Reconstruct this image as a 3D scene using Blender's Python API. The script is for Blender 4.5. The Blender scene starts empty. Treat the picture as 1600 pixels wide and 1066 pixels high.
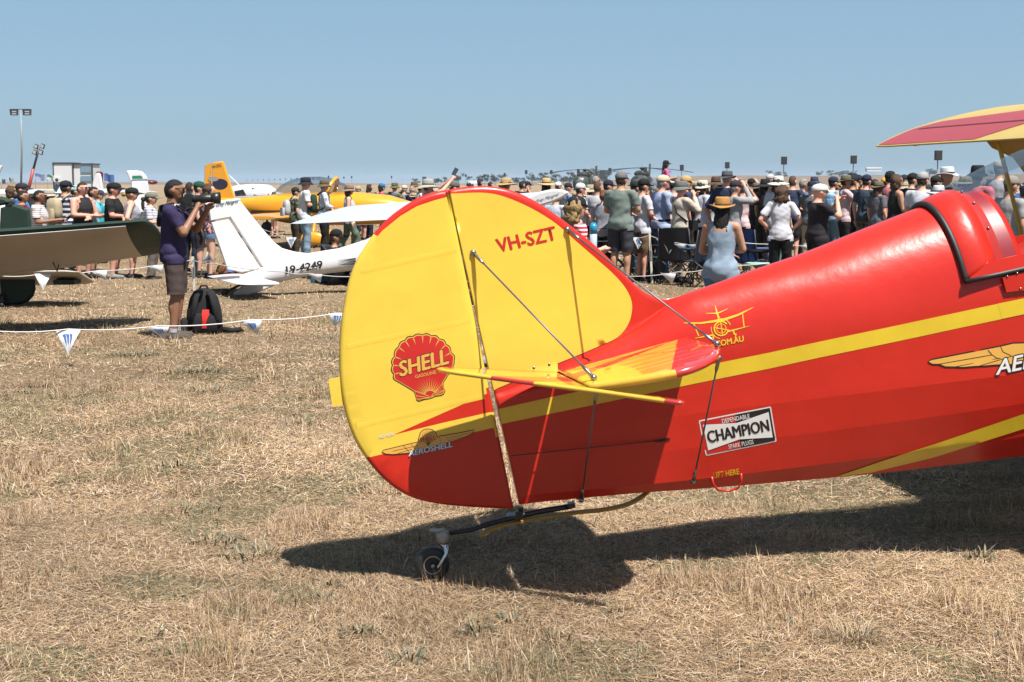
import bpy, bmesh, math, random
import numpy as np
from math import sin, cos, tan, atan, atan2, radians, degrees, pi, sqrt
from mathutils import Vector, Matrix
from mathutils.geometry import delaunay_2d_cdt

random.seed(7)
RNG = np.random.default_rng(11)
SC = bpy.context.scene
COL = SC.collection

# ------------------------------------------------------------------ camera
FPX = 2300.0; HZ = 286.0; EYE = 1.65
PITCH = atan((533 - HZ) / FPX)
cam_d = bpy.data.cameras.new('camera')
cam_d.sensor_width = 36.0
cam_d.lens = 36.0 * FPX / 1600.0
cam_d.clip_start = 0.1
cam_d.clip_end = 9000
cam = bpy.data.objects.new('camera', cam_d)
cam.location = (0, 0, EYE)
cam.rotation_euler = (pi / 2 - PITCH, 0, 0)
COL.objects.link(cam)
SC.camera = cam

# ------------------------------------------------------------------ sky, sun, exposure
SUN_EL, SUN_AZ = 63.0, 144.0          # azimuth clockwise from the view direction
world = bpy.data.worlds.new('World'); SC.world = world
world.use_nodes = True
wn = world.node_tree.nodes; wl = world.node_tree.links
wn.clear()
sky = wn.new('ShaderNodeTexSky'); sky.sky_type = 'NISHITA'
sky.sun_disc = False
sky.sun_elevation = radians(SUN_EL); sky.sun_rotation = radians(SUN_AZ)
sky.altitude = 0; sky.air_density = 0.7; sky.dust_density = 1.25; sky.ozone_density = 2.6
bg = wn.new('ShaderNodeBackground'); bg.inputs['Strength'].default_value = 0.056
wo = wn.new('ShaderNodeOutputWorld')
# thin even summer haze in front of the clear-sky model, the same in every direction
bg2 = wn.new('ShaderNodeBackground'); bg2.inputs['Color'].default_value = (0.140, 0.232, 0.304, 1); bg2.inputs['Strength'].default_value = 1.0
wmix = wn.new('ShaderNodeMixShader'); wmix.inputs['Fac'].default_value = 0.6
wl.new(sky.outputs[0], bg.inputs['Color']); wl.new(bg.outputs[0], wmix.inputs[1]); wl.new(bg2.outputs[0], wmix.inputs[2]); wl.new(wmix.outputs[0], wo.inputs['Surface'])
sun_d = bpy.data.lights.new('sun', 'SUN'); sun_d.energy = 5.0; sun_d.angle = radians(0.53)
sun_d.color = (1.0, 0.955, 0.88)
sun = bpy.data.objects.new('sun', sun_d); COL.objects.link(sun)
to_sun = Vector((sin(radians(SUN_AZ)) * cos(radians(SUN_EL)), cos(radians(SUN_AZ)) * cos(radians(SUN_EL)), sin(radians(SUN_EL))))
sun.rotation_euler = to_sun.to_track_quat('Z', 'Y').to_euler()
sun.location = to_sun * 60
SC.view_settings.view_transform = 'Standard'
SC.view_settings.look = 'None'
SC.view_settings.exposure = 1.15
SC.view_settings.gamma = 1.0
SC.render.engine = 'CYCLES'
SC.cycles.max_bounces = 8
SC.cycles.transparent_max_bounces = 16
SC.cycles.use_denoising = True
try:
    SC.cycles.volume_step_rate = 4
except Exception:
    pass

# ------------------------------------------------------------------ photo measurements -> world
C0 = np.array([0, 0, EYE]); FWD = np.array([0, cos(PITCH), -sin(PITCH)]); UPV = np.array([0, sin(PITCH), cos(PITCH)]); RGT = np.array([1.0, 0, 0])
def ray(x, y): return RGT * ((x - 800) / FPX) + UPV * (-(y - 533) / FPX) + FWD
def ground_at(x, y, z=0.0):
    d = ray(x, y); return C0 + d * ((z - EYE) / d[2])
def at_dist(x, y, Y):
    d = ray(x, y); return C0 + d * (Y / d[1])
def on_plane(x, y, P, n):
    d = ray(x, y); return C0 + d * (((P - C0) @ n) / (d @ n))

# ------------------------------------------------------------------ helpers
def lin(*c):
    if len(c) == 1: c = c[0]
    return tuple(((v / 255) / 12.92 if v / 255 <= 0.04045 else ((v / 255 + 0.055) / 1.055) ** 2.4) for v in c)
def tag(o, label=None, cat=None, group=None, kind=None):
    if label: o['label'] = label
    if cat: o['category'] = cat
    if group: o['group'] = group
    if kind: o['kind'] = kind
    return o
ORG = {}
def base_of(o): return ORG.get(o.name, np.zeros(3)) if o else np.zeros(3)
def empty(name, loc, label=None, cat=None, group=None):
    o = bpy.data.objects.new(name, None); COL.objects.link(o)
    o.location = Vector([float(v) for v in loc]); o.empty_display_size = 0.2
    ORG[o.name] = np.array(loc, float)
    return tag(o, label, cat, group)
def link_mesh(name, me, parent=None, mats=()):
    o = bpy.data.objects.new(name, me); COL.objects.link(o)
    for m in mats: me.materials.append(m)
    if parent is not None:
        o.parent = parent; ORG[o.name] = base_of(parent)
    return o
class MB:
    """collects faces in world coordinates, builds ONE mesh object"""
    def __init__(self): self.v = []; self.f = []; self.m = []; self.sm = []
    def add(self, vs, fs, mat=0, smooth=True):
        k = len(self.v); self.v.extend([tuple(map(float, p)) for p in vs])
        for f in fs: self.f.append(tuple(i + k for i in f)); self.m.append(mat); self.sm.append(smooth)
    def box(self, c, s, R=None, mat=0, taper=1.0):
        vs = []
        for z in (-.5, .5):
            t = 1.0 if z < 0 else taper
            for x, y in ((-.5, -.5), (.5, -.5), (.5, .5), (-.5, .5)):
                p = Vector((x * s[0] * t, y * s[1] * t, z * s[2]))
                if R is not None: p = R @ p
                vs.append(Vector(c) + p)
        self.add(vs, [(3, 2, 1, 0), (4, 5, 6, 7), (0, 1, 5, 4), (1, 2, 6, 5), (2, 3, 7, 6), (3, 0, 4, 7)], mat, False)
    def bar(self, a, b, w, h, mat=0):
        a = Vector(a); b = Vector(b); d = b - a
        R = d.to_track_quat('Z', 'Y').to_matrix()
        self.box((a + b) / 2, (w, h, d.length), R, mat)
    def tube(self, pts, r, n=8, mat=0, cap=True, sx=1.0, closed=False):
        pts = [Vector([float(q) for q in p]) for p in pts]; m = len(pts)
        rs = r if hasattr(r, '__len__') else [r] * m
        vs = []; prev = None
        for i, p in enumerate(pts):
            if closed: t = pts[(i + 1) % m] - pts[i - 1]
            else: t = pts[min(i + 1, m - 1)] - pts[max(i - 1, 0)]
            t.normalize()
            if prev is None:
                a = Vector((0, 0, 1)) if abs(t.z) < .9 else Vector((1, 0, 0))
                u = t.cross(a).normalized()
            else:
                u = prev - t * prev.dot(t)
                if u.length < 1e-6: u = t.orthogonal()
                u.normalize()
            prev = u; w = t.cross(u)
            for k in range(n):
                an = 2 * pi * k / n
                vs.append(p + (u * cos(an) * sx + w * sin(an)) * rs[i])
        fs = []
        for i in range(m if closed else m - 1):
            for k in range(n):
                j = (i + 1) % m
                fs.append((i * n + k, i * n + (k + 1) % n, j * n + (k + 1) % n, j * n + k))
        if cap and not closed:
            fs.append(tuple(range(n - 1, -1, -1))); fs.append(tuple((m - 1) * n + k for k in range(n)))
        self.add(vs, fs, mat)
    def lathe(self, c, prof, axis=(0, 0, 1), n=20, mat=0, sx=1.0, sy=1.0, u=None):
        ax = Vector(axis).normalized(); u = (Vector(u) if u is not None else ax.orthogonal()).normalized(); w = ax.cross(u)
        vs = []; c = Vector([float(q) for q in c])
        for r, h in prof:
            for k in range(n):
                an = 2 * pi * k / n
                vs.append(c + ax * h + (u * cos(an) * sx + w * sin(an) * sy) * r)
        fs = []
        for i in range(len(prof) - 1):
            for k in range(n):
                fs.append((i * n + k, i * n + (k + 1) % n, (i + 1) * n + (k + 1) % n, (i + 1) * n + k))
        if prof[0][0] > 1e-4: fs.append(tuple(range(n - 1, -1, -1)))
        if prof[-1][0] > 1e-4: fs.append(tuple((len(prof) - 1) * n + k for k in range(n)))
        self.add(vs, fs, mat)
    def ell(self, c, r, R=None, n=12, m=8, mat=0):
        vs = []; fs = []
        for i in range(m + 1):
            ph = pi * i / m
            for k in range(n):
                an = 2 * pi * k / n
                p = Vector((r[0] * sin(ph) * cos(an), r[1] * sin(ph) * sin(an), r[2] * cos(ph)))
                if R is not None: p = R @ p
                vs.append(Vector([float(q) for q in c]) + p)
        for i in range(m):
            for k in range(n):
                fs.append((i * n + k, (i + 1) * n + k, (i + 1) * n + (k + 1) % n, i * n + (k + 1) % n))
        self.add(vs, fs, mat)
    def loft(self, rings, mat=0, closed=True, cap=True, smooth=True):
        n = len(rings[0]); vs = [p for r in rings for p in r]; fs = []
        for i in range(len(rings) - 1):
            for k in range(n if closed else n - 1):
                fs.append((i * n + k, i * n + (k + 1) % n, (i + 1) * n + (k + 1) % n, (i + 1) * n + k))
        self.add(vs, fs, mat, smooth)
        if cap and closed:
            self.add(rings[0], [tuple(range(n - 1, -1, -1))], mat, False); self.add(rings[-1], [tuple(range(n))], mat, False)
    def mesh(self, name, off=np.zeros(3)):
        me = bpy.data.meshes.new(name)
        me.from_pydata([(p[0] - off[0], p[1] - off[1], p[2] - off[2]) for p in self.v], [], self.f)
        me.polygons.foreach_set('material_index', self.m)
        me.polygons.foreach_set('use_smooth', self.sm)
        me.update()
        return me
    def build(self, name, mats, parent=None, clean=False, angle=None):
        me = self.mesh(name, base_of(parent))
        if clean:
            bm = bmesh.new(); bm.from_mesh(me)
            bmesh.ops.remove_doubles(bm, verts=bm.verts, dist=1e-5)
            bmesh.ops.recalc_face_normals(bm, faces=bm.faces); bm.to_mesh(me); bm.free()
        if angle: me.set_sharp_from_angle(angle=radians(angle))
        return link_mesh(name, me, parent, mats if isinstance(mats, (list, tuple)) else [mats])

def pip(pt, poly):
    x, y = pt; c = False; j = len(poly) - 1
    for i in range(len(poly)):
        xi, yi = poly[i]; xj, yj = poly[j]
        if (yi > y) != (yj > y) and x < (xj - xi) * (y - yi) / (yj - yi + 1e-15) + xi: c = not c
        j = i
    return c
def resample(poly, step, closed=True):
    out = []; n = len(poly)
    for i in range(n if closed else n - 1):
        a = np.array(poly[i], float); b = np.array(poly[(i + 1) % n], float)
        k = max(1, int(np.ceil(np.linalg.norm(b - a) / step)))
        for q in range(k): out.append(a + (b - a) * q / k)
    if not closed: out.append(np.array(poly[-1], float))
    return out
def smooth_poly(pts, sub=4, closed=False):
    """Catmull-Rom through points"""
    P = [np.array(p, float) for p in pts]; n = len(P); out = []
    for i in range(n if closed else n - 1):
        p0 = P[i - 1] if (i > 0 or closed) else P[0]; p1 = P[i]; p2 = P[(i + 1) % n]; p3 = P[(i + 2) % n] if (i + 2 < n or closed) else P[-1]
        for k in range(sub):
            t = k / sub
            out.append(.5 * ((2 * p1) + (-p0 + p2) * t + (2 * p0 - 5 * p1 + 4 * p2 - p3) * t * t + (-p0 + 3 * p1 - 3 * p2 + p3) * t ** 3))
    if not closed: out.append(P[-1])
    return out
def tri_fill(poly, step=None, holes_edges=()):
    """triangulate a 2D polygon (optionally with an interior grid); returns verts, tris"""
    vs = [Vector((float(p[0]), float(p[1]))) for p in poly]; n = len(vs)
    es = [(i, (i + 1) % n) for i in range(n)]
    for line in holes_edges:
        k = len(vs); vs += [Vector((float(p[0]), float(p[1]))) for p in line]
        es += [(k + i, k + i + 1) for i in range(len(line) - 1)]
    if step:
        A = np.array([[p[0], p[1]] for p in poly]); lo = A.min(0); hi = A.max(0)
        for x in np.arange(lo[0] + step / 2, hi[0], step):
            for y in np.arange(lo[1] + step / 2, hi[1], step):
                if pip((x, y), poly): vs.append(Vector((x + 1e-4 * sin(y * 91), y + 1e-4 * cos(x * 77))))
    r = delaunay_2d_cdt(vs, es, [], 0, 1e-6)
    V = [(p.x, p.y) for p in r[0]]; T = []
    P2 = [(float(p[0]), float(p[1])) for p in poly]
    for f in r[2]:
        c = (sum(V[i][0] for i in f) / 3, sum(V[i][1] for i in f) / 3)
        if pip(c, P2): T.append(tuple(f))
    return V, T

# ------------------------------------------------------------------ materials
MATS = {}
KALB = 0.64        # reflectances below are read off the exposed photograph; this brings them to real base colours
def mat(name, col, rough=0.6, metal=0.0, coat=0.0, spec=0.5, var=0.0, vscale=8.0, bump=0.0, bscale=60.0, trans=0.0, emit=None, sheen=0.0, stretch=None, dirt=0.0):
    if name in MATS: return MATS[name]
    col = tuple(v * KALB for v in col)
    m = bpy.data.materials.new(name); m.use_nodes = True
    nt = m.node_tree; b = nt.nodes['Principled BSDF']
    b.inputs['Base Color'].default_value = (*col, 1); b.inputs['Roughness'].default_value = rough
    b.inputs['Metallic'].default_value = metal; b.inputs['Coat Weight'].default_value = coat
    b.inputs['Coat Roughness'].default_value = 0.05
    b.inputs['Specular IOR Level'].default_value = spec
    b.inputs['Sheen Weight'].default_value = sheen
    if trans: b.inputs['Transmission Weight'].default_value = trans
    tc = None
    if var or bump or dirt:
        tc = nt.nodes.new('ShaderNodeTexCoord')
        src = tc.outputs['Object']
        if stretch:
            mp = nt.nodes.new('ShaderNodeMapping'); mp.inputs['Scale'].default_value = stretch
            nt.links.new(src, mp.inputs['Vector']); src = mp.outputs['Vector']
    if var:
        no = nt.nodes.new('ShaderNodeTexNoise'); no.inputs['Scale'].default_value = vscale; no.inputs['Detail'].default_value = 6
        no.inputs['Roughness'].default_value = 0.65
        nt.links.new(src, no.inputs['Vector'])
        rm = nt.nodes.new('ShaderNodeMapRange'); rm.inputs['From Min'].default_value = .3; rm.inputs['From Max'].default_value = .7
        rm.inputs['To Min'].default_value = 1 - var; rm.inputs['To Max'].default_value = 1 + var
        nt.links.new(no.outputs['Fac'], rm.inputs['Value'])
        mx = nt.nodes.new('ShaderNodeVectorMath'); mx.operation = 'SCALE'
        mx.inputs[0].default_value = col; nt.links.new(rm.outputs['Result'], mx.inputs['Scale'])
        nt.links.new(mx.outputs['Vector'], b.inputs['Base Color'])
        rr = nt.nodes.new('ShaderNodeMapRange'); rr.inputs['From Min'].default_value = .25; rr.inputs['From Max'].default_value = .75
        rr.inputs['To Min'].default_value = max(0.02, rough * (1 - 1.2 * var)); rr.inputs['To Max'].default_value = min(1, rough * (1 + 1.2 * var))
        nt.links.new(no.outputs['Fac'], rr.inputs['Value']); nt.links.new(rr.outputs['Result'], b.inputs['Roughness'])
    if bump:
        n2 = nt.nodes.new('ShaderNodeTexNoise'); n2.inputs['Scale'].default_value = bscale; n2.inputs['Detail'].default_value = 4
        nt.links.new(src, n2.inputs['Vector'])
        bp = nt.nodes.new('ShaderNodeBump'); bp.inputs['Strength'].default_value = bump; bp.inputs['Distance'].default_value = 0.02
        nt.links.new(n2.outputs['Fac'], bp.inputs['Height']); nt.links.new(bp.outputs['Normal'], b.inputs['Normal'])
    if emit:
        b.inputs['Emission Color'].default_value = (*emit, 1); b.inputs['Emission Strength'].default_value = 1
    MATS[name] = m
    return m
RED = mat('red_dope_paint', (0.62, 0.026, 0.014), rough=.30, coat=.12, spec=.35, var=.06, vscale=5, bump=.10, bscale=13)
YEL = mat('yellow_dope_paint', (0.86, 0.60, 0.07), rough=.42, coat=.1, spec=.35, var=.05, vscale=6, bump=.05, bscale=11)
STRIPE = mat('yellow_stripe_paint', (0.80, 0.56, 0.03), rough=.32, coat=.35, var=.07, vscale=7, bump=.04, bscale=9)
BLACK = mat('black_rubber', (0.012, 0.012, 0.013), rough=.55)
STEEL = mat('brushed_steel', (0.42, 0.42, 0.44), rough=.32, metal=1, var=.1)
WIRE = mat('flying_wire_steel', (0.20, 0.18, 0.22), rough=.45, metal=.6)
CHROME = mat('chrome', (0.78, 0.79, 0.82), rough=.1, metal=1)
DARKM = mat('dark_steel', (0.055, 0.045, 0.05), rough=.4, metal=.5, var=.2, vscale=30)
DWHITE = mat('decal_white', (0.82, 0.82, 0.8), rough=.35)
DBLACK = mat('decal_black', (0.02, 0.012, 0.015), rough=.35)
DRED = mat('decal_red', (0.6, 0.02, 0.018), rough=.35)
DORANGE = mat('decal_orange', (0.80, 0.43, 0.085), rough=.38)
DYEL = mat('decal_yellow', (0.86, 0.52, 0.02), rough=.38)
DBLUE = mat('decal_blue', (0.06, 0.16, 0.42), rough=.4)
GWHITE = mat('white_gelcoat', (0.80, 0.80, 0.82), rough=.28, coat=.3, var=.03, vscale=3)
WPLAST = mat('white_plastic_film', (0.80, 0.80, 0.83), rough=.45, bump=.1, bscale=30)
CORD = mat('white_cord', (0.72, 0.70, 0.68), rough=.7)

def glass_mat(name, tint, alpha=.22, rough=.03):
    m = bpy.data.materials.new(name); m.use_nodes = True; nt = m.node_tree; nt.nodes.clear()
    o = nt.nodes.new('ShaderNodeOutputMaterial'); t = nt.nodes.new('ShaderNodeBsdfTransparent'); g = nt.nodes.new('ShaderNodeBsdfGlossy')
    t.inputs['Color'].default_value = (*tint, 1); g.inputs['Roughness'].default_value = rough; g.inputs['Color'].default_value = (.6, .6, .6, 1)
    fr = nt.nodes.new('ShaderNodeFresnel'); fr.inputs['IOR'].default_value = 1.22
    mx = nt.nodes.new('ShaderNodeMixShader'); hf2 = nt.nodes.new('ShaderNodeMath'); hf2.operation = 'MULTIPLY'; hf2.inputs[1].default_value = .55
    nt.links.new(fr.outputs[0], hf2.inputs[0]); nt.links.new(hf2.outputs[0], mx.inputs['Fac'])
    nt.links.new(t.outputs[0], mx.inputs[1]); nt.links.new(g.outputs[0], mx.inputs[2])
    nt.links.new(mx.outputs[0], o.inputs['Surface']); return m
PLEXI = glass_mat('tinted_plexiglass', (0.92, 0.92, 0.92))
PLEXI2 = glass_mat('grey_plexiglass', (0.78, 0.79, 0.80))

def text_tris(body, bold=0.0, shear=0.0, spacing=1.0):
    """flat lettering as 2D triangles, normalised: x 0..1 over its width, y 0..1 over the capital height"""
    c = bpy.data.curves.new('t', 'FONT'); c.body = body; c.offset = bold; c.shear = shear; c.space_character = spacing
    c.resolution_u = 3
    o = bpy.data.objects.new('t', c); COL.objects.link(o)
    dg = bpy.context.evaluated_depsgraph_get(); dg.update()
    me = o.evaluated_get(dg).to_mesh(); me.calc_loop_triangles()
    V = np.array([v.co[:2] for v in me.vertices]); T = [tuple(t.vertices) for t in me.loop_triangles]
    o.evaluated_get(dg).to_mesh_clear()
    bpy.data.objects.remove(o); bpy.data.curves.remove(c)
    lo = V.min(0); hi = V.max(0)
    return (V - lo) / (hi - lo), T
# ================================================================== GROUND
def ground_material():
    m = bpy.data.materials.new('dry_paddock_soil'); m.use_nodes = True; nt = m.node_tree; b = nt.nodes['Principled BSDF']
    tc = nt.nodes.new('ShaderNodeTexCoord')
    def noise(s, d=8, r=.65):
        n = nt.nodes.new('ShaderNodeTexNoise'); n.inputs['Scale'].default_value = s; n.inputs['Detail'].default_value = d; n.inputs['Roughness'].default_value = r
        nt.links.new(tc.outputs['Object'], n.inputs['Vector']); return n
    def ramp(n, cols):
        r = nt.nodes.new('ShaderNodeValToRGB'); r.color_ramp.elements.remove(r.color_ramp.elements[0])
        for i, (p, c) in enumerate(cols):
            e = r.color_ramp.elements[0] if i == 0 else r.color_ramp.elements.new(p)
            e.position = p; e.color = (*c, 1)
        nt.links.new(n.outputs['Fac'], r.inputs['Fac']); return r
    a = ramp(noise(.55, 10, .7), [(.34, (.150, .103, .064)), (.46, (.196, .139, .087)), (.56, (.226, .163, .104)), (.68, (.165, .117, .07))])
    f = ramp(noise(38, 8, .75), [(.3, (.55, .52, .48)), (.5, (1, 1, 1)), (.7, (1.25, 1.22, 1.15))])
    g = ramp(noise(.9, 6, .7), [(.56, (1, 1, 1)), (.70, (.76, .86, .74))])
    m1 = nt.nodes.new('ShaderNodeMixRGB'); m1.blend_type = 'MULTIPLY'; m1.inputs['Fac'].default_value = 1
    m2 = nt.nodes.new('ShaderNodeMixRGB'); m2.blend_type = 'MULTIPLY'; m2.inputs['Fac'].default_value = 1
    nt.links.new(a.outputs[0], m1.inputs[1]); nt.links.new(f.outputs[0], m1.inputs[2])
    nt.links.new(m1.outputs[0], m2.inputs[1]); nt.links.new(g.outputs[0], m2.inputs[2])
    nt.links.new(m2.outputs[0], b.inputs['Base Color'])
    b.inputs['Roughness'].default_value = .95; b.inputs['Specular IOR Level'].default_value = .15
    bp = nt.nodes.new('ShaderNodeBump'); bp.inputs['Strength'].default_value = .9; bp.inputs['Distance'].default_value = .05
    nb = noise(26, 8, .75); nt.links.new(nb.outputs['Fac'], bp.inputs['Height']); nt.links.new(bp.outputs['Normal'], b.inputs['Normal'])
    return m
def gheight(x, y):
    return 0.018 * np.sin(x * 1.7 + .6 * np.sin(y * .9)) * np.sin(y * 1.3 + .5) + 0.012 * np.sin(x * 4.1 + y * 2.3)
gm = MB()
xs = np.concatenate([np.linspace(-4000, -40, 14), np.linspace(-30, 30, 121), np.linspace(40, 4000, 14)])
ys = np.concatenate([np.linspace(-60, 2, 10), np.linspace(2.5, 40, 76), np.linspace(45, 300, 20), np.linspace(400, 5500, 14)])
X, Y = np.meshgrid(xs, ys)
fade = np.clip((34 - np.abs(X)) / 6, 0, 1) * np.clip((44 - Y) / 8, 0, 1) * np.clip((Y - 2) / 1, 0, 1)
flat = np.clip(1 - np.hypot(X - .6, (Y - 6)) / 1.2, 0, 1)
Z = gheight(X, Y) * fade * (1 - flat)
nx = len(xs)
gm.add(np.stack([X, Y, Z], -1).reshape(-1, 3), [(j * nx + i, j * nx + i + 1, (j + 1) * nx + i + 1, (j + 1) * nx + i) for j in range(len(ys) - 1) for i in range(nx - 1)])
GROUND_MAT = ground_material()
tag(gm.build('ground', GROUND_MAT), kind='structure')

# low dry rise on the skyline, right of the frame's middle
hill_mat = mat('dry_hill_grass', (.21, .145, .095), rough=1, spec=.05, var=.18, vscale=.012, stretch=(1, 1, 4))
hm = MB(); rows = []
for k, (dy, fr) in enumerate(((0, 0), (60, .35), (140, .72), (240, .94), (360, 1.0), (600, .8), (1000, 0))):
    row = []
    for x in np.linspace(-1600, 2600, 90):
        t = (x + 100) / 900
        h = 9.5 / (1 + math.exp(-(x - 160) / 60)) + 1.2 * sin(x / 90) + .7 * sin(x / 31 + 1) + 2.0
        if x < 60: h = min(h, 3.2 + .8 * sin(x / 140))
        row.append((x, 1300 + dy, max(0.0, h) * fr - .3))
    rows.append(row)
hm.loft(rows, closed=False, cap=False)
tag(hm.build('hills', hill_mat), kind='structure')

# ------------------------------------------------------------------ dry grass: every blade is geometry
def blade_material(name, rough=.75):
    m = bpy.data.materials.new(name); m.use_nodes = True; nt = m.node_tree; b = nt.nodes['Principled BSDF']
    at = nt.nodes.new('ShaderNodeAttribute'); at.attribute_name = 'tint'
    nt.links.new(at.outputs['Color'], b.inputs['Base Color'])
    b.inputs['Roughness'].default_value = rough; b.inputs['Specular IOR Level'].default_value = .3
    return m
def vnoise(x, y, s, seed):
    r = np.random.default_rng(seed); G = r.random((64, 64))
    u = (x / s) % 64; v = (y / s) % 64; i = u.astype(int); j = v.astype(int); fu = u - i; fv = v - j
    fu = fu * fu * (3 - 2 * fu); fv = fv * fv * (3 - 2 * fv); i1 = (i + 1) % 64; j1 = (j + 1) % 64
    return G[i, j] * (1 - fu) * (1 - fv) + G[i1, j] * fu * (1 - fv) + G[i, j1] * (1 - fu) * fv + G[i1, j1] * fu * fv
PAL = np.array([[.385, .285, .17], [.325, .228, .128], [.265, .178, .10], [.47, .39, .285], [.165, .108, .062], [.092, .06, .04], [.145, .14, .072], [.088, .105, .052]])
PAL = PAL * np.array([.96, .905, .885])
def scatter_rows(n, y0, y1, margin=1.5):
    # even density inside the camera's wedge
    y = np.sqrt(RNG.random(n) * (y1 ** 2 - y0 ** 2) + y0 ** 2)
    w = y * 860 / FPX + margin
    return (RNG.random(n) * 2 - 1) * w, y
def grass_mesh(name, bands):
    P = []; Cc = []
    for (n, y0, y1, lmin, lmax, wid, lie) in bands:
        x, y = scatter_rows(n, y0, y1)
        patch = .6 * vnoise(x, y, .9, 3) + .4 * vnoise(x, y, .28, 4)
        keep = RNG.random(n) < .35 + .9 * patch
        x = x[keep]; y = y[keep]; patch = patch[keep]; n = len(x)
        tall = np.clip((vnoise(x, y, .35, 9) - .62) * 4, 0, 1)
        L = (lmin + (lmax - lmin) * RNG.random(n) ** 2.2) * (.8 + .5 * tall)
        az = RNG.random(n) * 2 * pi
        el = np.where(RNG.random(n) < lie * (1 - .6 * tall), RNG.random(n) * .32, .5 + RNG.random(n) * .95)
        W = wid * (.6 + .8 * RNG.random(n))
        d = np.stack([np.cos(az) * np.cos(el), np.sin(az) * np.cos(el), np.sin(el)], 1)
        base = np.stack([x, y, gheight(x, y) * np.clip(1 - np.clip(1 - np.hypot(x - .6, y - 6) / 1.2, 0, 1), 0, 1) + .003 + .012 * RNG.random(n) * (el < .4)], 1)
        s = np.stack([-np.sin(az), np.cos(az), np.zeros(n)], 1)
        roll = (RNG.random(n) - .5) * 1.2
        s = s * np.cos(roll)[:, None] + np.array([0, 0, 1]) * np.sin(roll)[:, None] * .7
        tip = base + d * L[:, None]; tip[:, 2] -= .25 * L * np.cos(el) * (el > .4)
        tip[:, 2] = np.maximum(tip[:, 2], .004)
        tri = np.stack([base - s * W[:, None] / 2, base + s * W[:, None] / 2, tip], 1)
        P.append(tri.reshape(-1, 3))
        big = vnoise(x, y, 1.7, 21); mid = vnoise(x, y, .33, 22); green = vnoise(x, y, .7, 33) * .6 + vnoise(x, y, .22, 34) * .4
        r = RNG.random(n)
        idx = np.select([r < .22, r < .42, r < .62, r < .80, r < .93], [0, 1, 2, 3, 4], 5)
        idx = np.where((green > .58) & (RNG.random(n) < .42), 6 + (RNG.random(n) < .35), idx)
        idx = np.where((RNG.random(n) < .015), 6, idx)
        c = PAL[idx] * (.82 + .36 * RNG.random(n))[:, None] * (.70 + .44 * big + .22 * mid)[:, None]
        c[:, 0] *= 1.0; c[:, 2] *= (.92 + .2 * RNG.random(n))
        Cc.append(np.repeat(c, 3, 0))
    P = np.concatenate(P); Cc = np.concatenate(Cc); n = len(P)
    me = bpy.data.meshes.new(name)
    me.vertices.add(n); me.vertices.foreach_set('co', P.astype(np.float32).ravel())
    me.loops.add(n); me.loops.foreach_set('vertex_index', np.arange(n, dtype=np.int32))
    me.polygons.add(n // 3); me.polygons.foreach_set('loop_start', np.arange(0, n, 3, dtype=np.int32))
    a = me.attributes.new('tint', 'FLOAT_COLOR', 'POINT')
    a.data.foreach_set('color', np.concatenate([Cc, np.ones((n, 1))], 1).astype(np.float32).ravel())
    me.update(calc_edges=True)
    return me
straw = link_mesh('dry_grass', grass_mesh('dry_grass', [
    (640000, 3.6, 7.5, .025, .115, .0026, .955), (430000, 7.5, 12, .03, .125, .0038, .94),
    (250000, 12, 20, .03, .13, .0062, .90), (150000, 20, 42, .03, .11, .013, .82), (90000, 42, 120, .04, .10, .035, .7)]), None, [blade_material('straw_blades')])
tag(straw, 'short dry straw coloured grass covering the whole airfield', 'grass', kind='stuff')
# standing stubble and seed stalks
def stalks(name, spec, pal, seed):
    r = np.random.default_rng(seed); P = []; Cc = []
    for (cx, cy, n, spread, h, wid, lean) in spec:
        a = r.random(n) * 2 * pi; q = spread * np.sqrt(r.random(n)); x = cx + q * np.cos(a); y = cy + q * np.sin(a) * .8
        az = a + (r.random(n) - .5) * 1.6; ln = lean * (.3 + r.random(n)); L = h * (.45 + .75 * r.random(n))
        b = np.stack([x, y, np.zeros(n)], 1); d = np.stack([np.cos(az) * np.sin(ln), np.sin(az) * np.sin(ln), np.cos(ln)], 1)
        d2 = np.stack([np.cos(az) * np.sin(ln * 1.9), np.sin(az) * np.sin(ln * 1.9), np.cos(ln * 1.9)], 1)
        s = np.stack([-np.sin(az), np.cos(az), np.zeros(n)], 1) * (wid * (.6 + .8 * r.random(n)))[:, None]
        mid = b + d * (L * .55)[:, None]; tip = mid + d2 * (L * .45)[:, None]
        t1 = np.stack([b - s * .4, b + s * .4, mid + s * .5], 1); t2 = np.stack([b - s * .4, mid + s * .5, mid - s * .5], 1); t3 = np.stack([mid - s * .5, mid + s * .5, tip], 1)
        P.append(np.stack([t1, t2, t3], 1).reshape(-1, 3))
        c = np.array(pal)[r.integers(0, len(pal), n)] * (.75 + .5 * r.random(n))[:, None]
        Cc.append(np.repeat(c, 9, 0))
    P = np.concatenate(P); Cc = np.concatenate(Cc); n = len(P)
    me = bpy.data.meshes.new(name); me.vertices.add(n); me.vertices.foreach_set('co', P.astype(np.float32).ravel())
    me.loops.add(n); me.loops.foreach_set('vertex_index', np.arange(n, dtype=np.int32))
    me.polygons.add(n // 3); me.polygons.foreach_set('loop_start', np.arange(0, n, 3, dtype=np.int32))
    at = me.attributes.new('tint', 'FLOAT_COLOR', 'POINT'); at.data.foreach_set('color', np.concatenate([Cc, np.ones((n, 1))], 1).astype(np.float32).ravel())
    me.update(calc_edges=True); return me
sp = []
for k in range(560):
    x, y = scatter_rows(1, 4.2, 16); x = float(x[0]); y = float(y[0])
    sp.append((x, y, int(RNG.integers(3, 14)), .03 + .10 * RNG.random(), .035 + .05 * RNG.random(), .0028 + .0002 * y, .5))
g = ground_at(1335, 1005); sp.append((g[0], g[1], 420, .10, .11, .002, .9))
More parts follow.
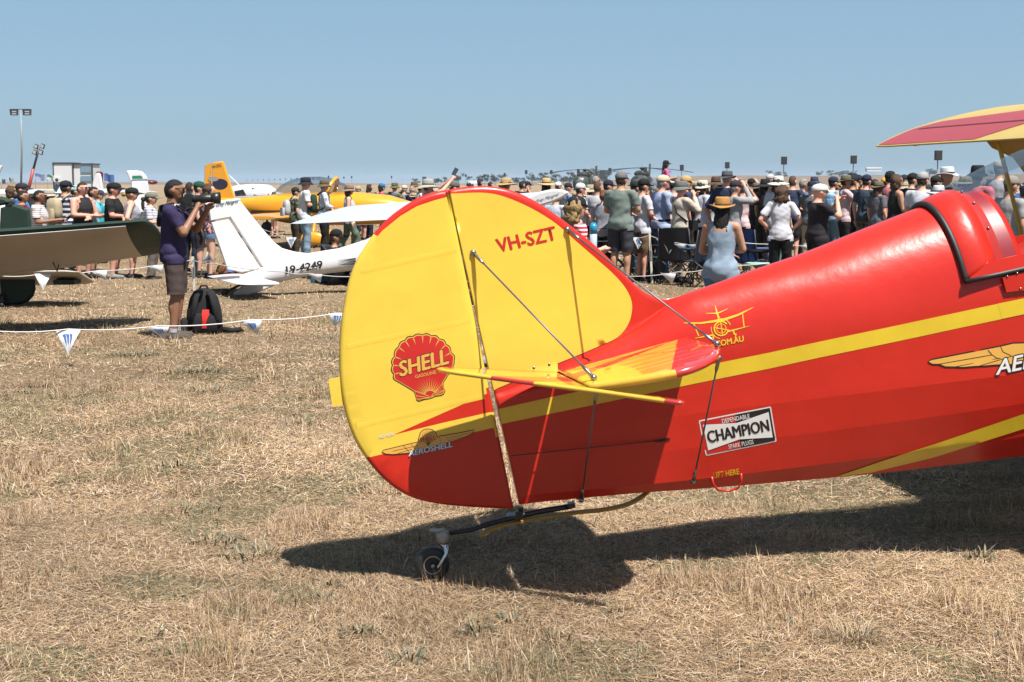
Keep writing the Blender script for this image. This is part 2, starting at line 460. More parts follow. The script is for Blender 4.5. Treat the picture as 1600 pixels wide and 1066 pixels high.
st = link_mesh('straw_tufts', stalks('straw_tufts', sp, [(.295, .23, .145), (.255, .185, .10), (.335, .285, .21), (.195, .13, .07)], 5), None, [blade_material('straw_stalks')])
tag(st, 'upright pale straw tufts scattered through the dry grass', 'grass', kind='stuff')
wp = []
for (px, py, n, s) in [(1270, 935, 60, .07), (1160, 925, 45, .06), (1250, 985, 50, .06), (1440, 962, 50, .07), (1530, 870, 60, .07), (1180, 995, 40, .05), (1480, 985, 40, .05), (1050, 940, 40, .06), (280, 1020, 60, .08), (330, 845, 160, .16),
                       (235, 1000, 40, .05), (740, 985, 40, .06), (800, 970, 40, .05), (310, 580, 220, .25), (210, 555, 160, .25), (330, 610, 160, .3), (290, 800, 120, .2), (390, 870, 120, .18), (470, 660, 60, .15), (450, 700, 60, .12), (270, 730, 40, .06),
                       (1380, 890, 40, .06), (960, 960, 30, .05), (560, 985, 40, .06), (90, 900, 50, .1), (150, 640, 60, .12), (60, 606, 60, .12), (420, 590, 70, .15), (1560, 1000, 40, .05), (870, 1000, 40, .05), (1100, 1030, 40, .06), (640, 1030, 50, .06)]:
    g = ground_at(px, py); wp.append((g[0], g[1], n, s, .045 + .025 * RNG.random(), .0045 + .0003 * g[1], 1.15))
for k in range(240):
    x, y = scatter_rows(1, 4.3, 20); wp.append((float(x[0]), float(y[0]), int(RNG.integers(6, 22)), .03 + .09 * RNG.random(), .03 + .03 * RNG.random(), .004 + .0003 * float(y[0]), 1.1))
wd = link_mesh('weeds', stalks('weeds', wp, [(.082, .09, .055), (.115, .118, .07), (.068, .08, .054), (.145, .132, .08), (.178, .142, .085), (.2, .152, .09)], 6), None, [blade_material('weed_leaves', .6)])
tag(wd, 'low grey green weeds dotted through the dry grass', 'weeds', kind='stuff')
# ================================================================== RED AND YELLOW BIPLANE
PSI = radians(10); TH = radians(12.6)
HF = np.array([cos(PSI), sin(PSI), 0]); NN = np.array([sin(PSI), -cos(PSI), 0]); ZZ = np.array([0, 0, 1.0])
OO = ground_at(675, 905)
AX = HF * cos(TH) + ZZ * sin(TH); BX = -HF * sin(TH) + ZZ * cos(TH)      # along / across the fuselage axis
plane = empty('biplane', OO, 'red and yellow aerobatic biplane with scallop emblem on its round rudder', 'biplane')
def PB(a, lat, b): return OO + AX * a + NN * lat + BX * b
def UB(x, y, lat=0.0):
    P = on_plane(x, y, OO + NN * lat, NN); return np.array([(P - OO) @ AX, (P - OO) @ BX])
def curve(px, lat=0.0, extra=(), k=4):
    q = [UB(x, y, lat) for x, y in smooth_poly(px, k)]
    A = [p[0] for p in q] + [e[0] for e in extra]; Bv = [p[1] for p in q] + [e[1] for e in extra]
    A = np.array(A); Bv = np.array(Bv); o = np.argsort(A); A = A[o]; Bv = Bv[o]
    return lambda a: np.interp(a, A, Bv)
A0 = UB(813, 795)[0]
W_ = lambda a: np.interp(a - A0, [0, .3, .6, 1.0, 1.5, 2.0, 2.4, 3.0, 3.6, 4.1], [.030, .055, .095, .16, .235, .285, .31, .335, .335, .30])
TOPPX = [(708, 295), (740, 291), (770, 291.5), (797, 297), (825, 308.5), (850, 323), (875, 340.5), (900, 359.5), (925, 379.5), (950, 403), (977, 430.5), (1000, 452), (1015, 461), (1035, 467), (1056, 464.5), (1080, 456), (1110, 446), (1180, 421), (1260, 394), (1350, 358), (1443, 322), (1480, 307), (1520, 300)]
b_top = curve(TOPPX)
VTPX = [(785, 612), (859, 582), (930, 548), (990, 513), (1035, 482), (1072, 458.8), (1110, 446), (1180, 421), (1260, 394), (1350, 358), (1443, 322), (1480, 307), (1520, 300)]
b_vt0 = curve(VTPX)
b_vt = lambda a: np.minimum(b_vt0(a), b_top(a))
aE, bE = UB(1600, 712, .15)
b_bot = curve([(812, 796), (850, 791), (900, 786), (1000, 776), (1100, 767.5), (1200, 758), (1280, 750), (1400, 737), (1500, 724), (1600, 711)], .10, [(aE + .5, bE - .05), (aE + 1.0, bE - .05), (aE + 1.6, bE + .06)])
def crease(px, lat):
    q = [UB(x, y, lat) for x, y in px]; s = (q[-1][1] - q[-2][1]) / (q[-1][0] - q[-2][0])
    return curve(px, lat, [(q[-1][0] + 1.8, q[-1][1] + s * 1.2)])
b_c3 = crease([(812, 785), (1040, 760), (1300, 722), (1600, 675)], .14)
b_c2 = crease([(812, 755), (1056, 710), (1300, 671), (1600, 622)], .17)
b_c1 = crease([(812, 712), (1066, 656), (1300, 619), (1600, 576)], .20)
b_su = crease([(780, 639), (859, 621), (1133, 565), (1200, 551.5), (1280, 534), (1600, 466)], .18)
FT = .016
aFin0, aFin1 = UB(985, 455)[0], UB(1075, 458)[0]
def w_at(a, b):
    a = np.asarray(a, float); b = np.asarray(b, float)
    W = W_(a); vt = b_vt(a); bs = np.minimum(b_su(a), vt - .03); c1 = np.minimum(b_c1(a), bs - .005); c2 = b_c2(a); c3 = b_c3(a); bb = b_bot(a); bt = b_top(a)
    up = np.clip((b - bs) / (vt - bs), 0, 1)
    wu = W * np.sqrt(np.clip(1 - up ** 2.3, 0, 1))
    lo = np.where(b > c2, 1 - .08 * (c1 - b) / (c1 - c2 + 1e-6), np.where(b > c3, .92 - .16 * (c2 - b) / (c2 - c3 + 1e-6), .76 - .36 * (c3 - b) / (c3 - bb + 1e-6)))
    wf = np.where(b > c1, wu, W * np.clip(lo, .4, 1))
    ft = FT * np.clip((aFin1 - a) / (aFin1 - aFin0), 0, 1) * np.sqrt(np.clip((bt - b) / .018, 0, 1)) * (a < aFin1)
    return (wf ** 3 + ft ** 3) ** (1 / 3)
def skin(a, b, eps=0.0, side=1):
    w = float(w_at(a, b))
    if eps:
        d = .004; ga = float(w_at(a + d, b) - w_at(a - d, b)) / (2 * d); gb = float(w_at(a, b + d) - w_at(a, b - d)) / (2 * d)
        g = np.array([-ga, 1, -gb]); g /= np.linalg.norm(g)
        return PB(a + g[0] * eps, side * (w + g[1] * eps), b + g[2] * eps)
    return PB(a, side * w, b)
def US(x, y):
    lat = .1
    for _ in range(6):
        a, b = UB(x, y, lat); lat = float(w_at(a, b))
    return a, b
aB = UB(1528, 300)[0]
def fuselage_rows(a):
    bb, c3, c2, c1, bs, vt, bt = [float(f(a)) for f in (b_bot, b_c3, b_c2, b_c1, b_su, b_vt, b_top)]
    bs = min(bs, vt - .03); c1 = min(c1, bs - .005)
    r = [bb, (bb + c3) / 2, c3, (c3 + c2) / 2, c2, (c2 + c1) / 2, c1] + [c1 + (bs - c1) * k / 4 for k in (1, 2, 3, 4)]
    r += [bs + (vt - bs) * sin(k / 18 * pi / 2) for k in range(1, 19)]
    r += [vt + (bt - vt) * sin(k / 16 * pi / 2) for k in range(1, 17)]
    return r
st_a = list(np.arange(A0, A0 + 1.0, .01)) + list(np.arange(A0 + 1.0, aB, .04)) + [aB]
fm = MB(); G = [fuselage_rows(a) for a in st_a]; nr = len(G[0]); na = len(st_a)
vs = []
for side in (1, -1):
    for a, r in zip(st_a, G):
        w = w_at(np.full(nr, a), np.array(r)); w[-1] = 0.0 if a > A0 + .001 else w[-1]
        for b, ww in zip(r, w): vs.append(PB(a, side * ww, b))
fs = []
for s in (0, 1):
    k = s * na * nr
    for i in range(na - 1):
        for j in range(nr - 1):
            q = (k + i * nr + j, k + (i + 1) * nr + j, k + (i + 1) * nr + j + 1, k + i * nr + j + 1)
            fs.append(q if s == 0 else q[::-1])
K = na * nr
for i in range(na - 1): fs.append((i * nr, K + i * nr, K + (i + 1) * nr, (i + 1) * nr))            # belly
for j in range(nr - 1): fs.append((j, j + 1, K + j + 1, K + j)); e = (na - 1) * nr; fs.append((e + j, K + e + j, K + e + j + 1, e + j + 1))
fm.add(vs, fs)
fus = fm.build('fuselage', RED, plane)
bm = bmesh.new(); bm.from_mesh(fus.data)
bm.verts.ensure_lookup_table()
sharp = set()
for s in (0, 1):
    for i in range(na - 1):
        for j in (0, 2, 4, 6): sharp.add((s * K + i * nr + j, s * K + (i + 1) * nr + j))
for e in bm.edges:
    k = (e.verts[0].index, e.verts[1].index)
    if k in sharp or k[::-1] in sharp: e.smooth = False
bmesh.ops.remove_doubles(bm, verts=bm.verts, dist=2e-5)
bmesh.ops.recalc_face_normals(bm, faces=bm.faces)
bm.to_mesh(fus.data); bm.free()

# forward fuselage, cockpit and cowling (beyond the right of the frame)
ff = MB()
aN = aE + 1.75
sill = lambda a: np.interp(a, [aB, aB + .2, aE + .55, aE + .8, aE + 1.6, aN], [UB(1548, 409, .3)[1] - .03, UB(1600, 400, .3)[1] - .03, UB(1600, 400, .3)[1] + .0, UB(1600, 400, .3)[1] + .10, UB(1600, 400, .3)[1] + .08, UB(1600, 400, .3)[1] - .02])
rings = []
for a in list(np.linspace(aB + .002, aN, 34)):
    W = float(W_(a)); bb, c3, c2, c1 = [float(f(a)) for f in (b_bot, b_c3, b_c2, b_c1)]; bt = float(sill(a))
    if a > aE + 1.2: t = (a - aE - 1.2) / .55; W *= 1 - .18 * t * t
    half = [(.40 * W, bb), (.76 * W, c3), (.92 * W, c2), (W, c1), (W, c1 + (bt - c1) * .5), (.985 * W, bt - .07), (.9 * W, bt - .018), (.6 * W, bt)]
    rings.append([PB(a, l, b) for l, b in half] + [PB(a, -l, b) for l, b in half[::-1]])
ff.loft(rings)
ff.build('nose_section', RED, plane, clean=True, angle=14)
pm = MB(); nose = PB(aN, 0, float(sill(aN)) - .36)
pm.lathe(nose, [(.17, -.02), (.165, .04), (.14, .13), (.09, .21), (.03, .26), (0, .27)], AX, 24)
pm.build('spinner', YEL, plane)
pm = MB()
for k in (0, 1):
    dr = (BX * cos(.5 + k * pi) + NN * sin(.5 + k * pi)); tr = np.cross(AX, dr)
    rr = []
    for t in np.linspace(.1, .95, 12):
        c = .10 * sin(min(1, t * 1.6 + .2) * pi * .55) * (1 if t < .85 else .75); tw = .9 - .7 * t
        ctr = nose + AX * .08 + dr * t
        e1 = tr * cos(tw) + AX * sin(tw); e2 = np.cross(dr, e1)
        rr.append([ctr + e1 * c * cos(q) + e2 * .016 * sin(q) for q in np.linspace(0, 2 * pi, 12, endpoint=False)])
    pm.loft(rr)
pm.build('propeller', DARKM, plane)

# ---------------------------------------------------------------- paint bands and lettering laid on the skin
def skin_patch(name, poly_px, m, eps=.0012, step=.05, parent=fus, both=False):
    poly = [US(x, y) for x, y in resample(poly_px, 14)]; poly = [(max(a, A0 - .001), b) for a, b in poly]
    V, T = tri_fill(poly, step)
    mb = MB()
    for s in ((1, -1) if both else (1,)):
        mb.add([skin(a, b, eps, s) for a, b in V], [t if s == 1 else t[::-1] for t in T])
    return mb.build(name, m, parent)
YFIN = [(704, 303), (750, 301), (780, 305), (810, 316), (840, 331), (870, 350.5), (900, 377), (930, 403), (958, 428), (977, 450), (987, 472), (986, 493), (979, 511), (964.5, 527.5), (943, 538)]
YFIN = [tuple(p) for p in smooth_poly(YFIN, 3)] + [(915, 550), (834, 583), (767, 611)]
skin_patch('yellow_fin_panel', YFIN, YEL, .0020, .03, both=True)
mbk = MB(); bA = UB(772, 609)[1]; bBt = UB(709, 303)[1]; rows = []
for b in np.linspace(bA, bBt, 24):
    w = float(w_at(A0 + .001, b)) + .0022; rows.append([PB(A0 + .004, w, b), PB(A0 - .0025, w * .8, b), PB(A0 - .0025, -w * .8, b), PB(A0 + .004, -w, b)])
mbk.loft(rows, closed=False, cap=False); mbk.build('fin_rear_edge', YEL, fus)
skin_patch('yellow_side_stripe', [(779.5, 639), (859, 621), (1000, 592), (1133, 565), (1200, 551.5), (1280, 534), (1400, 509), (1500, 487.5), (1565, 473.5), (1571, 497.5), (1500, 512.5), (1400, 534), (1280, 559), (1200, 576.5), (1069, 603), (964, 625), (784, 662.5)], STRIPE, .0012, .05, both=True)
def flat_side(name, poly_px, m, lat, eps):
    mb = MB(); poly = [UB(x, y, lat) for x, y in poly_px]; V, T = tri_fill(poly)
    mb.add([PB(a, lat + eps, b) for a, b in V], T); return mb.build(name, m, fus)
skin_patch('yellow_lower_stripe', [(1305, 744.5), (1380, 719), (1459, 694), (1533, 669), (1604, 645), (1608, 667), (1567, 680), (1459, 714), (1360, 738)], STRIPE, .0030, .014)
# the same bands carried on over the nose section
def nose_patch(name, poly_ab, m):
    mb = MB()
    V, T = tri_fill(poly_ab, .06)
    out = []
    for a, b in V:
        W = float(W_(a)); c3, c2, c1, bb = float(b_c3(a)), float(b_c2(a)), float(b_c1(a)), float(b_bot(a))
        w = W if b > c1 else W * (np.interp(b, [bb, c3, c2, c1], [.40, .76, .92, 1.0]))
        if a > aE + 1.2: w *= 1 - .18 * ((a - aE - 1.2) / .55) ** 2
        out.append(PB(a, w + .0018, b))
    mb.add(out, T); return mb.build(name, m, plane)
def NP(x, y, lat=.297): return tuple(UB(x, y, lat))
nose_patch('yellow_nose_stripe', resample([NP(1560, 474.5), NP(1600, 466), NP(1800, 424), NP(2000, 385), NP(2000, 410), NP(1800, 449), NP(1600, 491), NP(1566, 498.5)], .08), STRIPE)
nose_patch('yellow_lower_nose_stripe', resample([NP(1605, 645, .27), NP(1800, 575), NP(1980, 500), NP(1990, 530), NP(1800, 600), NP(1609, 667, .27)], .08), STRIPE)

def px_map_text(body, p0, p1, up, m_, name, parent, mapper, bold=.0, shear=0.0, layer=.0022, outline=None, arch=0.0, spacing=1.0):
    """lettering from p0 to p1 (photo pixels along the baseline), up = vector of the capital height"""
    V, T = text_tris(body, 0.0, shear, spacing)
    p0 = np.array(p0, float); p1 = np.array(p1, float); up = np.array(up, float); hgt = np.linalg.norm(up); ex = (p1 - p0) / np.linalg.norm(p1 - p0); ey = up / hgt
    def sheet(mb, dx, dy, lay):
        q = p0 + np.outer(V[:, 0], p1 - p0) + np.outer(V[:, 1] + arch * 4 * V[:, 0] * (1 - V[:, 0]), up) + (ex * dx + ey * dy) * hgt
        mb.add([mapper(a, b, lay) for a, b in q], T)
    if outline:
        mb = MB(); k = bold + outline[1] * 1.3
        for i in range(8): sheet(mb, k * cos(i * pi / 4) * 1.1, k * sin(i * pi / 4), layer - .0014 + .00012 * i)
        mb.build(name + '_outline', outline[0], parent)
    mb = MB()
    offs = [(0, 0)] if bold <= 0 else [(-bold, 0), (bold, 0), (0, bold * .6), (0, -bold * .6)]
    for i, (dx, dy) in enumerate(offs): sheet(mb, dx, dy, layer + .00015 * i)
    return mb.build(name, m_, parent)
def skin_px(x, y, eps): a, b = US(x, y); return skin(a, b, eps)
def skin_poly(name, poly, m_, eps, parent=fus):
    V, T = tri_fill(poly); mb = MB(); mb.add([skin_px(x, y, eps) for x, y in V], T); return mb.build(name, m_, parent)
px_map_text('VH-SZT', (779, 394.5), (870.5, 374), (-5.2, -20.5), DRED, 'registration_letters', fus, skin_px, bold=.04, layer=.0034)
px_map_text('LIFT HERE', (1115, 747), (1155, 740.5), (-1, -8.5), DYEL, 'lift_lettering', fus, skin_px, bold=.02)
px_map_text('.COM.AU', (1116, 543), (1162, 533.5), (-1, -9), DYEL, 'web_lettering', fus, skin_px, bold=.045)
# biplane pictogram
def bar_px(mb, a, b, w0, w1, eps=.0016):
    a = np.array(a, float); b = np.array(b, float); d = b - a; d /= np.linalg.norm(d); n_ = np.array([-d[1], d[0]])
    q = [a + n_ * w0 / 2, b + n_ * w1 / 2, b - n_ * w1 / 2, a - n_ * w0 / 2]
    mb.add([skin_px(x, y, eps) for x, y in q], [(0, 1, 2, 3)])
pic = MB(); c5 = lambda x, y: (780 + x / 3.81, 440 + y / 3.81)
for a, b, w0, w1 in [((1100, 247), (1200, 248), 1.2, 2.6), ((1200, 248), (1330, 230), 2.6, 4), ((1330, 230), (1420, 200), 4, 3), ((1420, 200), (1515, 153), 3, .6), ((1165, 338), (1275, 318), .8, 2.6), ((1360, 298), (1490, 265), 2.6, .6),
                     ((1158, 250), (1188, 325), 1.6, 1.6), ((1448, 190), (1458, 272), 1.6, 1.6), ((1285, 140), (1297, 190), .6, 2.6), ((1297, 190), (1308, 220), 2.6, 3), ((1230, 190), (1300, 190), .6, 2), ((1300, 190), (1362, 162), 2, .6),
                     ((1278, 318), (1270, 350), 2.4, 3), ((1270, 350), (1280, 368), 2.6, 1.4), ((1393, 292), (1402, 318), 2.4, 2.6), ((1410, 310), (1404, 338), 2, 1), ((1283, 275), (1368, 290), 1.4, 1.4), ((1318, 240), (1330, 320), 1.4, 1.4)]:
    bar_px(pic, c5(*a), c5(*b), w0, w1)
for r0, r1, g0, g1 in ((46, 38, .2, 5.6), (62, 58, 1.7, 3.3), (30, 26, 0, 6.28), (60, 55, 4.0, 5.9)):
    k = 20; ring = []
    for t in np.linspace(g0, g1, k):
        ring.append([c5(1322 + r * cos(t), 280 + r * sin(t)) for r in (r0, r1)])
    vsx = [skin_px(x, y, .0018) for q in ring for x, y in q]
    pic.add(vsx, [(2 * i, 2 * i + 1, 2 * i + 3, 2 * i + 2) for i in range(k - 1)])
pic.build('biplane_pictogram', DYEL, fus)
# spark plug sponsor plate
def quadmap(TL, TR, BR, BL):
    TL, TR, BR, BL = [np.array(p, float) for p in (TL, TR, BR, BL)]
    return lambda u, v: tuple((TL * (1 - u) + TR * u) * (1 - v) + (BL * (1 - u) + BR * u) * v)
cq = quadmap((1091.5, 657), (1204.5, 635), (1213.5, 690), (1103, 712.5))
def rrect(u0, v0, u1, v1, r, asp=2.1):
    out = []
    for cx, cy, s in ((u1 - r, v0 + r * asp, -pi / 2), (u1 - r, v1 - r * asp, 0), (u0 + r, v1 - r * asp, pi / 2), (u0 + r, v0 + r * asp, pi)):
        for k in range(5): t = s + k / 4 * pi / 2; out.append((cx + r * cos(t), cy + r * asp * sin(t)))
    return out
skin_poly('sponsor_plate', [cq(u, v) for u, v in rrect(0, 0, 1, 1, .02)], DWHITE, .0012)
skin_poly('sponsor_red_half', [cq(u, v) for u, v in ((.018, .035), (.5, .035), (.5, .965), (.018, .965))], DRED, .0019)
skin_poly('sponsor_black_half', [cq(u, v) for u, v in ((.5, .035), (.982, .035), (.982, .965), (.5, .965))], DBLACK, .0019)
skin_poly('sponsor_bow_tie', [cq(u, v) for u, v in ((.045, .14), (.5, .27), (.955, .14), (.955, .86), (.5, .73), (.045, .86))], DWHITE, .0026)
cpx = lambda x, y, e: skin_px(*cq(x, y), e)
px_map_text('CHAMPION', (.075, .655), (.925, .655), (0, -.32), DBLACK, 'sponsor_lettering', fus, cpx, bold=.02, layer=.0036)
px_map_text('DEPENDABLE', (.31, .205), (.69, .205), (0, -.12), DWHITE, 'sponsor_small_lettering', fus, cpx, bold=.012, layer=.0027)
px_map_text('SPARK PLUGS', (.33, .93), (.68, .93), (0, -.12), DWHITE, 'sponsor_small_lettering', fus, cpx, bold=.012, layer=.0027)
# winged emblem towards the nose
c7 = lambda x, y: (1280 + x / 3.134, 420 + y / 3.134)
def rim(poly, d):
    P = np.array(poly, float); c = P.mean(0); out = []; n = len(P)
    area = sum(P[i][0] * P[(i + 1) % n][1] - P[(i + 1) % n][0] * P[i][1] for i in range(n))
    for i in range(n):
        t = P[(i + 1) % n] - P[i - 1]; t /= np.linalg.norm(t) + 1e-9; nn = np.array([t[1], -t[0]]) * (1 if area > 0 else -1)
        out.append(tuple(P[i] + nn * d))
    return out
nose_px = lambda x, y, eps: PB(*[(lambda q: (q[0], float(W_(q[0])) + eps, q[1]))(UB(x, y, .315))][0])
def wing_emblem(Lw, mp, lines, parent, dpx):
    for poly, m_, e, nm in ((rim(Lw, dpx), DBLACK, .0022, 'winged_emblem_outline'), (Lw, DORANGE, .0029, 'winged_emblem')):
        V, T = tri_fill(poly); mb = MB(); mb.add([mp(x, y, e) for x, y in V], T); mb.build(nm, m_, parent)
    mb = MB()
    for a, b in lines:
        a = np.array(a, float); b = np.array(b, float); d = (b - a) / np.linalg.norm(b - a); n_ = np.array([-d[1], d[0]]) * dpx * .22
        mb.add([mp(*(a + n_), .0036), mp(*(b + n_), .0036), mp(*(b - n_), .0036), mp(*(a - n_), .0036)], [(0, 1, 2, 3)])
    mb.build('feather_lines', DBLACK, parent)
wingL = [c7(*p) for p in [(562, 462), (575, 455), (900, 385), (960, 370), (1060, 366), (1130, 372), (1130, 470), (1040, 470), (940, 470), (880, 472), (820, 478), (780, 480), (720, 486), (690, 484), (640, 484), (612, 472), (580, 472)]]
wing_emblem(wingL, nose_px, [(c7(*a), c7(*b)) for a, b in [((612, 473), (860, 425)), ((690, 485), (900, 440)), ((800, 480), (950, 432)), ((840, 400), (860, 425)), ((860, 425), (890, 445)), ((900, 385), (912, 410)), ((912, 410), (970, 438))]], plane, 2.2)
px_map_text('AEROSHELL', c7(880, 524), c7(1420, 400), (3 / 3.134, -74 / 3.134), DWHITE, 'sponsor_lettering', plane, nose_px, bold=.03, layer=.0044, outline=(DBLACK, .05), shear=.1)

# ---------------------------------------------------------------- plates: rudder, stabiliser, elevator
def offset_in(poly, d):
    n = len(poly); P = np.array(poly, float); out = []
    area = sum(P[i][0] * P[(i + 1) % n][1] - P[(i + 1) % n][0] * P[i][1] for i in range(n))
    for i in range(n):
        t = P[(i + 1) % n] - P[i - 1]; t /= np.linalg.norm(t) + 1e-12
        nn = np.array([-t[1], t[0]]) * (1 if area > 0 else -1); out.append(P[i] + nn * d)
    return out
def plate(name, outline, mp, T, r, base_mat, regions, mats, parent, step=.06):
    """two faces and a rounded rim; regions = [(polygon, material index)] painted by splitting the faces along the paint lines"""
    n = len(outline)
    def col(p):
        k = 0
        for poly, mi in regions:
            if pip(p, poly): k = mi
        return k
    inn = offset_in(outline, r); mid = offset_in(outline, r * .3)
    lines = [list(poly) + [poly[0]] for poly, _ in regions]
    V, Tr = tri_fill(inn, step, lines)
    mb = MB()
    for s in (1, -1):
        vs = [mp(x, y, s * T) for x, y in V]
        for t in Tr:
            c = (sum(V[i][0] for i in t) / 3, sum(V[i][1] for i in t) / 3)
            mb.add([vs[i] for i in t], [(0, 1, 2) if s == 1 else (2, 1, 0)], col(c))
    inn2 = offset_in(outline, r * 1.02)
    for i in range(n):
        j = (i + 1) % n; c = col(tuple((np.array(inn2[i]) + np.array(inn2[j])) / 2))
        for s in (1, -1):
            a = [mp(*inn[i], s * T), mp(*inn[j], s * T), mp(*mid[j], s * T * .72), mp(*mid[i], s * T * .72), mp(*outline[j], 0), mp(*outline[i], 0)]
            f = [(0, 1, 2, 3), (3, 2, 4, 5)]
            mb.add(a, f if s == -1 else [q[::-1] for q in f], c)
    o = mb.build(name, mats, parent, clean=True)
    return o
RH0 = OO + AX * UB(802.5, 795)[0] + BX * UB(802.5, 795)[1]; RH1 = OO + AX * UB(701.5, 297)[0] + BX * UB(701.5, 297)[1]
RB = (RH1 - RH0) / np.linalg.norm(RH1 - RH0)
DEF = radians(2.5)
r0 = -(AX - RB * (AX @ RB)); r0 /= np.linalg.norm(r0)
RA = r0 * cos(DEF) + NN * sin(DEF); RA -= RB * (RA @ RB); RA /= np.linalg.norm(RA)
RNm = np.cross(RA, RB); RNm = RNm if RNm @ NN > 0 else -RNm
def UR(x, y): P = on_plane(x, y, RH0, RNm); return ((P - RH0) @ RA, (P - RH0) @ RB)
def PR(a, b, n_): return RH0 + RA * a + RB * b + RNm * n_
ROUT = [(701.5, 296.5), (676, 301), (650, 311), (615, 334), (589, 359), (570, 385), (554, 413), (544, 441), (537, 475), (532, 512), (530, 550), (531, 590), (536, 630), (545, 665), (558, 695), (576, 722), (597, 746), (622, 766), (650, 779.5), (690, 788), (740, 792.5)]
rout = [UR(x, y) for x, y in smooth_poly(ROUT, 4)] + [UR(776, 794.5), UR(802.5, 795)]
rout += [UR(*p) for p in resample([(802.5, 795), (701.5, 300)], 40, False)[1:]]
inner = [(712, 304.5), (705, 306), (678, 313), (650, 322.5), (624, 338), (597, 360), (576, 384), (556, 412)]
reg = [([UR(*p) for p in [(712, 285)] + [(706, 306)] + inner[1:] + [(540, 415), (540, 350), (600, 300), (660, 285)]], 1),
       ([UR(*p) for p in [(613, 679), (690, 645), (774, 608), (781, 639.5), (690, 660)]], 1),
       ([UR(*p) for p in [(540, 722), (574, 714), (680, 689), (790, 662.5), (830, 830), (500, 830)]], 1)]
rud = plate('rudder', rout, PR, .017, .016, YEL, reg, [YEL, RED], plane)
RPX = lambda x, y, e: PR(*UR(x, y), .017 + e)
def rud_poly(name, poly, m_, eps, parent=None):
    V, T = tri_fill(poly); mb = MB(); mb.add([RPX(x, y, eps) for x, y in V], T); return mb.build(name, m_, parent or rud)
# rib tapes with stitching
def tape(mp, a, b, parent, wpx=9, m_=YEL):
    a = np.array(a, float); b = np.array(b, float); L = np.linalg.norm(b - a); d = (b - a) / L; n_ = np.array([-d[1], d[0]])
    mb = MB(); k = int(L / 4)
    rows = []
    for t in range(k + 1):
        p = a + d * L * t / k; bumpy = .0014 if t % 2 == 0 else .0008
        rows.append([mp(*(p - n_ * wpx / 2), .0002), mp(*(p - n_ * wpx * .28), .0005), mp(*p, bumpy * .55), mp(*(p + n_ * wpx * .28), .0005), mp(*(p + n_ * wpx / 2), .0002)])
    mb.loft(rows, closed=False, cap=False); return mb.build('rib_tape', m_, parent)
for a, b in (((562, 424), (711, 390)), ((541, 541), (733, 500)), ((557, 665), (755, 618))): tape(RPX, a, b, rud)
for a, b in (((722, 381.5), (858, 351)), ((752, 494), (964, 449.5))): tape(skin_px, a, b, fus)
# scallop emblem
c3 = lambda x, y: (500 + x / 4.634, 500 + y / 4.634)
val = [(553, 437), (533, 388), (524, 325), (537, 264), (566, 195), (612, 148), (668, 122), (737, 110), (800, 116), (857, 138), (905, 176), (940, 235), (963, 290)]
sc = []
cen = np.array((745, 340.0))
for i in range(len(val) - 1):
    a = np.array(val[i], float); b = np.array(val[i + 1], float)
    for k in range(6):
        t = k / 6; p = a + (b - a) * t; o = p - cen; o /= np.linalg.norm(o); sc.append(p + o * 13 * sin(pi * t))
sc += [np.array(p, float) for p in [(963, 290), (962, 318), (935, 370), (884, 450), (886, 480), (898, 505), (888, 530), (866, 540), (830, 545), (800, 556), (760, 565), (738, 572), (712, 581), (695, 572), (686, 535), (676, 510), (610, 470)]]
for s, m_, e, nm in ((1.03, DBLACK, .0012, 'scallop_emblem_outline'), (1.0, DORANGE, .0018, 'scallop_emblem_line'), (.965, DRED, .0024, 'scallop_emblem')):
    rud_poly(nm, [c3(*(cen + (p - cen) * s)) for p in sc], m_, e)
px_map_text('SHELL', c3(576, 406), c3(924, 312), (-7 / 4.634, -108 / 4.634), DORANGE, 'emblem_lettering', rud, RPX, bold=.05, layer=.0038, outline=(DBLACK, .022))
px_map_text('GASOLINE', c3(686, 420), c3(836, 384), (-1, -22 / 4.634), DORANGE, 'emblem_small_lettering', rud, RPX, bold=.03, layer=.0032)
rays = MB()
for k in range(15):
    t = radians(-158 + k * 9.3); o = np.array((792, 545.0)); p = o + np.array((cos(t), sin(t) * .95)) * (38 + 0); q = o + np.array((cos(t), sin(t) * .95)) * (148 - 25 * abs(k - 7) / 7)
    d = (q - p) / np.linalg.norm(q - p); n_ = np.array([-d[1], d[0]])
    rays.add([RPX(*c3(*(p + n_ * 3)), .0032), RPX(*c3(*q), .0032), RPX(*c3(*(p - n_ * 3)), .0032)], [(0, 1, 2)])
for i in range(1, len(val) - 1):
    p = cen + (np.array(val[i]) - cen) * .95; q = cen + (np.array(val[i]) - cen) * .74; d = (q - p) / np.linalg.norm(q - p); n_ = np.array([-d[1], d[0]])
    rays.add([RPX(*c3(*(p + n_ * 5)), .0032), RPX(*c3(*q), .0032), RPX(*c3(*(p - n_ * 5)), .0032)], [(0, 1, 2)])
for a, b in (((690, 545), (790, 560)), ((890, 505), (800, 558)), ((700, 570), (790, 560)), ((884, 452), (800, 548)), ((676, 508), (782, 548))):
    a = np.array(a, float); b = np.array(b, float); d = (b - a) / np.linalg.norm(b - a); n_ = np.array([-d[1], d[0]]) * 2.5
    rays.add([RPX(*c3(*(a + n_)), .0032), RPX(*c3(*(b + n_)), .0032), RPX(*c3(*(b - n_)), .0032), RPX(*c3(*(a - n_)), .0032)], [(0, 1, 2, 3)])
tag(rays.build('emblem_rays', DORANGE, rud), kind='stuff')
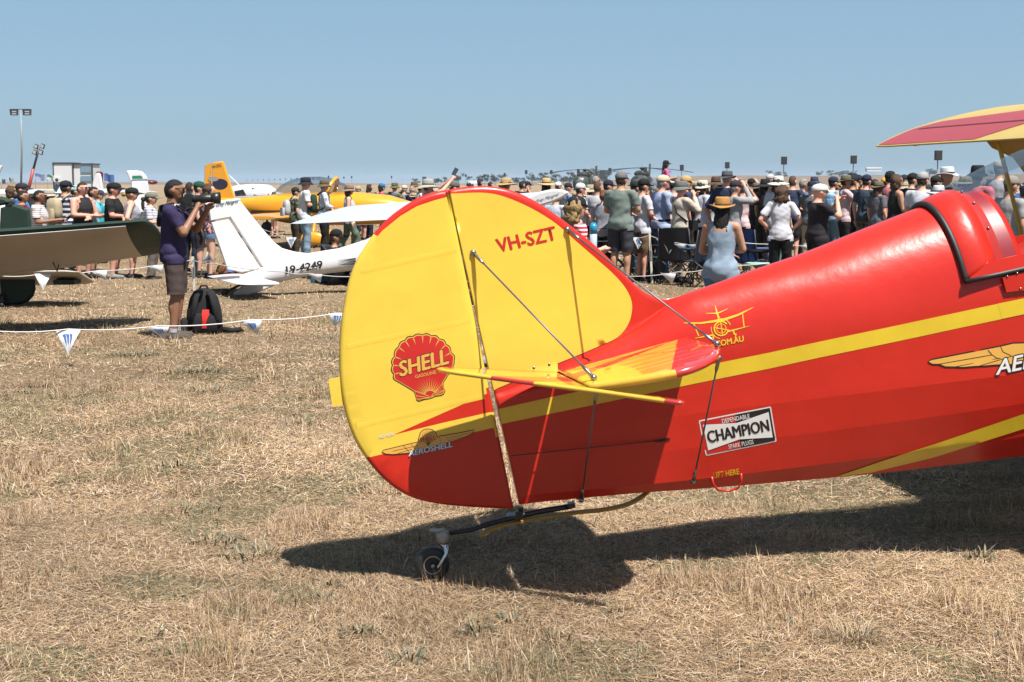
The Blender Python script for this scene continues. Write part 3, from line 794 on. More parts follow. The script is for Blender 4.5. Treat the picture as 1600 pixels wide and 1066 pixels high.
# winged emblem on the rudder
wl_ = [(445, 948), (455, 940), (600, 905), (690, 884), (706, 880), (712, 850), (722, 815), (745, 792), (775, 786), (808, 792), (832, 815), (845, 850), (860, 838), (905, 832), (990, 818), (1108, 793), (1109, 800), (1075, 825), (1020, 850), (950, 872), (900, 885), (860, 895), (760, 925), (700, 935), (640, 955), (590, 960), (520, 966), (470, 962)]
lines = [((520, 945), (700, 905)), ((600, 905), (640, 950)), ((655, 895), (690, 935)), ((560, 960), (660, 930)), ((905, 835), (930, 875)), ((860, 840), (870, 890)), ((930, 850), (1080, 812)), ((930, 868), (1030, 842))]
lines += [((778, 905), (778 + 68 * cos(t), 905 - 112 * sin(t))) for t in np.linspace(.6, 2.55, 9)]
wing_emblem([c3(*p) for p in wl_], RPX, [(c3(*a), c3(*b)) for a, b in lines], rud, 1.1)
px_map_text('SHELL', c3(718, 880), c3(836, 862), (0, -32 / 4.634), DRED, 'emblem_small_lettering', rud, RPX, bold=.01, layer=.0042)
px_map_text('AEROSHELL', c3(638, 982), c3(952, 912), (-1, -38 / 4.634), DWHITE, 'sponsor_lettering', rud, RPX, bold=.03, layer=.0048, outline=(DBLUE, .05), shear=.1)
px_map_text('NO PUSH', c3(425, 856), c3(530, 832), (0, -22 / 4.634), DWHITE, 'warning_lettering', rud, RPX, bold=.03, layer=.0016)
# trim tab
tb = MB(); q = [(516, 592), (532, 589), (541, 632), (522, 636), (519, 634), (513, 594)]
V, T = tri_fill([UR(*p) for p in q])
for s in (1, -1): tb.add([PR(a, b, s * .003) for a, b in V], [t if s == 1 else t[::-1] for t in T], smooth=False)
n6 = len(q); tq = [UR(*p) for p in q]
for i in range(n6): j = (i + 1) % n6; tb.add([PR(*tq[i], .003), PR(*tq[j], .003), PR(*tq[j], -.003), PR(*tq[i], -.003)], [(0, 1, 2, 3)], smooth=False)
tb.build('trim_tab', YEL, rud)
# rudder hinges
for px, py in ((717, 371), (765, 560), (797, 712)):
    h = MB(); ctr = PB(*(lambda q: (q[0], .0, q[1]))(UB(px, py)))
    h.tube([ctr - RB * .03, ctr + RB * .03], .006, 8)
    h.tube([ctr - RB * .012 - RA * -.03, ctr - RB * .012 + RA * .03], .008, 8); h.tube([ctr + RB * .014 - RA * -.03, ctr + RB * .014 + RA * .03], .008, 8)
    h.build('hinge', YEL if py < 600 else DARKM, plane)

# stabilisers and elevators
THS = radians(13.6)
ROLL = radians(1.5); NL = NN * cos(ROLL) + ZZ * sin(ROLL); LK = .92      # stands a little wing-low on the far side
CH = HF * cos(THS) + ZZ * sin(THS); SN = np.cross(CH, NL); SN = SN if SN[2] > 0 else -SN
L0 = on_plane(1074, 531, OO + NN * .08, NN) - NL * .08
HC = -.565
EANG = radians(4.8)
EA = -HF * cos(EANG) + ZZ * sin(EANG); EN = np.cross(NL, EA); EN = EN if EN[2] > 0 else -EN
HP = L0 + CH * HC
stab_out = [(0.0, .03), (0.0, .52), (-.01, .60), (-.035, .68), (-.07, .76), (-.13, .84), (-.19, .885), (-.25, .90), (-.32, .88), (-.40, .83), (-.48, .765), (-.560, .69)]
stab_out = [(p[0], p[1] * LK) for p in smooth_poly(stab_out, 3)] + [(-.560, .40), (-.560, .2), (-.560, .03), (-.3, .03)]
AP = (-.045, .10)
stab_reg = [([AP, (-.62, .15), (-.62, .30)], 1), ([AP, (-.62, .44), (-.62, .95), (-.275, .95), (-.275, .78)], 1)]
def ray_lat(l, c): return AP[1] + (l - AP[1]) * (c - AP[0]) / (-.565 - AP[0])
elev_out = [(.006, .05), (.10, .075), (.25, .12), (.40, .155), (.48, .175), (.52, .205), (.525, .255), (.49, .325), (.41, .41), (.31, .51), (.20, .61), (.09, .705), (.0, .785), (-.085, .87), (-.165, .955), (-.23, 1.02), (-.262, 1.04), (-.282, 1.025), (-.275, .985), (-.245, .935), (-.165, .868), (-.085, .803)]
elev_out = [(p[0], p[1] * LK) for p in smooth_poly(elev_out, 3)] + [(.006, .72 * LK), (.006, .5), (.006, .25)]
def er(l): return [(-.05, ray_lat(l, HC + .05)), (.6, ray_lat(l, HC - .6))]
elev_reg = [(er(.15) + er(.30)[::-1], 1), (er(.44) + [(.6, 1.2), (-.215, 1.2), (-.215, .7), (-.05, .5)], 1)]
STABR = mat('red_tailplane_paint', (0.60, 0.03, 0.025), rough=.3, coat=1.0, var=.06, vscale=6, bump=.015, bscale=9)
STABY = mat('yellow_tailplane_paint', (0.82, 0.50, 0.04), rough=.3, coat=1.0, var=.06, vscale=6, bump=.015, bscale=9)
for s in (1, -1):
    mpS = lambda c, l, t, s=s: L0 + CH * c + NL * (s * l) + SN * (t if s == 1 else -t)
    so = plate('stabiliser', stab_out, mpS, .016, .015, RED, stab_reg, [STABR, STABY], plane)
    for l in (.14, .24, .34, .44, .54, .62):
        c0 = -.02 if l < .5 else -.05; cs = np.linspace(c0, -.54, 27)
        for sg in (1, -1):
            mb = MB()
            for k in range(26):
                cm = (cs[k] + cs[k + 1]) / 2; mi = 1 if any(pip((cm, l), q) for q, _ in stab_reg) else 0
                mb.add([mpS(c, l, sg * (.016 + h)) + NN * dl for c in (cs[k], cs[k + 1]) for dl, h in ((-.006, .0002), (0, .0012), (.006, .0002))], [(0, 3, 4, 1), (1, 4, 5, 2)], mi)
            mb.build('rib_tape', [STABR, STABY], so)
    mpE = lambda e, l, t, s=s: HP + EA * e + NL * (s * l) + EN * (t if s == 1 else -t)
    plate('elevator', elev_out, mpE, .0085, .0085, RED, elev_reg, [STABR, STABY], plane)
# attachment plate with screws
skin_poly('bracket_plate', [(819, 577), (869, 562.5), (871, 570), (872, 582), (822, 596)], YEL, .004)
for x, y in ((834, 574.5), (858, 569), (869, 576), (828, 588), (867, 593)):
    mb = MB(); a, b = US(x, y); p = skin(a, b, .004); mb.lathe(p, [(.006, 0), (.006, .002), (.003, .004), (0, .0045)], NN, 10); mb.build('screw', STEEL, fus)

# bracing wires
def rod(name, a, b, r, m_, ends=True, flat=1.0):
    mb = MB(); a = np.array(a); b = np.array(b); d = (b - a) / np.linalg.norm(b - a)
    mb.tube([a, b], r, 8, 0, True, flat)
    if ends:
        for p, q in ((a, d), (b, -d)):
            mb.tube([p - q * .008, p + q * .05, p + q * .075], [.0075, .0075, .004], 8, 1)
            mb.ell(p - q * .006, (.013, .013, .013), n=8, m=6, mat=1)
    return mb.build(name, [m_, STEEL], plane)
skl = lambda x, y, e=.01: (lambda q: skin(q[0], q[1], e))(US(x, y))
def stab_pt(c, l, t=.03): return L0 + CH * c + NL * l + SN * t
for s in (1, -1):
    def mir(P, s=s): l = (P - OO) @ NN; return P if s == 1 else P - NN * 2 * l
    w1a, w1b = skl(740, 396), stab_pt(-.525, .56)
    w2a, w2b = skl(887, 360), stab_pt(-.02, .545)
    w3a, w3b = stab_pt(-.525, .56, -.03), skl(908, 778)
    w4a, w4b = stab_pt(-.03, .57, -.03), skl(1083, 749)
    for a, b in ((w1a, w1b), (w2a, w2b), (w3a, w3b), (w4a, w4b)): rod('bracing_wire', mir(a), mir(b), .0038, WIRE)
cab = MB(); cab.tube([skl(797, 709, .04), skl(1040, 687, .004)], .0022, 6); cab.build('rudder_cable', DARKM, plane)
mb = MB(); V, T = tri_fill([(1020, 690), (1030, 687), (1044, 684), (1048, 686), (1044, 688.5), (1030, 691)]); mb.add([skin_px(x, y, .003) for x, y in V], T); mb.build('cable_slot', DBLACK, fus)
mb = MB(); mb.tube([skl(x, y, e) for x, y, e in ((1112, 745, .0), (1113, 751, .02), (1120, 757, .03), (1136, 757.5, .033), (1151, 754, .03), (1157, 746, .02), (1158, 740, 0))], .0052, 8); mb.build('lift_handle', RED, fus)
mb = MB(); mb.tube([skl(908, 781, .0), skl(908, 778, .015)], .007, 8); mb.build('wire_lug', DARKM, fus)

# ---------------------------------------------------------------- tail wheel
cl = lambda x, y, lat=0.0: on_plane(x, y, OO + NN * lat, NN)
tw = MB(); path = [cl(*p) for p in smooth_poly([(1014, 766), (1003, 776), (978, 789), (940, 797), (900, 801), (850, 808), (800, 817), (765, 828), (750, 838)], 4)]
SPR = mat('leaf_spring_varnish', (.46, .24, .03), rough=.6, spec=.15, var=.2, vscale=20)
rings = []
for i, p in enumerate(path):
    rings.append([p + NN * a + ZZ * b for a, b in ((-.02, -.005), (.02, -.005), (.02, .005), (-.02, .005))])
tw.loft(rings, smooth=False); tw.build('leaf_spring', SPR, plane)
tw = MB(); tw.tube([cl(*p) for p in ((893, 791), (850, 798), (812, 806), (770, 817), (735, 828), (703, 833))], [.012, .012, .012, .011, .010, .010], 10); tw.build('tailwheel_arm', DARKM, plane)
tw = MB(); k = [cl(*p) for p in ((780, 815), (700, 834))]; hel = []
for i in range(120):
    t = i / 119; c_ = k[0] * (1 - t) + k[1] * t + ZZ * .012; hel.append(c_ + NN * (.02 + .006 * cos(i * .9)) + BX * .006 * sin(i * .9))
tw.tube(hel, .0014, 4); tw.build('steering_spring', DARKM, plane)
tw = MB(); tw.box(cl(800, 806), (.05, .07, .014), Matrix.Rotation(-.1, 3, 'Y')); tw.box(cl(811, 806, .03), (.03, .01, .035)); tw.box(cl(811, 806, -.03), (.03, .01, .035)); tw.build('spring_clamp', DARKM, plane)
tw = MB(); tw.box(cl(814, 798), (.02, .02, .03)); tw.build('spring_bracket', DARKM, plane)
tw = MB(); tw.box(cl(893, 789), (.03, .05, .02), Matrix.Rotation(-.2, 3, 'Y')); tw.build('spring_bracket', DARKM, plane)
ALU = mat('cast_alloy', (.40, .38, .35), rough=.5, metal=.3, var=.1, vscale=40)
tw = MB(); tw.lathe(cl(692, 846), [(.018, -.006), (.026, 0), (.028, .03), (.024, .043), (.012, .047), (.010, .056), (0, .057)], ZZ, 14); tw.box(cl(681, 828.5), (.05, .03, .006)); tw.build('swivel_block', ALU, plane)
tw = MB()
for l in (.042, -.042):
    tw.tube([cl(690, 848, 0), cl(697, 856, l * .8), cl(697, 866, l), cl(690, 878, l), cl(684, 887, l)], [.012, .011, .009, .008, .008], 8)
tw.build('fork', CHROME, plane)
axle = cl(675, 881); ax2 = cl(684, 885)
whl = MB(); whl.lathe(axle, [(.042, -.026), (.056, -.031), (.067, -.026), (.0725, -.013), (.0735, 0), (.0725, .013), (.067, .026), (.056, .031), (.042, .026)], NN, 28); 
wo_ = whl.build('tailwheel_tyre', BLACK, plane)
rim_ = MB(); rim_.lathe(axle, [(.043, -.024), (.036, -.028), (.012, -.02), (.012, .02), (.028, .018), (.036, .028), (.043, .024)], NN, 24); rim_.build('tailwheel_rim', ALU, wo_)
rim_ = MB(); rim_.lathe(axle + NN * .02, [(.011, 0), (.011, .022), (.006, .028), (0, .03)], NN, 10); rim_.tube([axle - NN * .05, axle + NN * .05], .006, 8); rim_.build('axle', STEEL, wo_)

# ---------------------------------------------------------------- canopy
def arch(sill_px, top_px, lat, grow=0.0, n=17, p=2.15):
    s = np.array(UB(*sill_px, lat)); t = np.array(UB(*top_px, 0))
    out = []
    for k in range(n):
        u = pi * k / (n - 1); c_, s_ = cos(u), sin(u)
        cc = math.copysign(abs(c_) ** (2 / p), c_); ss = abs(s_) ** (2 / p)
        q = s + (t - s) * ss; out.append(PB(q[0], (lat + grow) * cc, q[1] + grow * ss))
    return out
def deck_arch(sill_px, top_px, grow, n=31):
    s_ = np.array(US(*sill_px)); t_ = np.array(UB(*top_px, 0)); t_[1] = float(b_top(t_[0])); out = []
    for k in range(n):
        u = -1 + 2 * k / (n - 1); q = sin((1 - abs(u)) * pi / 2); p = s_ + (t_ - s_) * q
        w = float(w_at(p[0], min(p[1], float(b_vt(p[0])))))
        if abs(u) < 1e-6: w = 0.0
        rise = grow * q
        out.append(PB(p[0], -math.copysign(w + grow * (1 - q * .5) * (abs(u) > 1e-6), u), p[1] + rise))
    return out
HOODS = [((1509, 441), (1441, 318.5), .006), ((1513, 438), (1446, 316), .016), ((1533, 424), (1466, 305), .020), ((1552, 408), (1484, 297), .020)]
mb = MB(); mb.loft([deck_arch(a, b, g_) for a, b, g_ in HOODS], closed=False, cap=False)
can = mb.build('canopy_fairing', RED, plane)
md = can.modifiers.new('thick', 'SOLIDIFY'); md.thickness = .006; md.offset = -1
LIP = mat('red_canopy_lip', (.52, .03, .02), rough=.2, coat=.7)
mb = MB(); mb.loft([deck_arch(a, b, g_) for a, b, g_ in (((1551, 408), (1483, 297), .0225), ((1566, 404), (1498, 297), .014))], closed=False, cap=False)
mb.build('canopy_lip', LIP, can)
mb = MB(); mb.loft([deck_arch(a, b, .004) for a, b in (((1562, 405), (1494, 297.5)), ((1588, 399), (1519, 299.5)))], closed=False, cap=False); mb.build('headrest_cover', mat('maroon_cover', (.34, .018, .03), rough=.4), plane)
mb = MB()
for u in (.15, .3, .44, .6, .75, .9):
    A_ = deck_arch((1559, 406), (1491, 297.5), .022, 41); p = A_[int(u * 40)]; ctr = PB(UB(1560, 406, .286)[0], 0, UB(1560, 406, .286)[1]); d = Vector(p - ctr).normalized()
    mb.ell(p, (.006, .006, .006), n=8, m=5)
mb.build('rivets', STEEL, can)
mb = MB()
mb.tube(deck_arch((1508.5, 441), (1441, 318), .010, 41), .0125, 10)
def rail(px, py, lat=.30): return PB(*(lambda q: (q[0], lat, q[1]))(UB(px, py, lat)))
for s in (1, -1):
    pts = [rail(1508, 440), rail(1560, 429), rail(1600, 420), rail(1700, 400), rail(1850, 372)]
    pts = [p if s == 1 else p - NN * 2 * ((p - OO) @ NN) for p in pts]; mb.tube(pts, .0115, 10)
mb.build('canopy_seal', BLACK, plane)
for s in (1, -1):
    mb = MB(); up_ = [(1548, 408), (1600, 397), (1700, 377), (1850, 349)]; lo_ = [(1514, 437), (1600, 418), (1700, 398), (1850, 370)]
    rows = []
    for a, b in zip(up_, lo_):
        A_ = rail(*a, .300); B_ = rail(*b, .306)
        if s == -1: A_ = A_ - NN * 2 * ((A_ - OO) @ NN); B_ = B_ - NN * 2 * ((B_ - OO) @ NN)
        rows.append([A_, B_, B_ - NN * s * .015, A_ - NN * s * .015])
    mb.loft(rows, smooth=False); mb.build('canopy_rail', RED, plane)
PX = [((1552, 408), (1483, 296)), ((1575, 403), (1512, 280)), ((1600, 398), (1545, 263)), ((1640, 390), (1600, 238)), ((1690, 380), (1660, 218)), ((1740, 370), (1730, 204)), ((1790, 361), (1800, 206)), ((1830, 353), (1850, 226)), ((1850, 349), (1895, 275)), ((1852, 349), (1920, 336))]
mb = MB(); mb.loft([arch(a, b, .286, .010, 25) for a, b in PX], closed=False, cap=False); mb.build('canopy_glass', PLEXI, plane)
mb = MB(); A_ = arch((1600, 398), (1552, 262), .27, 0, 21)
mb = MB(); q = UB(1640, 560); mb.box(PB(q[0], 0, q[1]), (.12, .4, .62), Matrix.Rotation(-.35, 3, 'Y') if False else None); mb.build('seat', mat('black_vinyl', (.02, .02, .022), rough=.6), plane)
# cockpit lower skin panel with screws (right edge of the frame)
mb = MB(); V, T = tri_fill([(1568, 434), (1600, 427), (1640, 419), (1650, 448), (1574, 457)]); mb.add([nose_px(x, y, .012) for x, y in V], T, smooth=False); mb.build('access_panel', RED, plane)
for x, y in ((1575, 432), (1595, 451), (1590, 427)):
    mb = MB(); mb.ell(nose_px(x, y, .013), (.005, .005, .005), n=8, m=5); mb.build('screw', STEEL, plane)

# ---------------------------------------------------------------- wings (most of them beyond the right edge)
def airfoil(t, th):
    x = t
    yt = 5 * th * (.2969 * sqrt(x) - .126 * x - .3516 * x * x + .2843 * x ** 3 - .1036 * x ** 4)
    return yt
te = on_plane(1356, 230, OO - NN * 2.70, NN); TEa, TEb = (te - OO) @ AX, (te - OO) @ BX
CHORD = .98
WYEL = mat('yellow_wing_paint', (.60, .42, .10), rough=.45, coat=.1, var=.05, vscale=4)
WRED = mat('red_wing_paint', (.44, .035, .035), rough=.4, coat=.15, var=.05, vscale=4)
def wing(name, ta, tb, half, chord, y_in=0.0):
    def surf(t, lat, up, eps=0.0):     # t: 0 trailing edge, 1 leading edge
        s = abs(lat) / half; k = 1.0 if s < .88 else sqrt(max(.02, 1 - ((s - .88) / .12) ** 2)) * .45 + .55
        a = ta + chord * (.5 + (t - .5) * k) + (1 - k) * chord * -.35
        x = 1 - t
        h = airfoil(x, .12) * chord * k + .0
        cam_ = .02 * chord * (1 - (2 * x - .9) ** 2)
        return PB(a, lat, tb + (cam_ + (h + .004 + eps if up else -h * .75 - .004 - eps)))
    mb = MB(); lats = list(np.linspace(-half, -half * .86, 9)) + list(np.linspace(-half * .82, half * .82, 40)) + list(np.linspace(half * .86, half, 9))
    ts = [.5 - .5 * cos(pi * k / 22) for k in range(23)]
    rings = [[surf(t, l, True) for t in ts] + [surf(t, l, False) for t in ts[::-1]][1:-1] for l in lats]
    mb.loft(rings); o = mb.build(name, WYEL, plane); return o, surf
uw, us = wing('upper_wing', TEa, TEb, 2.70, CHORD)
lw, ls = wing('lower_wing', TEa + .10, float(b_bot(aE + .4)) + .03, 2.55, CHORD * .95)
def wing_patch(wo_, surf, poly, up=True, m_=WRED, nm='red_wing_band', eps=.0025):
    V, T = tri_fill(resample(poly, .06), .06); mb = MB(); mb.add([surf(t, l, up, eps) for t, l in V], T); mb.build(nm, m_, wo_)
for s in (-1, 1):
    wing_patch(uw, us, [(.015, s * 2.62), (.02, s * 1.36), (.30, s * 1.06), (.62, s * .3), (.80, s * .3), (.50, s * 1.6), (.40, s * 2.45), (.3, s * 2.62)])
    mb = MB()      # aileron gap: dark red strip on the unbroken skin, its shade painted in
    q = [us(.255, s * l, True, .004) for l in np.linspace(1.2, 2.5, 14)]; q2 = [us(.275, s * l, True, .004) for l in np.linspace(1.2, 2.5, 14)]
    mb.loft([q, q2], closed=False, cap=False); mb.build('aileron_gap', mat('gap_shade_paint', (.08, .012, .012), rough=.7), uw)
    # slave strut and I strut
    mb = MB(); mb.tube([us(.05, s * 1.17, False), ls(.06, s * 1.17, True)], .012, 8, sx=.6); mb.build('aileron_strut', YEL, plane)
    mb = MB(); rows = []
    for v, half_c in ((0, .30), (.05, .27), (.12, .16), (.25, .09), (.5, .075), (.75, .09), (.88, .16), (.95, .27), (1, .30)):
        top = us(.52, s * 1.62, False); bot = ls(.52, s * 1.62, True); c_ = top * (1 - v) + bot * v
        rows.append([c_ + AX * half_c * cos(t) + NN * .014 * sin(t) for t in np.linspace(0, 2 * pi, 14, endpoint=False)])
    mb.loft(rows); mb.build('interplane_strut', WYEL, plane)
    mb = MB(); mb.tube([us(.75, s * .35, False), PB(aE + .75, s * .30, float(sill(aE + .75)) - .03)], .017, 8, sx=.5); mb.tube([us(.3, s * .35, False), PB(aE + .72, s * .30, float(sill(aE + .75)) - .03)], .015, 8, sx=.5); mb.build('cabane_strut', WYEL, plane)
    # main gear
    mb = MB(); hub = OO + HF * 3.55 + NN * s * .78 + ZZ * .19
    mb.tube([PB(aE + .55, s * .2, float(b_bot(aE + .55)) + .03), hub + ZZ * .05 - NN * s * .08], [.05, .035], 8, sx=.4); mb.build('gear_leg', RED, plane)
    mb = MB(); mb.lathe(hub, [(.08, -.05), (.15, -.06), (.185, -.035), (.19, 0), (.185, .035), (.15, .06), (.08, .05)], NN, 24); mb.build('wheel', BLACK, plane)
    mb = MB(); mb.ell(hub + ZZ * .06, (.30, .085, .16), n=16, m=10, R=Matrix.Rotation(PSI, 3, 'Z')); mb.build('wheel_spat', RED, plane)
mb = MB(); mb.ell(us(.2, -2.45, False), (.05, .03, .03), n=8, m=6); mb.build('aileron_weight', DARKM, uw)
# ================================================================== OTHER AIRCRAFT AND THE FIELD BEHIND
class Frame:
    """vertical reference plane of an aircraft: heading hf, starboard-side normal nn towards the camera"""
    def __init__(s, O, yaw):
        s.O = np.array(O, float); s.hf = np.array([cos(yaw), sin(yaw), 0]); s.nn = np.array([sin(yaw), -cos(yaw), 0])
    def U(s, x, y, lat=0.0):
        P = on_plane(x, y, s.O + s.nn * lat, s.nn); return np.array([(P - s.O) @ s.hf, P[2]])
    def P(s, h, lat, z): return s.O * np.array([1, 1, 0]) + s.hf * h + s.nn * lat + ZZ * z
def slab(fr, px, t, lat=0.0):
    """solid plate traced in its own plane with a rounded edge"""
    poly = [tuple(fr.U(x, y, lat)) for x, y in px]; inn = offset_in(poly, t * .6); mb = MB()
    V, T = tri_fill(inn)
    for s in (1, -1): mb.add([fr.P(h, lat + s * t, z) for h, z in V], [q if s == 1 else q[::-1] for q in T], smooth=False)
    n = len(poly)
    for i in range(n):
        j = (i + 1) % n
        for s in (1, -1):
            q = [fr.P(*(lambda p: (p[0], lat + s * t, p[1]))(inn[k])) for k in (i, j)] + [fr.P(poly[k][0], lat, poly[k][1]) for k in (j, i)]
            mb.add(q, [(0, 1, 2, 3)])
    return mb
def body_loft(fr, st, n=48, sq=2.4):
    """st: (px, y_top, y_bottom, half width)"""
    mb = MB(); rings = []; info = []
    for x, yt, yb, w in st:
        h, zt = fr.U(x, yt); h2, zb = fr.U(x, yb); h = (h + h2) / 2; zc = (zt + zb) / 2; r = (zt - zb) / 2
        ring = []
        for k in range(n):
            a = 2 * pi * k / n; c_, s_ = cos(a), sin(a)
            ring.append(fr.P(h, w * math.copysign(abs(c_) ** (2 / sq), c_), zc + r * math.copysign(abs(s_) ** (2 / sq), s_)))
        rings.append(ring); info.append((h, zc, r, w))
    mb.loft(rings); return mb, np.array(info)
def on_body(fr, info, x, y, eps, sq=2.4):
    lat = 0.1
    for _ in range(5):
        h, z = fr.U(x, y, lat); zc = np.interp(h, info[:, 0], info[:, 1]); r = np.interp(h, info[:, 0], info[:, 2]); w = np.interp(h, info[:, 0], info[:, 3])
        lat = w * max(0, 1 - min(1, abs(z - zc) / r) ** sq) ** (1 / sq) + eps
    return fr.P(h, lat, z)
def wing_between(A, B, fwd, chord, th=.13, n=14, tipk=.75, up=ZZ):
    """tapered aerofoil slab from point A to point B (quarter chord), fwd = chord direction"""
    mb = MB(); rings = []; ts = [.5 - .5 * cos(pi * k / 10) for k in range(11)]
    for i in range(n + 1):
        u = i / n; s = abs(2 * u - 1); c_ = chord * (1 if s < .8 else 1 - (1 - tipk) * ((s - .8) / .2) ** 2); k = 1 if s < .96 else .55
        o = A * (1 - u) + B * u
        ring = [o + fwd * c_ * (t - .7) + up * (airfoil(1 - t, th) * c_ * k) for t in ts] + [o + fwd * c_ * (t - .7) - up * (airfoil(1 - t, th) * .6 * c_ * k) for t in ts[::-1]][1:-1]
        rings.append(ring)
    mb.loft(rings); return mb

# ---------------------------------------------------------------- white ultralight with the tall fin
O2 = ground_at(385, 461); wf = Frame(O2, radians(24))
wp_ = empty('light_aircraft', O2, 'white ultralight aeroplane with tall fin and low tail beside the photographer', 'aircraft', )
mb, winfo = body_loft(wf, [(374, 430, 440, .03), (385, 427, 441, .06), (400, 422, 442, .085), (420, 412, 442, .10), (445, 402, 439, .12), (480, 396, 431, .14), (530, 388, 425, .18), (575, 374, 421, .25), (620, 350, 420, .40), (660, 332, 424, .50), (720, 328, 432, .53), (760, 345, 438, .50), (800, 370, 438, .40), (825, 385, 430, .25)])
wb = mb.build('fuselage', GWHITE, wp_)
slab(wf, smooth_poly([(323, 319), (324, 317), (371, 310), (374, 312)], 2) + [(390, 333), (412, 360), (430, 380), (441, 388), (458, 393), (480, 396), (470, 410), (440, 412), (409, 418), (358, 340), (328, 346)], .035).build('fin', GWHITE, wp_)
slab(wf, [(328.5, 347.5), (357, 341.5), (407, 418), (395, 423), (378, 426), (354, 421)], .028).build('rudder', GWHITE, wp_)
slab(wf, [(364, 459), (367, 462), (384, 463), (405, 456), (430, 446), (442, 438), (385, 440)], .03).build('ventral_fin', GWHITE, wp_)
c_ = wf.P(*(lambda q: (q[0], 0, q[1]))(wf.U(392, 437)))
wing_between(c_ + wf.nn * 1.1, c_ - wf.nn * 1.2, wf.hf, .62, .10).build('stabiliser', GWHITE, wp_)
mb = MB(); p0 = wf.P(*(lambda q: (q[0], 0.0, q[1]))(wf.U(378, 444))); p1 = wf.P(*(lambda q: (q[0], .02, q[1]))(wf.U(350, 457)))
mb.tube([p0, p1], .02, 6); mb.lathe(p1, [(.03, -.02), (.055, -.015), (.055, .015), (.03, .02)], wf.nn, 12); mb.build('tailwheel', DARKM, wp_)
A_ = at_dist(517, 333, 27); B_ = at_dist(850, 312, 19.6)
wing_between(A_, B_, np.array([.865, .44, .23]), 1.25, .13, tipk=.93, up=np.array([-.2, -.1, .97])).build('wing', GWHITE, wp_)
wt = Frame(at_dist(850, 310, 19.3) * np.array([1, 1, 0]), radians(-4))
slab(wt, smooth_poly([(806, 320), (835, 303), (862, 296), (880, 297), (888, 302), (876, 311), (848, 321), (815, 328)], 3, True), .04).build('winglet', GWHITE, wp_)
def frame_text(body, p0, p1, up, m_, name, parent, mp, **k): return px_map_text(body, p0, p1, up, m_, name, parent, mp, **k)
GREYT = mat('grey_lettering', (.10, .16, .19), rough=.5)
frame_text('The Grey Mangrel', (326, 327), (372, 318.5), (1, -8), GREYT, 'name_lettering', wp_, lambda x, y, e: wf.P(*(lambda q: (q[0], .037 + e * 2, q[1]))(wf.U(x, y, .035))), shear=.35, bold=.03)
frame_text('Grey Mangrel', (836, 319), (873, 307), (1, -6.5), GREYT, 'name_lettering', wp_, lambda x, y, e: wt.P(*(lambda q: (q[0], .04 + e * 2, q[1]))(wt.U(x, y, .04))), shear=.35, bold=.01)
frame_text('19-4249', (448, 428.5), (504, 419), (-1.2, -12), DBLACK, 'registration_letters', wp_, lambda x, y, e: on_body(wf, winfo, x, y, .03 + e), bold=.05)
for k in range(3):
    mb = MB(); a = on_body(wf, winfo, 528, 407 + 4 * k, .006); b = on_body(wf, winfo, 556, 404 + 4 * k, .006); mb.tube([a, b], [.001, .008], 4); mb.build('pinstripe', DBLACK, wp_)
for s in (1, -1):
    mb = MB(); q = wf.U(690, 432); hub = wf.P(q[0], s * .8, .2); mb.tube([wf.P(q[0], s * .3, q[1] + .05), hub], [.03, .025], 6); mb.lathe(hub, [(.06, -.05), (.19, -.06), (.2, 0), (.19, .06), (.06, .05)], wf.nn, 18); mb.build('wheel', BLACK, wp_)

# ---------------------------------------------------------------- orange low wing aircraft
ORG_P = mat('orange_yellow_gloss', (.80, .36, .012), rough=.25, coat=.5, var=.03)
NAVY = mat('navy_gloss', (.018, .018, .05), rough=.3, coat=.3)
O3 = np.array([(450 - 800) / FPX * 38, 38.0, 0]); of = Frame(O3, radians(-6))
op = empty('low_wing_aircraft', O3, 'orange low wing aeroplane with bubble canopy parked behind the white ultralight', 'aircraft')
mb, oinfo = body_loft(of, [(325, 309, 317, .06), (345, 309, 322, .12), (385, 309, 334, .24), (420, 305, 343, .38), (450, 301, 349, .48), (520, 300, 352, .52), (560, 300, 352, .50), (610, 305, 350, .45), (645, 316, 346, .32), (655, 324, 340, .18)])
mb.build('fuselage', ORG_P, op)
slab(of, [(332, 254.5), (347, 252), (350, 253.5), (357, 276), (368, 311), (330, 312)], .05).build('fin', ORG_P, op)
slab(of, [(320, 258.5), (331, 254.8), (329, 312), (318, 313)], .045).build('rudder', ORG_P, op)
for px, py, rx, ry, m_, nm, e in ((344, 288, 12, 8.5, NAVY, 'fin_disc', .004), (333, 280, 8.5, 3.6, mat('grey_marking', (.3, .3, .32)), 'fin_disc', .008)):
    mb = MB(); pts = []
    for k in range(24): q = of.U(px + rx * cos(k / 24 * 2 * pi), py + ry * sin(k / 24 * 2 * pi), .05); pts.append(of.P(q[0], .05 + e, q[1]))
    mb.add(pts, [tuple(range(24))], smooth=False); mb.build(nm, m_, op)
frame_text('VH-ZVL', (330.5, 263.5), (346, 260.5), (0, -4.2), DBLACK, 'registration_letters', op, lambda x, y, e: of.P(*(lambda q: (q[0], .056 + e, q[1]))(of.U(x, y, .05))), bold=.02)
mb = MB()
P_ = [on_body(of, oinfo, x, y, .012) for x in np.linspace(392, 560, 16) for y in (329, 333)]
mb.add(P_, [(2 * i, 2 * i + 1, 2 * i + 3, 2 * i + 2) for i in range(15)]); mb.build('navy_stripe', NAVY, op)
mb = MB(); rings = []
for x, yt, w in ((428, 301, .10), (440, 289, .30), (455, 281, .38), (475, 276.5, .42), (500, 276, .42), (520, 279, .42), (538, 287, .36), (552, 298, .22), (557, 302, .10)):
    h, zt = of.U(x, yt); zb = of.U(x, 304)[1]
    rings.append([of.P(h, w * cos(a), zb + (zt - zb) * sin(a)) for a in np.linspace(0, pi, 13)])
mb.loft(rings, closed=False, cap=False); mb.build('canopy', PLEXI2, op)
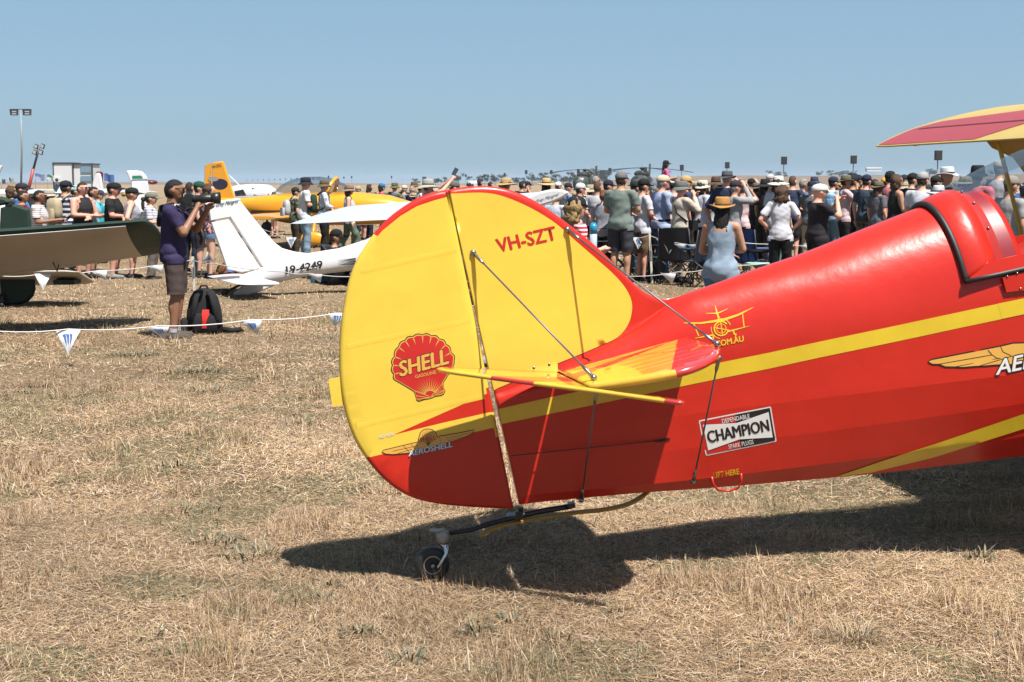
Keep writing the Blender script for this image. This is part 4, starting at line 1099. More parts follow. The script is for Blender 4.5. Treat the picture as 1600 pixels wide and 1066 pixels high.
mb = MB(); h, zt = of.U(521, 278.5); zb = of.U(521, 303)[1]
mb.tube([of.P(h + .18 * sin(a) - .1, .43 * cos(a), zb + (zt - zb) * sin(a)) for a in np.linspace(0, pi, 15)], .05, 6); mb.build('canopy_bow', ORG_P, op)
c_ = of.P(of.U(470, 343)[0], 0, of.U(470, 343)[1])
wing_between(c_ + of.nn * 3.6 + ZZ * .12, c_ - of.nn * 3.6 + ZZ * .12, of.hf, 1.45, .13).build('wing', ORG_P, op)
c_ = of.P(of.U(338, 313)[0], 0, of.U(338, 313)[1]); wing_between(c_ + of.nn * 1.4, c_ - of.nn * 1.4, of.hf, .7, .1).build('stabiliser', ORG_P, op)
for s in (1, -1):
    mb = MB(); hub = of.P(of.U(500, 340)[0], s * .9, .18); mb.tube([hub + ZZ * .55 - of.nn * s * .35, hub], .04, 6); mb.build('gear_leg', ORG_P, op)
    mb = MB(); mb.ell(hub + ZZ * .06, (.42, .1, .19), n=12, m=8); mb.build('wheel_spat', ORG_P, op)
    mb = MB(); mb.lathe(hub, [(.06, -.05), (.17, -.05), (.18, 0), (.17, .05), (.06, .05)], of.nn, 14); mb.build('wheel', BLACK, op)
mb = MB(); hub = of.P(of.U(345, 318)[0], 0, .08); mb.tube([hub + ZZ * .3 + of.hf * .25, hub], .02, 6); mb.lathe(hub, [(.03, -.03), (.08, -.02), (.08, .02), (.03, .03)], of.nn, 12); mb.build('tailwheel', DARKM, op)
mb = MB(); c_ = of.P(of.U(656, 332)[0], 0, of.U(656, 332)[1]); mb.lathe(c_, [(.16, 0), (.15, .1), (.08, .25), (0, .3)], of.hf, 14); mb.build('spinner', GWHITE, op)
mb = MB()
for s in (1, -1): mb.bar(c_ + of.hf * .1, c_ + of.hf * .1 + np.array([0, .35, .9]) * s, .1, .03)
mb.build('propeller', DARKM, op)

# ---------------------------------------------------------------- white cabin aeroplane behind the orange one
O4 = np.array([(395 - 800) / FPX * 47, 47.0, 0]); cf = Frame(O4, radians(-4))
cp = empty('cabin_aircraft', O4, 'white cabin aeroplane with dark windows behind the orange fin', 'aircraft')
mb, cinfo = body_loft(cf, [(300, 305, 315, .1), (340, 302, 325, .3), (365, 300, 335, .5), (430, 300, 340, .6), (480, 306, 338, .5), (505, 312, 334, .35)]); mb.build('fuselage', GWHITE, cp)
mb, cinf2 = body_loft(cf, [(352, 300, 312, .30), (360, 293, 312, .48), (375, 289, 312, .54), (395, 287.5, 312, .56), (418, 288.5, 312, .54), (427, 294, 312, .46), (434, 305, 312, .34)], sq=3.2); mb.build('cabin_roof', GWHITE, cp)
for poly in ([(366, 299), (380, 296), (385, 306), (368, 307)], [(393, 294), (414, 293), (421, 305), (397, 306)]):
    mb = MB(); mb.add([on_body(cf, cinf2, x, y, .015, 3.2) for x, y in poly], [(0, 1, 2, 3)], smooth=False); mb.build('window', mat('dark_window', (.03, .035, .04), rough=.08), cp)
mb = MB(); mb.tube([at_dist(375, 291, 47), at_dist(358, 274, 47)], [.03, .012], 6); mb.build('antenna', GWHITE, cp)
c_ = cf.P(0.2, 0, .95); wing_between(c_ + cf.nn * 3.5, c_ - cf.nn * 3.5, cf.hf, 1.4, .13).build('wing', GWHITE, cp)
for s in (1, -1):
    mb = MB(); mb.tube([cf.P(.2, s * 1.2, .9), cf.P(.2, s * 1.2, .2)], .04, 6); mb.lathe(cf.P(.2, s * 1.2, .2), [(.05, -.06), (.2, -.05), (.2, .05), (.05, .06)], cf.nn, 14); mb.build('gear_leg', DARKM, cp)
mb = MB(); mb.tube([cf.P(1.6, 0, .8), cf.P(1.7, 0, .2)], .04, 6); mb.lathe(cf.P(1.7, 0, .2), [(.05, -.06), (.2, -.05), (.2, .05), (.05, .06)], cf.nn, 14); mb.build('nose_gear', DARKM, cp)

# ---------------------------------------------------------------- white high wing aeroplane behind the left hand crowd
O5 = np.array([(75 - 800) / FPX * 37, 37.0, 0]); hf_ = Frame(O5, radians(172)); MAROON = mat('maroon_gloss', (.14, .012, .02), rough=.3, coat=.3)
hp = empty('high_wing_aircraft', O5, 'white high wing aeroplane with dark windscreen behind the spectators at left', 'aircraft')
A_ = at_dist(-70, 303, 33.0); B_ = at_dist(204, 300, 42.0)
wing_between(A_, B_, np.array([-.95, -.3, 0]), 1.5, .13).build('wing', GWHITE, hp)
ff5 = Frame(O5, 0.0)
mb, i5 = body_loft(ff5, [(-40, 318, 352, .35), (-20, 312, 360, .5), (20, 309, 366, .6), (50, 306, 366, .6), (90, 306, 366, .6), (130, 313, 362, .45), (180, 322, 350, .28), (225, 328, 342, .15)]); mb.build('fuselage', GWHITE, hp)
for poly in ([(50, 309), (62, 301), (84, 301), (89, 318), (66, 322)], [(20, 310), (44, 309), (50, 324), (18, 324)]):
    mb = MB(); mb.add([on_body(ff5, i5, x, y, .02) + np.array([0, -.06, 0]) for x, y in poly], [tuple(range(len(poly)))], smooth=False); mb.build('window', NAVY, hp)
mb = MB(); mb.add([on_body(ff5, i5, x, y, .012) for x in np.linspace(60, 110, 8) for y in (328, 342)], [(2 * i, 2 * i + 1, 2 * i + 3, 2 * i + 2) for i in range(7)]); mb.build('maroon_band', MAROON, hp)
mb = MB(); mb.tube([at_dist(160, 304, 37.5), at_dist(112, 338, 36.6)], .04, 6); mb.build('wing_strut', GWHITE, hp)
for px in (10, 85):
    mb = MB(); b = at_dist(px, 364, 36.4); f_ = np.array([b[0], 36.4, .18]); mb.tube([b, f_], .035, 6); mb.lathe(f_, [(.05, -.06), (.18, -.05), (.18, .05), (.05, .06)], (0, 1, 0), 14); mb.build('gear_leg', DARKM, hp)
O6 = np.array([(215 - 800) / FPX * 34, 34.0, 0]); tf = Frame(O6, radians(8))
tp = empty('tail_aircraft', O6, 'white aeroplane tail with green band on its fin behind spectators', 'aircraft')
slab(tf, [(197, 268), (199, 267), (213, 266.5), (222, 268), (228, 274), (231.5, 281.5), (212, 282), (203, 283)], .05).build('fin_cap', GWHITE, tp)
slab(tf, [(205, 283), (231, 282.5), (235, 310), (238, 352), (203, 352), (204, 310)], .055).build('fin', GWHITE, tp)
mb = MB(); q = [tf.U(x, y, .06) for x, y in ((206.5, 275), (219, 274.5), (222, 276), (223, 279), (206.5, 279))]; mb.add([tf.P(h, .058, z) for h, z in q], [tuple(range(5))], smooth=False); mb.build('green_band', mat('green_marking', (.01, .22, .12), rough=.4), tp)
mb, _ = body_loft(tf, [(246, 338, 350, .08), (215, 330, 352, .2), (170, 322, 356, .4), (110, 318, 360, .5), (70, 322, 356, .4)]); mb.build('fuselage', GWHITE, tp)
mb = MB(); mb.ell(at_dist(236, 285, 34.3), (.16, .16, .055), n=12, m=8); mb.build('fin_tip_pod', MAROON, tp)
c_ = tf.P(tf.U(212, 330)[0], 0, tf.U(212, 330)[1]); wing_between(c_ + tf.nn * 1.6, c_ - tf.nn * 1.6, tf.hf, .8, .1).build('stabiliser', GWHITE, tp)
for px in (232, 120):
    mb = MB(); h = tf.U(px, 350)[0]; mb.tube([tf.P(h, 0, .7), tf.P(h, 0, .15)], .035, 6); mb.lathe(tf.P(h, 0, .15), [(.05, -.06), (.15, -.05), (.15, .05), (.05, .06)], tf.nn, 14); mb.build('gear_leg', DARKM, tp)
O7 = np.array([(152 - 800) / FPX * 60, 60.0, 0]); f7 = Frame(O7, 0)
t7 = empty('distant_aircraft', O7, 'white and maroon aeroplane fin showing above the white wing', 'aircraft')
slab(f7, smooth_poly([(143.5, 300), (145, 284), (149, 274), (153, 270.5), (157, 272), (160, 284), (161, 300)], 3), .08).build('fin', GWHITE, t7)
slab(f7, [(149, 271), (152, 267.8), (159.5, 268.5), (161.5, 271), (161, 286), (159, 286), (157, 273), (153, 270)], .06, -.1).build('rudder', MAROON, t7)
mb, _ = body_loft(f7, [(166, 298, 306, .1), (140, 296, 318, .4), (100, 294, 322, .5), (60, 298, 316, .3)]); mb.build('fuselage', GWHITE, t7)
mb = MB()
for px in (150, 90):
    b = at_dist(px, 312, 60); mb.tube([b, np.array([b[0], 60, 0.05])], .06, 6)
mb.build('gear_leg', DARKM, t7)
O8 = np.array([(-6 - 800) / FPX * 45, 45.0, 0]); f8 = Frame(O8, 0); t8 = empty('parked_aircraft', O8, 'white swept aeroplane fin at the very left edge of the picture', 'aircraft')
slab(f8, [(-18, 262), (4, 258.5), (1, 270), (-3, 282), (-8, 310), (-30, 310)], .05).build('fin', GWHITE, t8)
mb, _ = body_loft(f8, [(-120, 300, 330, .4), (-60, 302, 326, .35), (-4, 306, 316, .08)]); mb.build('fuselage', GWHITE, t8)
mb = MB(); mb.tube([f8.P(-1.2, 0, .9), f8.P(-1.2, 0, .05)], .05, 6); mb.build('gear_leg', DARKM, t8)

# ---------------------------------------------------------------- dark green warplane, wing reaching in from the left
GREENP = mat('dark_green_military_paint', (.02, .042, .03), rough=.6, spec=.25, var=.15, vscale=3)
BROWNP = mat('grey_brown_underside_paint', (.50, .44, .36), rough=.45, var=.08, vscale=2)
LGREY = mat('pale_edge_paint', (.55, .56, .58), rough=.4)
O9 = ground_at(8, 479); gp = empty('military_aircraft', O9, 'dark green military aeroplane with grey brown wing underside at the left edge', 'aircraft')
def span_pt(px, ytop, Y): return at_dist(px, ytop, Y)
mb = MB(); rows = []
spec = [(-420, 376, 14.4, -415, 470, 15.9), (-200, 370, 14.9, -196, 452, 16.4), (0, 362, 15.5, 2, 432, 17.0), (100, 355, 15.8, 112, 417, 17.25), (196, 348, 16.1, 222, 401, 17.45), (212, 346.5, 16.2, 238, 398, 17.45), (226, 346, 16.3, 248, 396, 17.42), (238, 350, 16.5, 254, 394, 17.38), (247, 359, 16.75, 257, 392, 17.3), (254, 372, 16.95, 258.5, 389, 17.2)]
ts = [.5 - .5 * cos(pi * k / 10) for k in range(11)]
surf_rows = []
for px, yl, dl, pxt, yt, dt in spec:
    Lp = at_dist(px, yl, dl); Tp = at_dist(pxt, yt, dt); d = Lp - Tp; c_ = np.linalg.norm(d); f_ = d / c_; upv = np.cross(np.array([1.0, 0, 0]), f_); upv = upv if upv[2] > 0 else -upv
    upv /= np.linalg.norm(upv)
    kk = .12 if px < 230 else .10
    top = [Tp + f_ * c_ * t + upv * (airfoil(1 - t, kk) * c_) for t in ts]; bot = [Tp + f_ * c_ * t - upv * (airfoil(1 - t, kk) * .75 * c_) for t in ts]
    surf_rows.append((top, bot))
mb.loft([r[0] for r in surf_rows], closed=False, cap=False); mb.build('wing_upper_skin', GREENP, gp)
mb = MB(); mb.loft([r[1][:10] for r in surf_rows[:5]], closed=False, cap=False); mb.loft([r[1][9:] for r in surf_rows], 1, closed=False, cap=False); mb.loft([r[1][:10] for r in surf_rows[4:]], 1, closed=False, cap=False)
mb.add([p for p in surf_rows[-1][0]] + [p for p in surf_rows[-1][1][::-1]], [tuple(range(22))], 1)
wlow = mb.build('wing_lower_skin', [BROWNP, GREENP], gp)
mb = MB(); mb.tube([r[1][9] + np.array([0, -.004, -.002]) for r in surf_rows[:5]], .006, 5); mb.build('paint_edge', LGREY, wlow)
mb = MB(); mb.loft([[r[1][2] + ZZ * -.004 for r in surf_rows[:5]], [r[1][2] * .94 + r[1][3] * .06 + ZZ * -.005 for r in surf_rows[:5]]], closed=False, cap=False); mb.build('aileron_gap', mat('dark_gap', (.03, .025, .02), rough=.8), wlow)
mb = MB(); a = surf_rows[2][1][3] * .2 + surf_rows[3][1][3] * .8
mb.tube([a + np.array([.0, -.12, .02]), a + np.array([0, .02, -.09])], .007, 5); mb.tube([a + np.array([.0, .1, -.01]), a + np.array([0, .02, -.09])], .007, 5); mb.build('aileron_bracket', DARKM, gp)
gf = Frame(O9, radians(0))
slab(gf, [(-30, 306), (2, 307.5), (11, 309), (22, 317), (21, 318), (-2, 322), (-4, 396), (-40, 396)], .06).build('fin', GREENP, gp)
slab(gf, [(1, 325), (21, 319), (33, 322), (46, 327), (49, 345), (50.5, 396), (0, 396)], .05).build('rudder', GREENP, gp)
slab(gf, [(0, 420), (53, 420), (56, 452), (53, 462), (44, 472), (30, 476), (0, 477)], .05).build('lower_rudder', GREENP, gp)
c_ = at_dist(8, 431, 19.6)
mb = wing_between(at_dist(131, 430, 19.5), at_dist(-150, 436, 19.8), np.array([0, -.97, .24]), 1.0, .09); mb.build('stabiliser', BROWNP, gp)
mb = MB(); mb.box(at_dist(105, 440, 19.6), (.28, .3, .06)); mb.build('elevator_tab', GREENP, gp)
mb = MB(); rings = []
for px, Y, r in ((-12, 20.3, .10), (-40, 19.6, .30), (-130, 18.2, .5), (-330, 15.6, .62), (-500, 13.6, .6)):
    c_ = at_dist(px, 400 if px > -60 else 385 - (px + 60) * .06, Y); rings.append([c_ + np.array([cos(a) * r, 0, sin(a) * r * 1.1]) for a in np.linspace(0, 2 * pi, 16, endpoint=False)])
mb.loft(rings); mb.build('fuselage', GREENP, gp)
mb = MB(); mb.tube([at_dist(-2, 470, 19.6), at_dist(4, 478, 19.5)], .03, 6); mb.lathe(ground_at(4, 480) + ZZ * .09, [(.04, -.04), (.09, -.03), (.09, .03), (.04, .04)], (1, 0, 0), 12); mb.build('tailwheel', BLACK, gp)
mb = MB()
for px in (-300, -520):
    b = at_dist(px, 430, 15.6); mb.tube([b, np.array([b[0], 15.6, .3])], .06, 8); mb.lathe((b[0], 15.6, .32), [(.1, -.1), (.3, -.08), (.32, 0), (.3, .08), (.1, .1)], (1, 0, 0), 18)
mb.build('main_gear', BLACK, gp)

# ================================================================== BUNTING
FLAG = {}
def flag_obj(p, dirx, w, h, tilt, label, swing=0.0, blue=True):
    """a triangular plastic pennant hanging from point p of the cord"""
    root = empty('bunting_flag', p, label, 'flag', 'white pennants on the barrier cords')
    mb = MB(); rows = []; n = 8
    def pt(u, v):   # u -1..1 along the cord, v 0..1 down
        x = u * w / 2 * (1 - v * .93); bend = .18 * w * sin(v * 2.2 + tilt) * (1 + .5 * u); sh = swing * v * w
        return np.array(p) + np.array([dirx[0] * (x + sh), dirx[1] * (x + sh), 0]) + np.array([0, -bend, -v * h * (1 - .12 * abs(tilt))]) + np.array([0, .06 * w * sin(u * 3 + tilt * 5) * v, 0])
    for i in range(n + 1): rows.append([pt(u, i / n) for u in np.linspace(-1, 1, 7)])
    mb.loft(rows, closed=False, cap=False); mb.build('pennant', WPLAST, root)
    mb = MB()
    for k in range(3):
        u0 = -.62 + k * .34
        q = [pt(u0 + .10, .20 - .03 * k), pt(u0 + .40, .16 + .02 * k), pt(u0 + .46, .38), pt(u0 + .44, .66 - .04 * k), pt(u0 + .26, .44), pt(u0 + .22, .30)]
        mb.add([z + np.array([0, -.004, 0]) for z in q], [(0, 1, 2, 3, 4, 5)], smooth=False)
    if blue: mb.build('blue_emblem', DBLUE, root)
    return root
def rope(name, pts, label, sag=.02, r=.006):
    mb = MB(); path = []
    for i in range(len(pts) - 1):
        a = np.array(pts[i]); b = np.array(pts[i + 1])
        for k in range(6): t = k / 6; path.append(a * (1 - t) + b * t - ZZ * sag * 4 * t * (1 - t))
    path.append(np.array(pts[-1])); mb.tube(path, r, 5)
    return tag(mb.build(name, CORD), label, 'rope', 'barrier cords with pennants')
R1 = [at_dist(x, y, Y) for x, y, Y in ((-160, 514, 12.4), (-20, 516.5, 12.7), (107, 514.5, 13.0), (247, 509.5, 13.3), (392, 500, 13.7), (525, 490, 14.1), (720, 478, 14.6), (1000, 470, 15.2), (1400, 460, 16), (1700, 455, 16.5))]
rope('barrier_cord', R1, 'white barrier cord across the foreground in front of the photographer', r=.0058)
for k, (px, py, Y, w, h, tl, sw, lb) in enumerate([(107, 515, 13.0, .215, .225, .1, 0, 'flat hanging white pennant at left of the nearest cord'), (247, 510, 13.3, .215, .13, 1.1, .25, 'twisted white pennant beside the photographer\'s shoe'), (392, 500.5, 13.7, .21, .15, .9, .25, 'wind blown white pennant beside the black backpack'), (530, 489, 14.1, .20, .14, .8, -.2, 'white pennant half hidden behind the yellow rudder edge'), (-30, 516, 12.7, .21, .2, .2, 0, 'white pennant at the left end of the nearest cord')][:4]):
    flag_obj(at_dist(px, py, Y), (1, .2), w, h, tl, lb, sw)
R2 = [at_dist(x, y, Y) for x, y, Y in ((-160, 439, 18.3), (0, 431.5, 18.9), (68, 427.5, 19.4), (155, 423, 20), (243, 415, 21.2), (303, 405, 22.4))]
rope('barrier_cord', R2, 'white barrier cord running behind the dark green wing tip')
for px, py, Y, tl, sw, lb in ((68, 427.5, 19.3, .15, 0, 'plain white pennant hanging below the dark green wing'), (155, 423, 19.9, .8, .4, 'folded white pennant just right of the green stabiliser'), (243, 415, 21.1, .9, .45, 'small white pennant left of the photographer\'s hip')):
    flag_obj(at_dist(px, py, Y), (1, .4), .21, .22 if tl < .5 else .15, tl, lb, sw, False)
R3 = [at_dist(x, y, Y) for x, y, Y in ((303, 407, 22.4), (337, 412.5, 21.3), (445, 425, 19.9), (484, 427.5, 19.6), (560, 432, 19.2), (760, 440, 18.5))]
rope('barrier_cord', R3, 'white barrier cord passing in front of the white ultralight tail')
flag_obj(at_dist(326, 409, 21.6), (1, -.3), .2, -.15, .3, 'grey white pennant blown upward beside the white fin', 0, True)
flag_obj(at_dist(493, 428, 19.55), (1, -.1), .2, .13, 1.0, 'white pennant below the black registration number of the ultralight', .3, False)
R4 = [at_dist(x, y, Y) for x, y, Y in ((400, 352, 30), (425, 363, 28), (457, 371, 27), (508, 382, 26), (560, 388, 25))]
rope('barrier_cord', R4, 'thin white barrier cord in front of the man in jeans')
flag_obj(at_dist(455, 371, 27), (1, -.1), .2, .2, .2, 'white pennant with blue mark left of the jeans', 0); flag_obj(at_dist(510, 382.5, 26), (1, -.1), .2, .16, .6, 'white pennant above the white ultralight fuselage', .2)
R5 = [at_dist(x, y, Y) for x, y, Y in ((880, 380, 25), (925, 377, 24.9), (985, 372, 24.6), (1015, 368, 24.3), (1060, 380, 23.6), (1105, 383, 23.0), (1150, 378, 23), (1225, 381, 23), (1290, 385, 23), (1400, 390, 23), (1600, 398, 23))]
rope('barrier_cord', R5, 'upper white barrier cord strung past the folding chairs')
for px, py, Y, tl, sw, lb in ((997, 371, 24.5, .2, 0, 'white pennant left of the white stake by the chairs'), (1034, 374, 24, .9, .5, 'curled white pennant just right of the white stake'), (1045, 378, 23.8, .3, 0, 'upright white pennant between the stake and the khaki trousers'), (1062, 381, 23.5, 1.0, .5, 'folded white pennant over the black folding chair'), (1083, 382, 23.3, 1.0, .4, 'curled white pennant over the navy chair back'), (1210, 380.5, 23, 1.1, .6, 'blown white pennant in front of the black trousers'), (1257, 383, 23, 1.0, .5, 'blown white pennant left of the black polo shirt')):
    flag_obj(at_dist(px, py, Y), (1, -.1), .19, .2 if tl < .5 else .15, tl, lb, sw, tl < .5)
R6 = [at_dist(x, y, Y) for x, y, Y in ((900, 437, 22.6), (985, 432, 22.3), (1060, 425, 22), (1102, 421, 21.9), (1153, 415, 22), (1228, 406, 22.5), (1300, 397, 23), (1500, 380, 25))]
rope('barrier_cord', R6, 'lower white barrier cord in front of the folding chairs')
flag_obj(at_dist(1044, 427, 22.05), (1, -.2), .22, .17, .9, 'large white pennant on the grass before the chairs', .25, False)
STAKE = mat('white_stake_paint', (.70, .66, .56), rough=.7, var=.15, vscale=20)
for (px, yb, yt, dx), lb in (((1019, 443, 364, -4), 'white timber stake beside the folding chairs'), ((304, 456, 401, -3), 'short white stake behind the photographer\'s leg')):
    b = ground_at(px, yb); t = at_dist(px + dx, yt, b[1]); mb = MB(); mb.bar(b, t, .035, .035)
    s_ = empty('stake', b, lb, 'stake'); mb.build('post', STAKE, s_)
    mb = MB(); q = b * .45 + t * .55; mb.box(q, (.045, .045, .16)); mb.build('tape_wrap', mat('grey_tape', (.25, .25, .27), rough=.6), s_)

# ================================================================== DISTANT FIELD
DARKBOX = mat('speaker_black', (.02, .022, .028), rough=.7)
POLE = mat('galvanised_pole', (.32, .34, .36), rough=.5, metal=.5)
spk = [(1461, 244), (1330, 250.5), (1222, 252), (1134, 259), (1063.5, 262.5), (1007, 265.6), (952, 266.7), (903, 268), (861, 269.5), (822, 269.5), (788.5, 273), (757.5, 274.6), (728.5, 275), (613, 277), (551, 278), (539, 278.6), (528, 278.8), (515, 277.5)]
for k in range(14): spk.append((500 - k * 8.6, 279.2 + k * .25))
proto = None
for i, (px, py) in enumerate(spk):
    Y = 1.75 * FPX / (HZ - py) if i < 14 else 1.75 * FPX / (HZ - py) * .9
    x = (px - 800) / FPX * Y
    if proto is None:
        root = empty('loudspeaker', (x, Y, 0)); ch = []
        mb = MB(); mb.box((x, Y, 3.42), (.42, .36, .62)); mb.box((x, Y - .185, 3.42), (.36, .012, .55)); ch.append(mb.build('cabinet', DARKBOX, root))
        mb = MB(); mb.tube([(x, Y + .1, 0), (x, Y + .1, 3.5)], .035, 6); ch.append(mb.build('pole', POLE, root)); proto = (root, ch)
    else:
        root = proto[0].copy(); COL.objects.link(root); root.location = (x, Y, 0); ORG[root.name] = np.array([x, Y, 0])
        for c in proto[1]: q = c.copy(); COL.objects.link(q); q.parent = root
    far = i >= 14
    tag(root, 'tiny loudspeaker pole in the far row along the left skyline' if far else ['black loudspeaker on pole below the biplane\'s upper wing', 'black loudspeaker on pole second from the right', 'black loudspeaker on pole above the white sun hat', 'black loudspeaker on pole just right of the grey fedora', 'black loudspeaker on pole right of the child on shoulders', 'black loudspeaker in front of the right hand helicopter', 'black loudspeaker between the two helicopters', 'black loudspeaker over the left helicopter', 'black loudspeaker left of the left helicopter', 'black loudspeaker left of the wide straw hat', 'black loudspeaker above the round straw hat', 'black loudspeaker right of the striped cloth', 'black loudspeaker above the striped cloth', 'black loudspeaker above the camouflage hat'][i], 'loudspeaker', 'loudspeakers on poles along the crowd line')
# light towers
LT = mat('floodlight_grey', (.03, .035, .045), rough=.5); LG = mat('floodlight_glass', (.45, .47, .5), rough=.2)
Yl = 150.0
b = np.array([(36 - 800) / FPX * Yl, Yl, 0]); lt = empty('floodlight_mast', b, 'tall slim floodlight mast with two double lamps at far left', 'floodlight')
top = at_dist(32.5, 171, Yl); mb = MB(); mb.tube([b, at_dist(34, 240, Yl), top], [.12, .09, .05], 6); mb.build('mast', POLE, lt)
mb = MB(); mb.bar(at_dist(18, 171, Yl), at_dist(47, 171, Yl), .07, .07); mb.build('crossbar', LT, lt)
for x0, x1 in ((17, 27), (37, 47.5)):
    mb = MB(); P0 = at_dist((x0 + x1) / 2, 175.5, Yl); mb.box(P0, ((x1 - x0) / FPX * Yl, .5, .62), None, 0, 1.12); lo_ = mb.build('lamp', LT, lt)
    for yy in (174.5, 178):
        mb = MB(); mb.box(at_dist((x0 + x1) / 2, yy, Yl - .3), ((x1 - x0) / FPX * Yl * .68, .04, .13)); mb.build('lens', LG, lo_)
b = np.array([(46 - 800) / FPX * Yl, Yl, 0]); lt = empty('light_tower', b, 'short leaning light tower with four lamps and red boom', 'floodlight')
mb = MB(); mb.tube([b + ZZ * .3, at_dist(52, 264, Yl)], .16, 6); mb.build('lower_boom', mat('red_boom_paint', (.45, .05, .04), rough=.5), lt)
mb = MB(); mb.tube([at_dist(52, 265, Yl), at_dist(61, 232, Yl)], .12, 6); mb.build('upper_boom', LT, lt)
mb = MB(); mb.box(b + ZZ * .4, (1.6, 2.2, .8)); mb.build('trailer', LT, lt)
for px, py in ((56.5, 229), (66.5, 228.5), (54.5, 238), (64, 238)):
    mb = MB(); c_ = at_dist(px, py, Yl - .2); mb.box(c_, (.42, .3, .45), Matrix.Rotation(.4, 3, 'Y'), 0, .8); mb.box(c_ + np.array([0, -.16, 0]), (.3, .03, .32), Matrix.Rotation(.4, 3, 'Y'), 1); mb.build('lamp', [LT, LG], lt)
# raised site office
Yb = 180.0; b0 = at_dist(84, 285, Yb)[0]; b1 = at_dist(114.5, 285, Yb)[0]; b2 = at_dist(145, 285, Yb)[0]; zt = at_dist(100, 255, Yb)[2]
so_ = empty('site_office', ((b0 + b2) / 2, Yb, 0), 'white portable site office with dark roof trim beyond the parked aeroplanes', 'building')
OW = mat('white_cladding', (.72, .73, .74), rough=.6, var=.04)
mb = MB(); mb.box(((b0 + b1) / 2, Yb + 1.5, zt / 2), (b1 - b0, 3, zt - .05)); mb.build('left_module', OW, so_)
mb = MB(); mb.box(((b1 + b2) / 2 + .02, Yb + 1.7, zt / 2 - .06), (b2 - b1 - .08, 3, zt - .2)); mb.build('right_module', OW, so_)
TRIM = mat('dark_trim', (.03, .04, .06), rough=.5)
mb = MB(); mb.box(((b0 + b1) / 2, Yb + 1.5, zt), (b1 - b0 + .2, 3.2, .16)); mb.box(((b1 + b2) / 2, Yb + 1.6, zt - .1), (b2 - b1 + .2, 3.2, .14)); mb.build('roof_trim', TRIM, so_)
for xx in (b0, b1, b2):
    mb = MB(); mb.box((xx, Yb - .04, zt / 2), (.13, .1, zt)); mb.build('corner_post', TRIM, so_)
for y0, y1 in ((260, 269.5), (275, 283)):
    p0 = at_dist(125.5, y0, Yb); p1 = at_dist(143, y1, Yb); mb = MB(); mb.box(((p0[0] + p1[0]) / 2, Yb + .12, (p0[2] + p1[2]) / 2), (p1[0] - p0[0], .12, abs(p0[2] - p1[2]))); mb.build('window', mat('office_glass', (.20, .32, .42), rough=.08), so_)
p0 = at_dist(90, 281, Yb); mb = MB(); mb.box((p0[0], Yb - .15, p0[2]), (.7, .3, .55)); ac = mb.build('air_conditioner', OW, so_)
mb = MB(); mb.lathe((p0[0], Yb - .31, p0[2]), [(.2, 0), (.2, .02), (.08, .03), (0, .03)], (0, -1, 0), 14); mb.build('fan', TRIM, ac)
# flags
def wavy_flag(px, py, w, h, Y, cols, label):
    p = at_dist(px, py, Y); root = empty('flag', (p[0], Y, 0), label, 'flag', 'flags flying at the far left')
    mb = MB(); mb.tube([(p[0], Y, 0), (p[0], Y, p[2] + .1)], .03, 5); mb.build('pole', POLE, root)
    W = w / FPX * Y; H = h / FPX * Y; mb = MB()
    rows = [[(p[0] + W * u, Y + .12 * sin(u * 7 + px), p[2] - H * v - .25 * H * u + .05 * sin(u * 9)) for u in np.linspace(0, 1, 9)] for v in np.linspace(0, 1, 5)]
    for i in range(4):
        for j in range(8): mb.add([rows[i][j], rows[i][j + 1], rows[i + 1][j + 1], rows[i + 1][j]], [(0, 1, 2, 3)], (0 if (i < 2 and j < 4) else 1))
    mb.build('cloth', [mat('flag%d' % hash(c), c, rough=.8) for c in cols], root)
for a in ((55, 271, 17, 10, 150, [(.12, .16, .35), (.35, .4, .55)], 'pale blue flag left of the site office'), (74, 273, 11, 8, 152, [(.02, .18, .08), (.6, .62, .6)], 'green and white flag against the site office'), (163, 271, 15, 12, 148, [(.05, .1, .3), (.06, .13, .36)], 'blue flag right of the site office'), (13, 278, 8, 6, 155, [(.1, .1, .1), (.3, .3, .28)], 'small dark flag left of the light tower'), (2, 279, 6, 7, 156, [(.1, .25, .08), (.04, .06, .12)], 'small green flag at the left edge')): wavy_flag(*a)

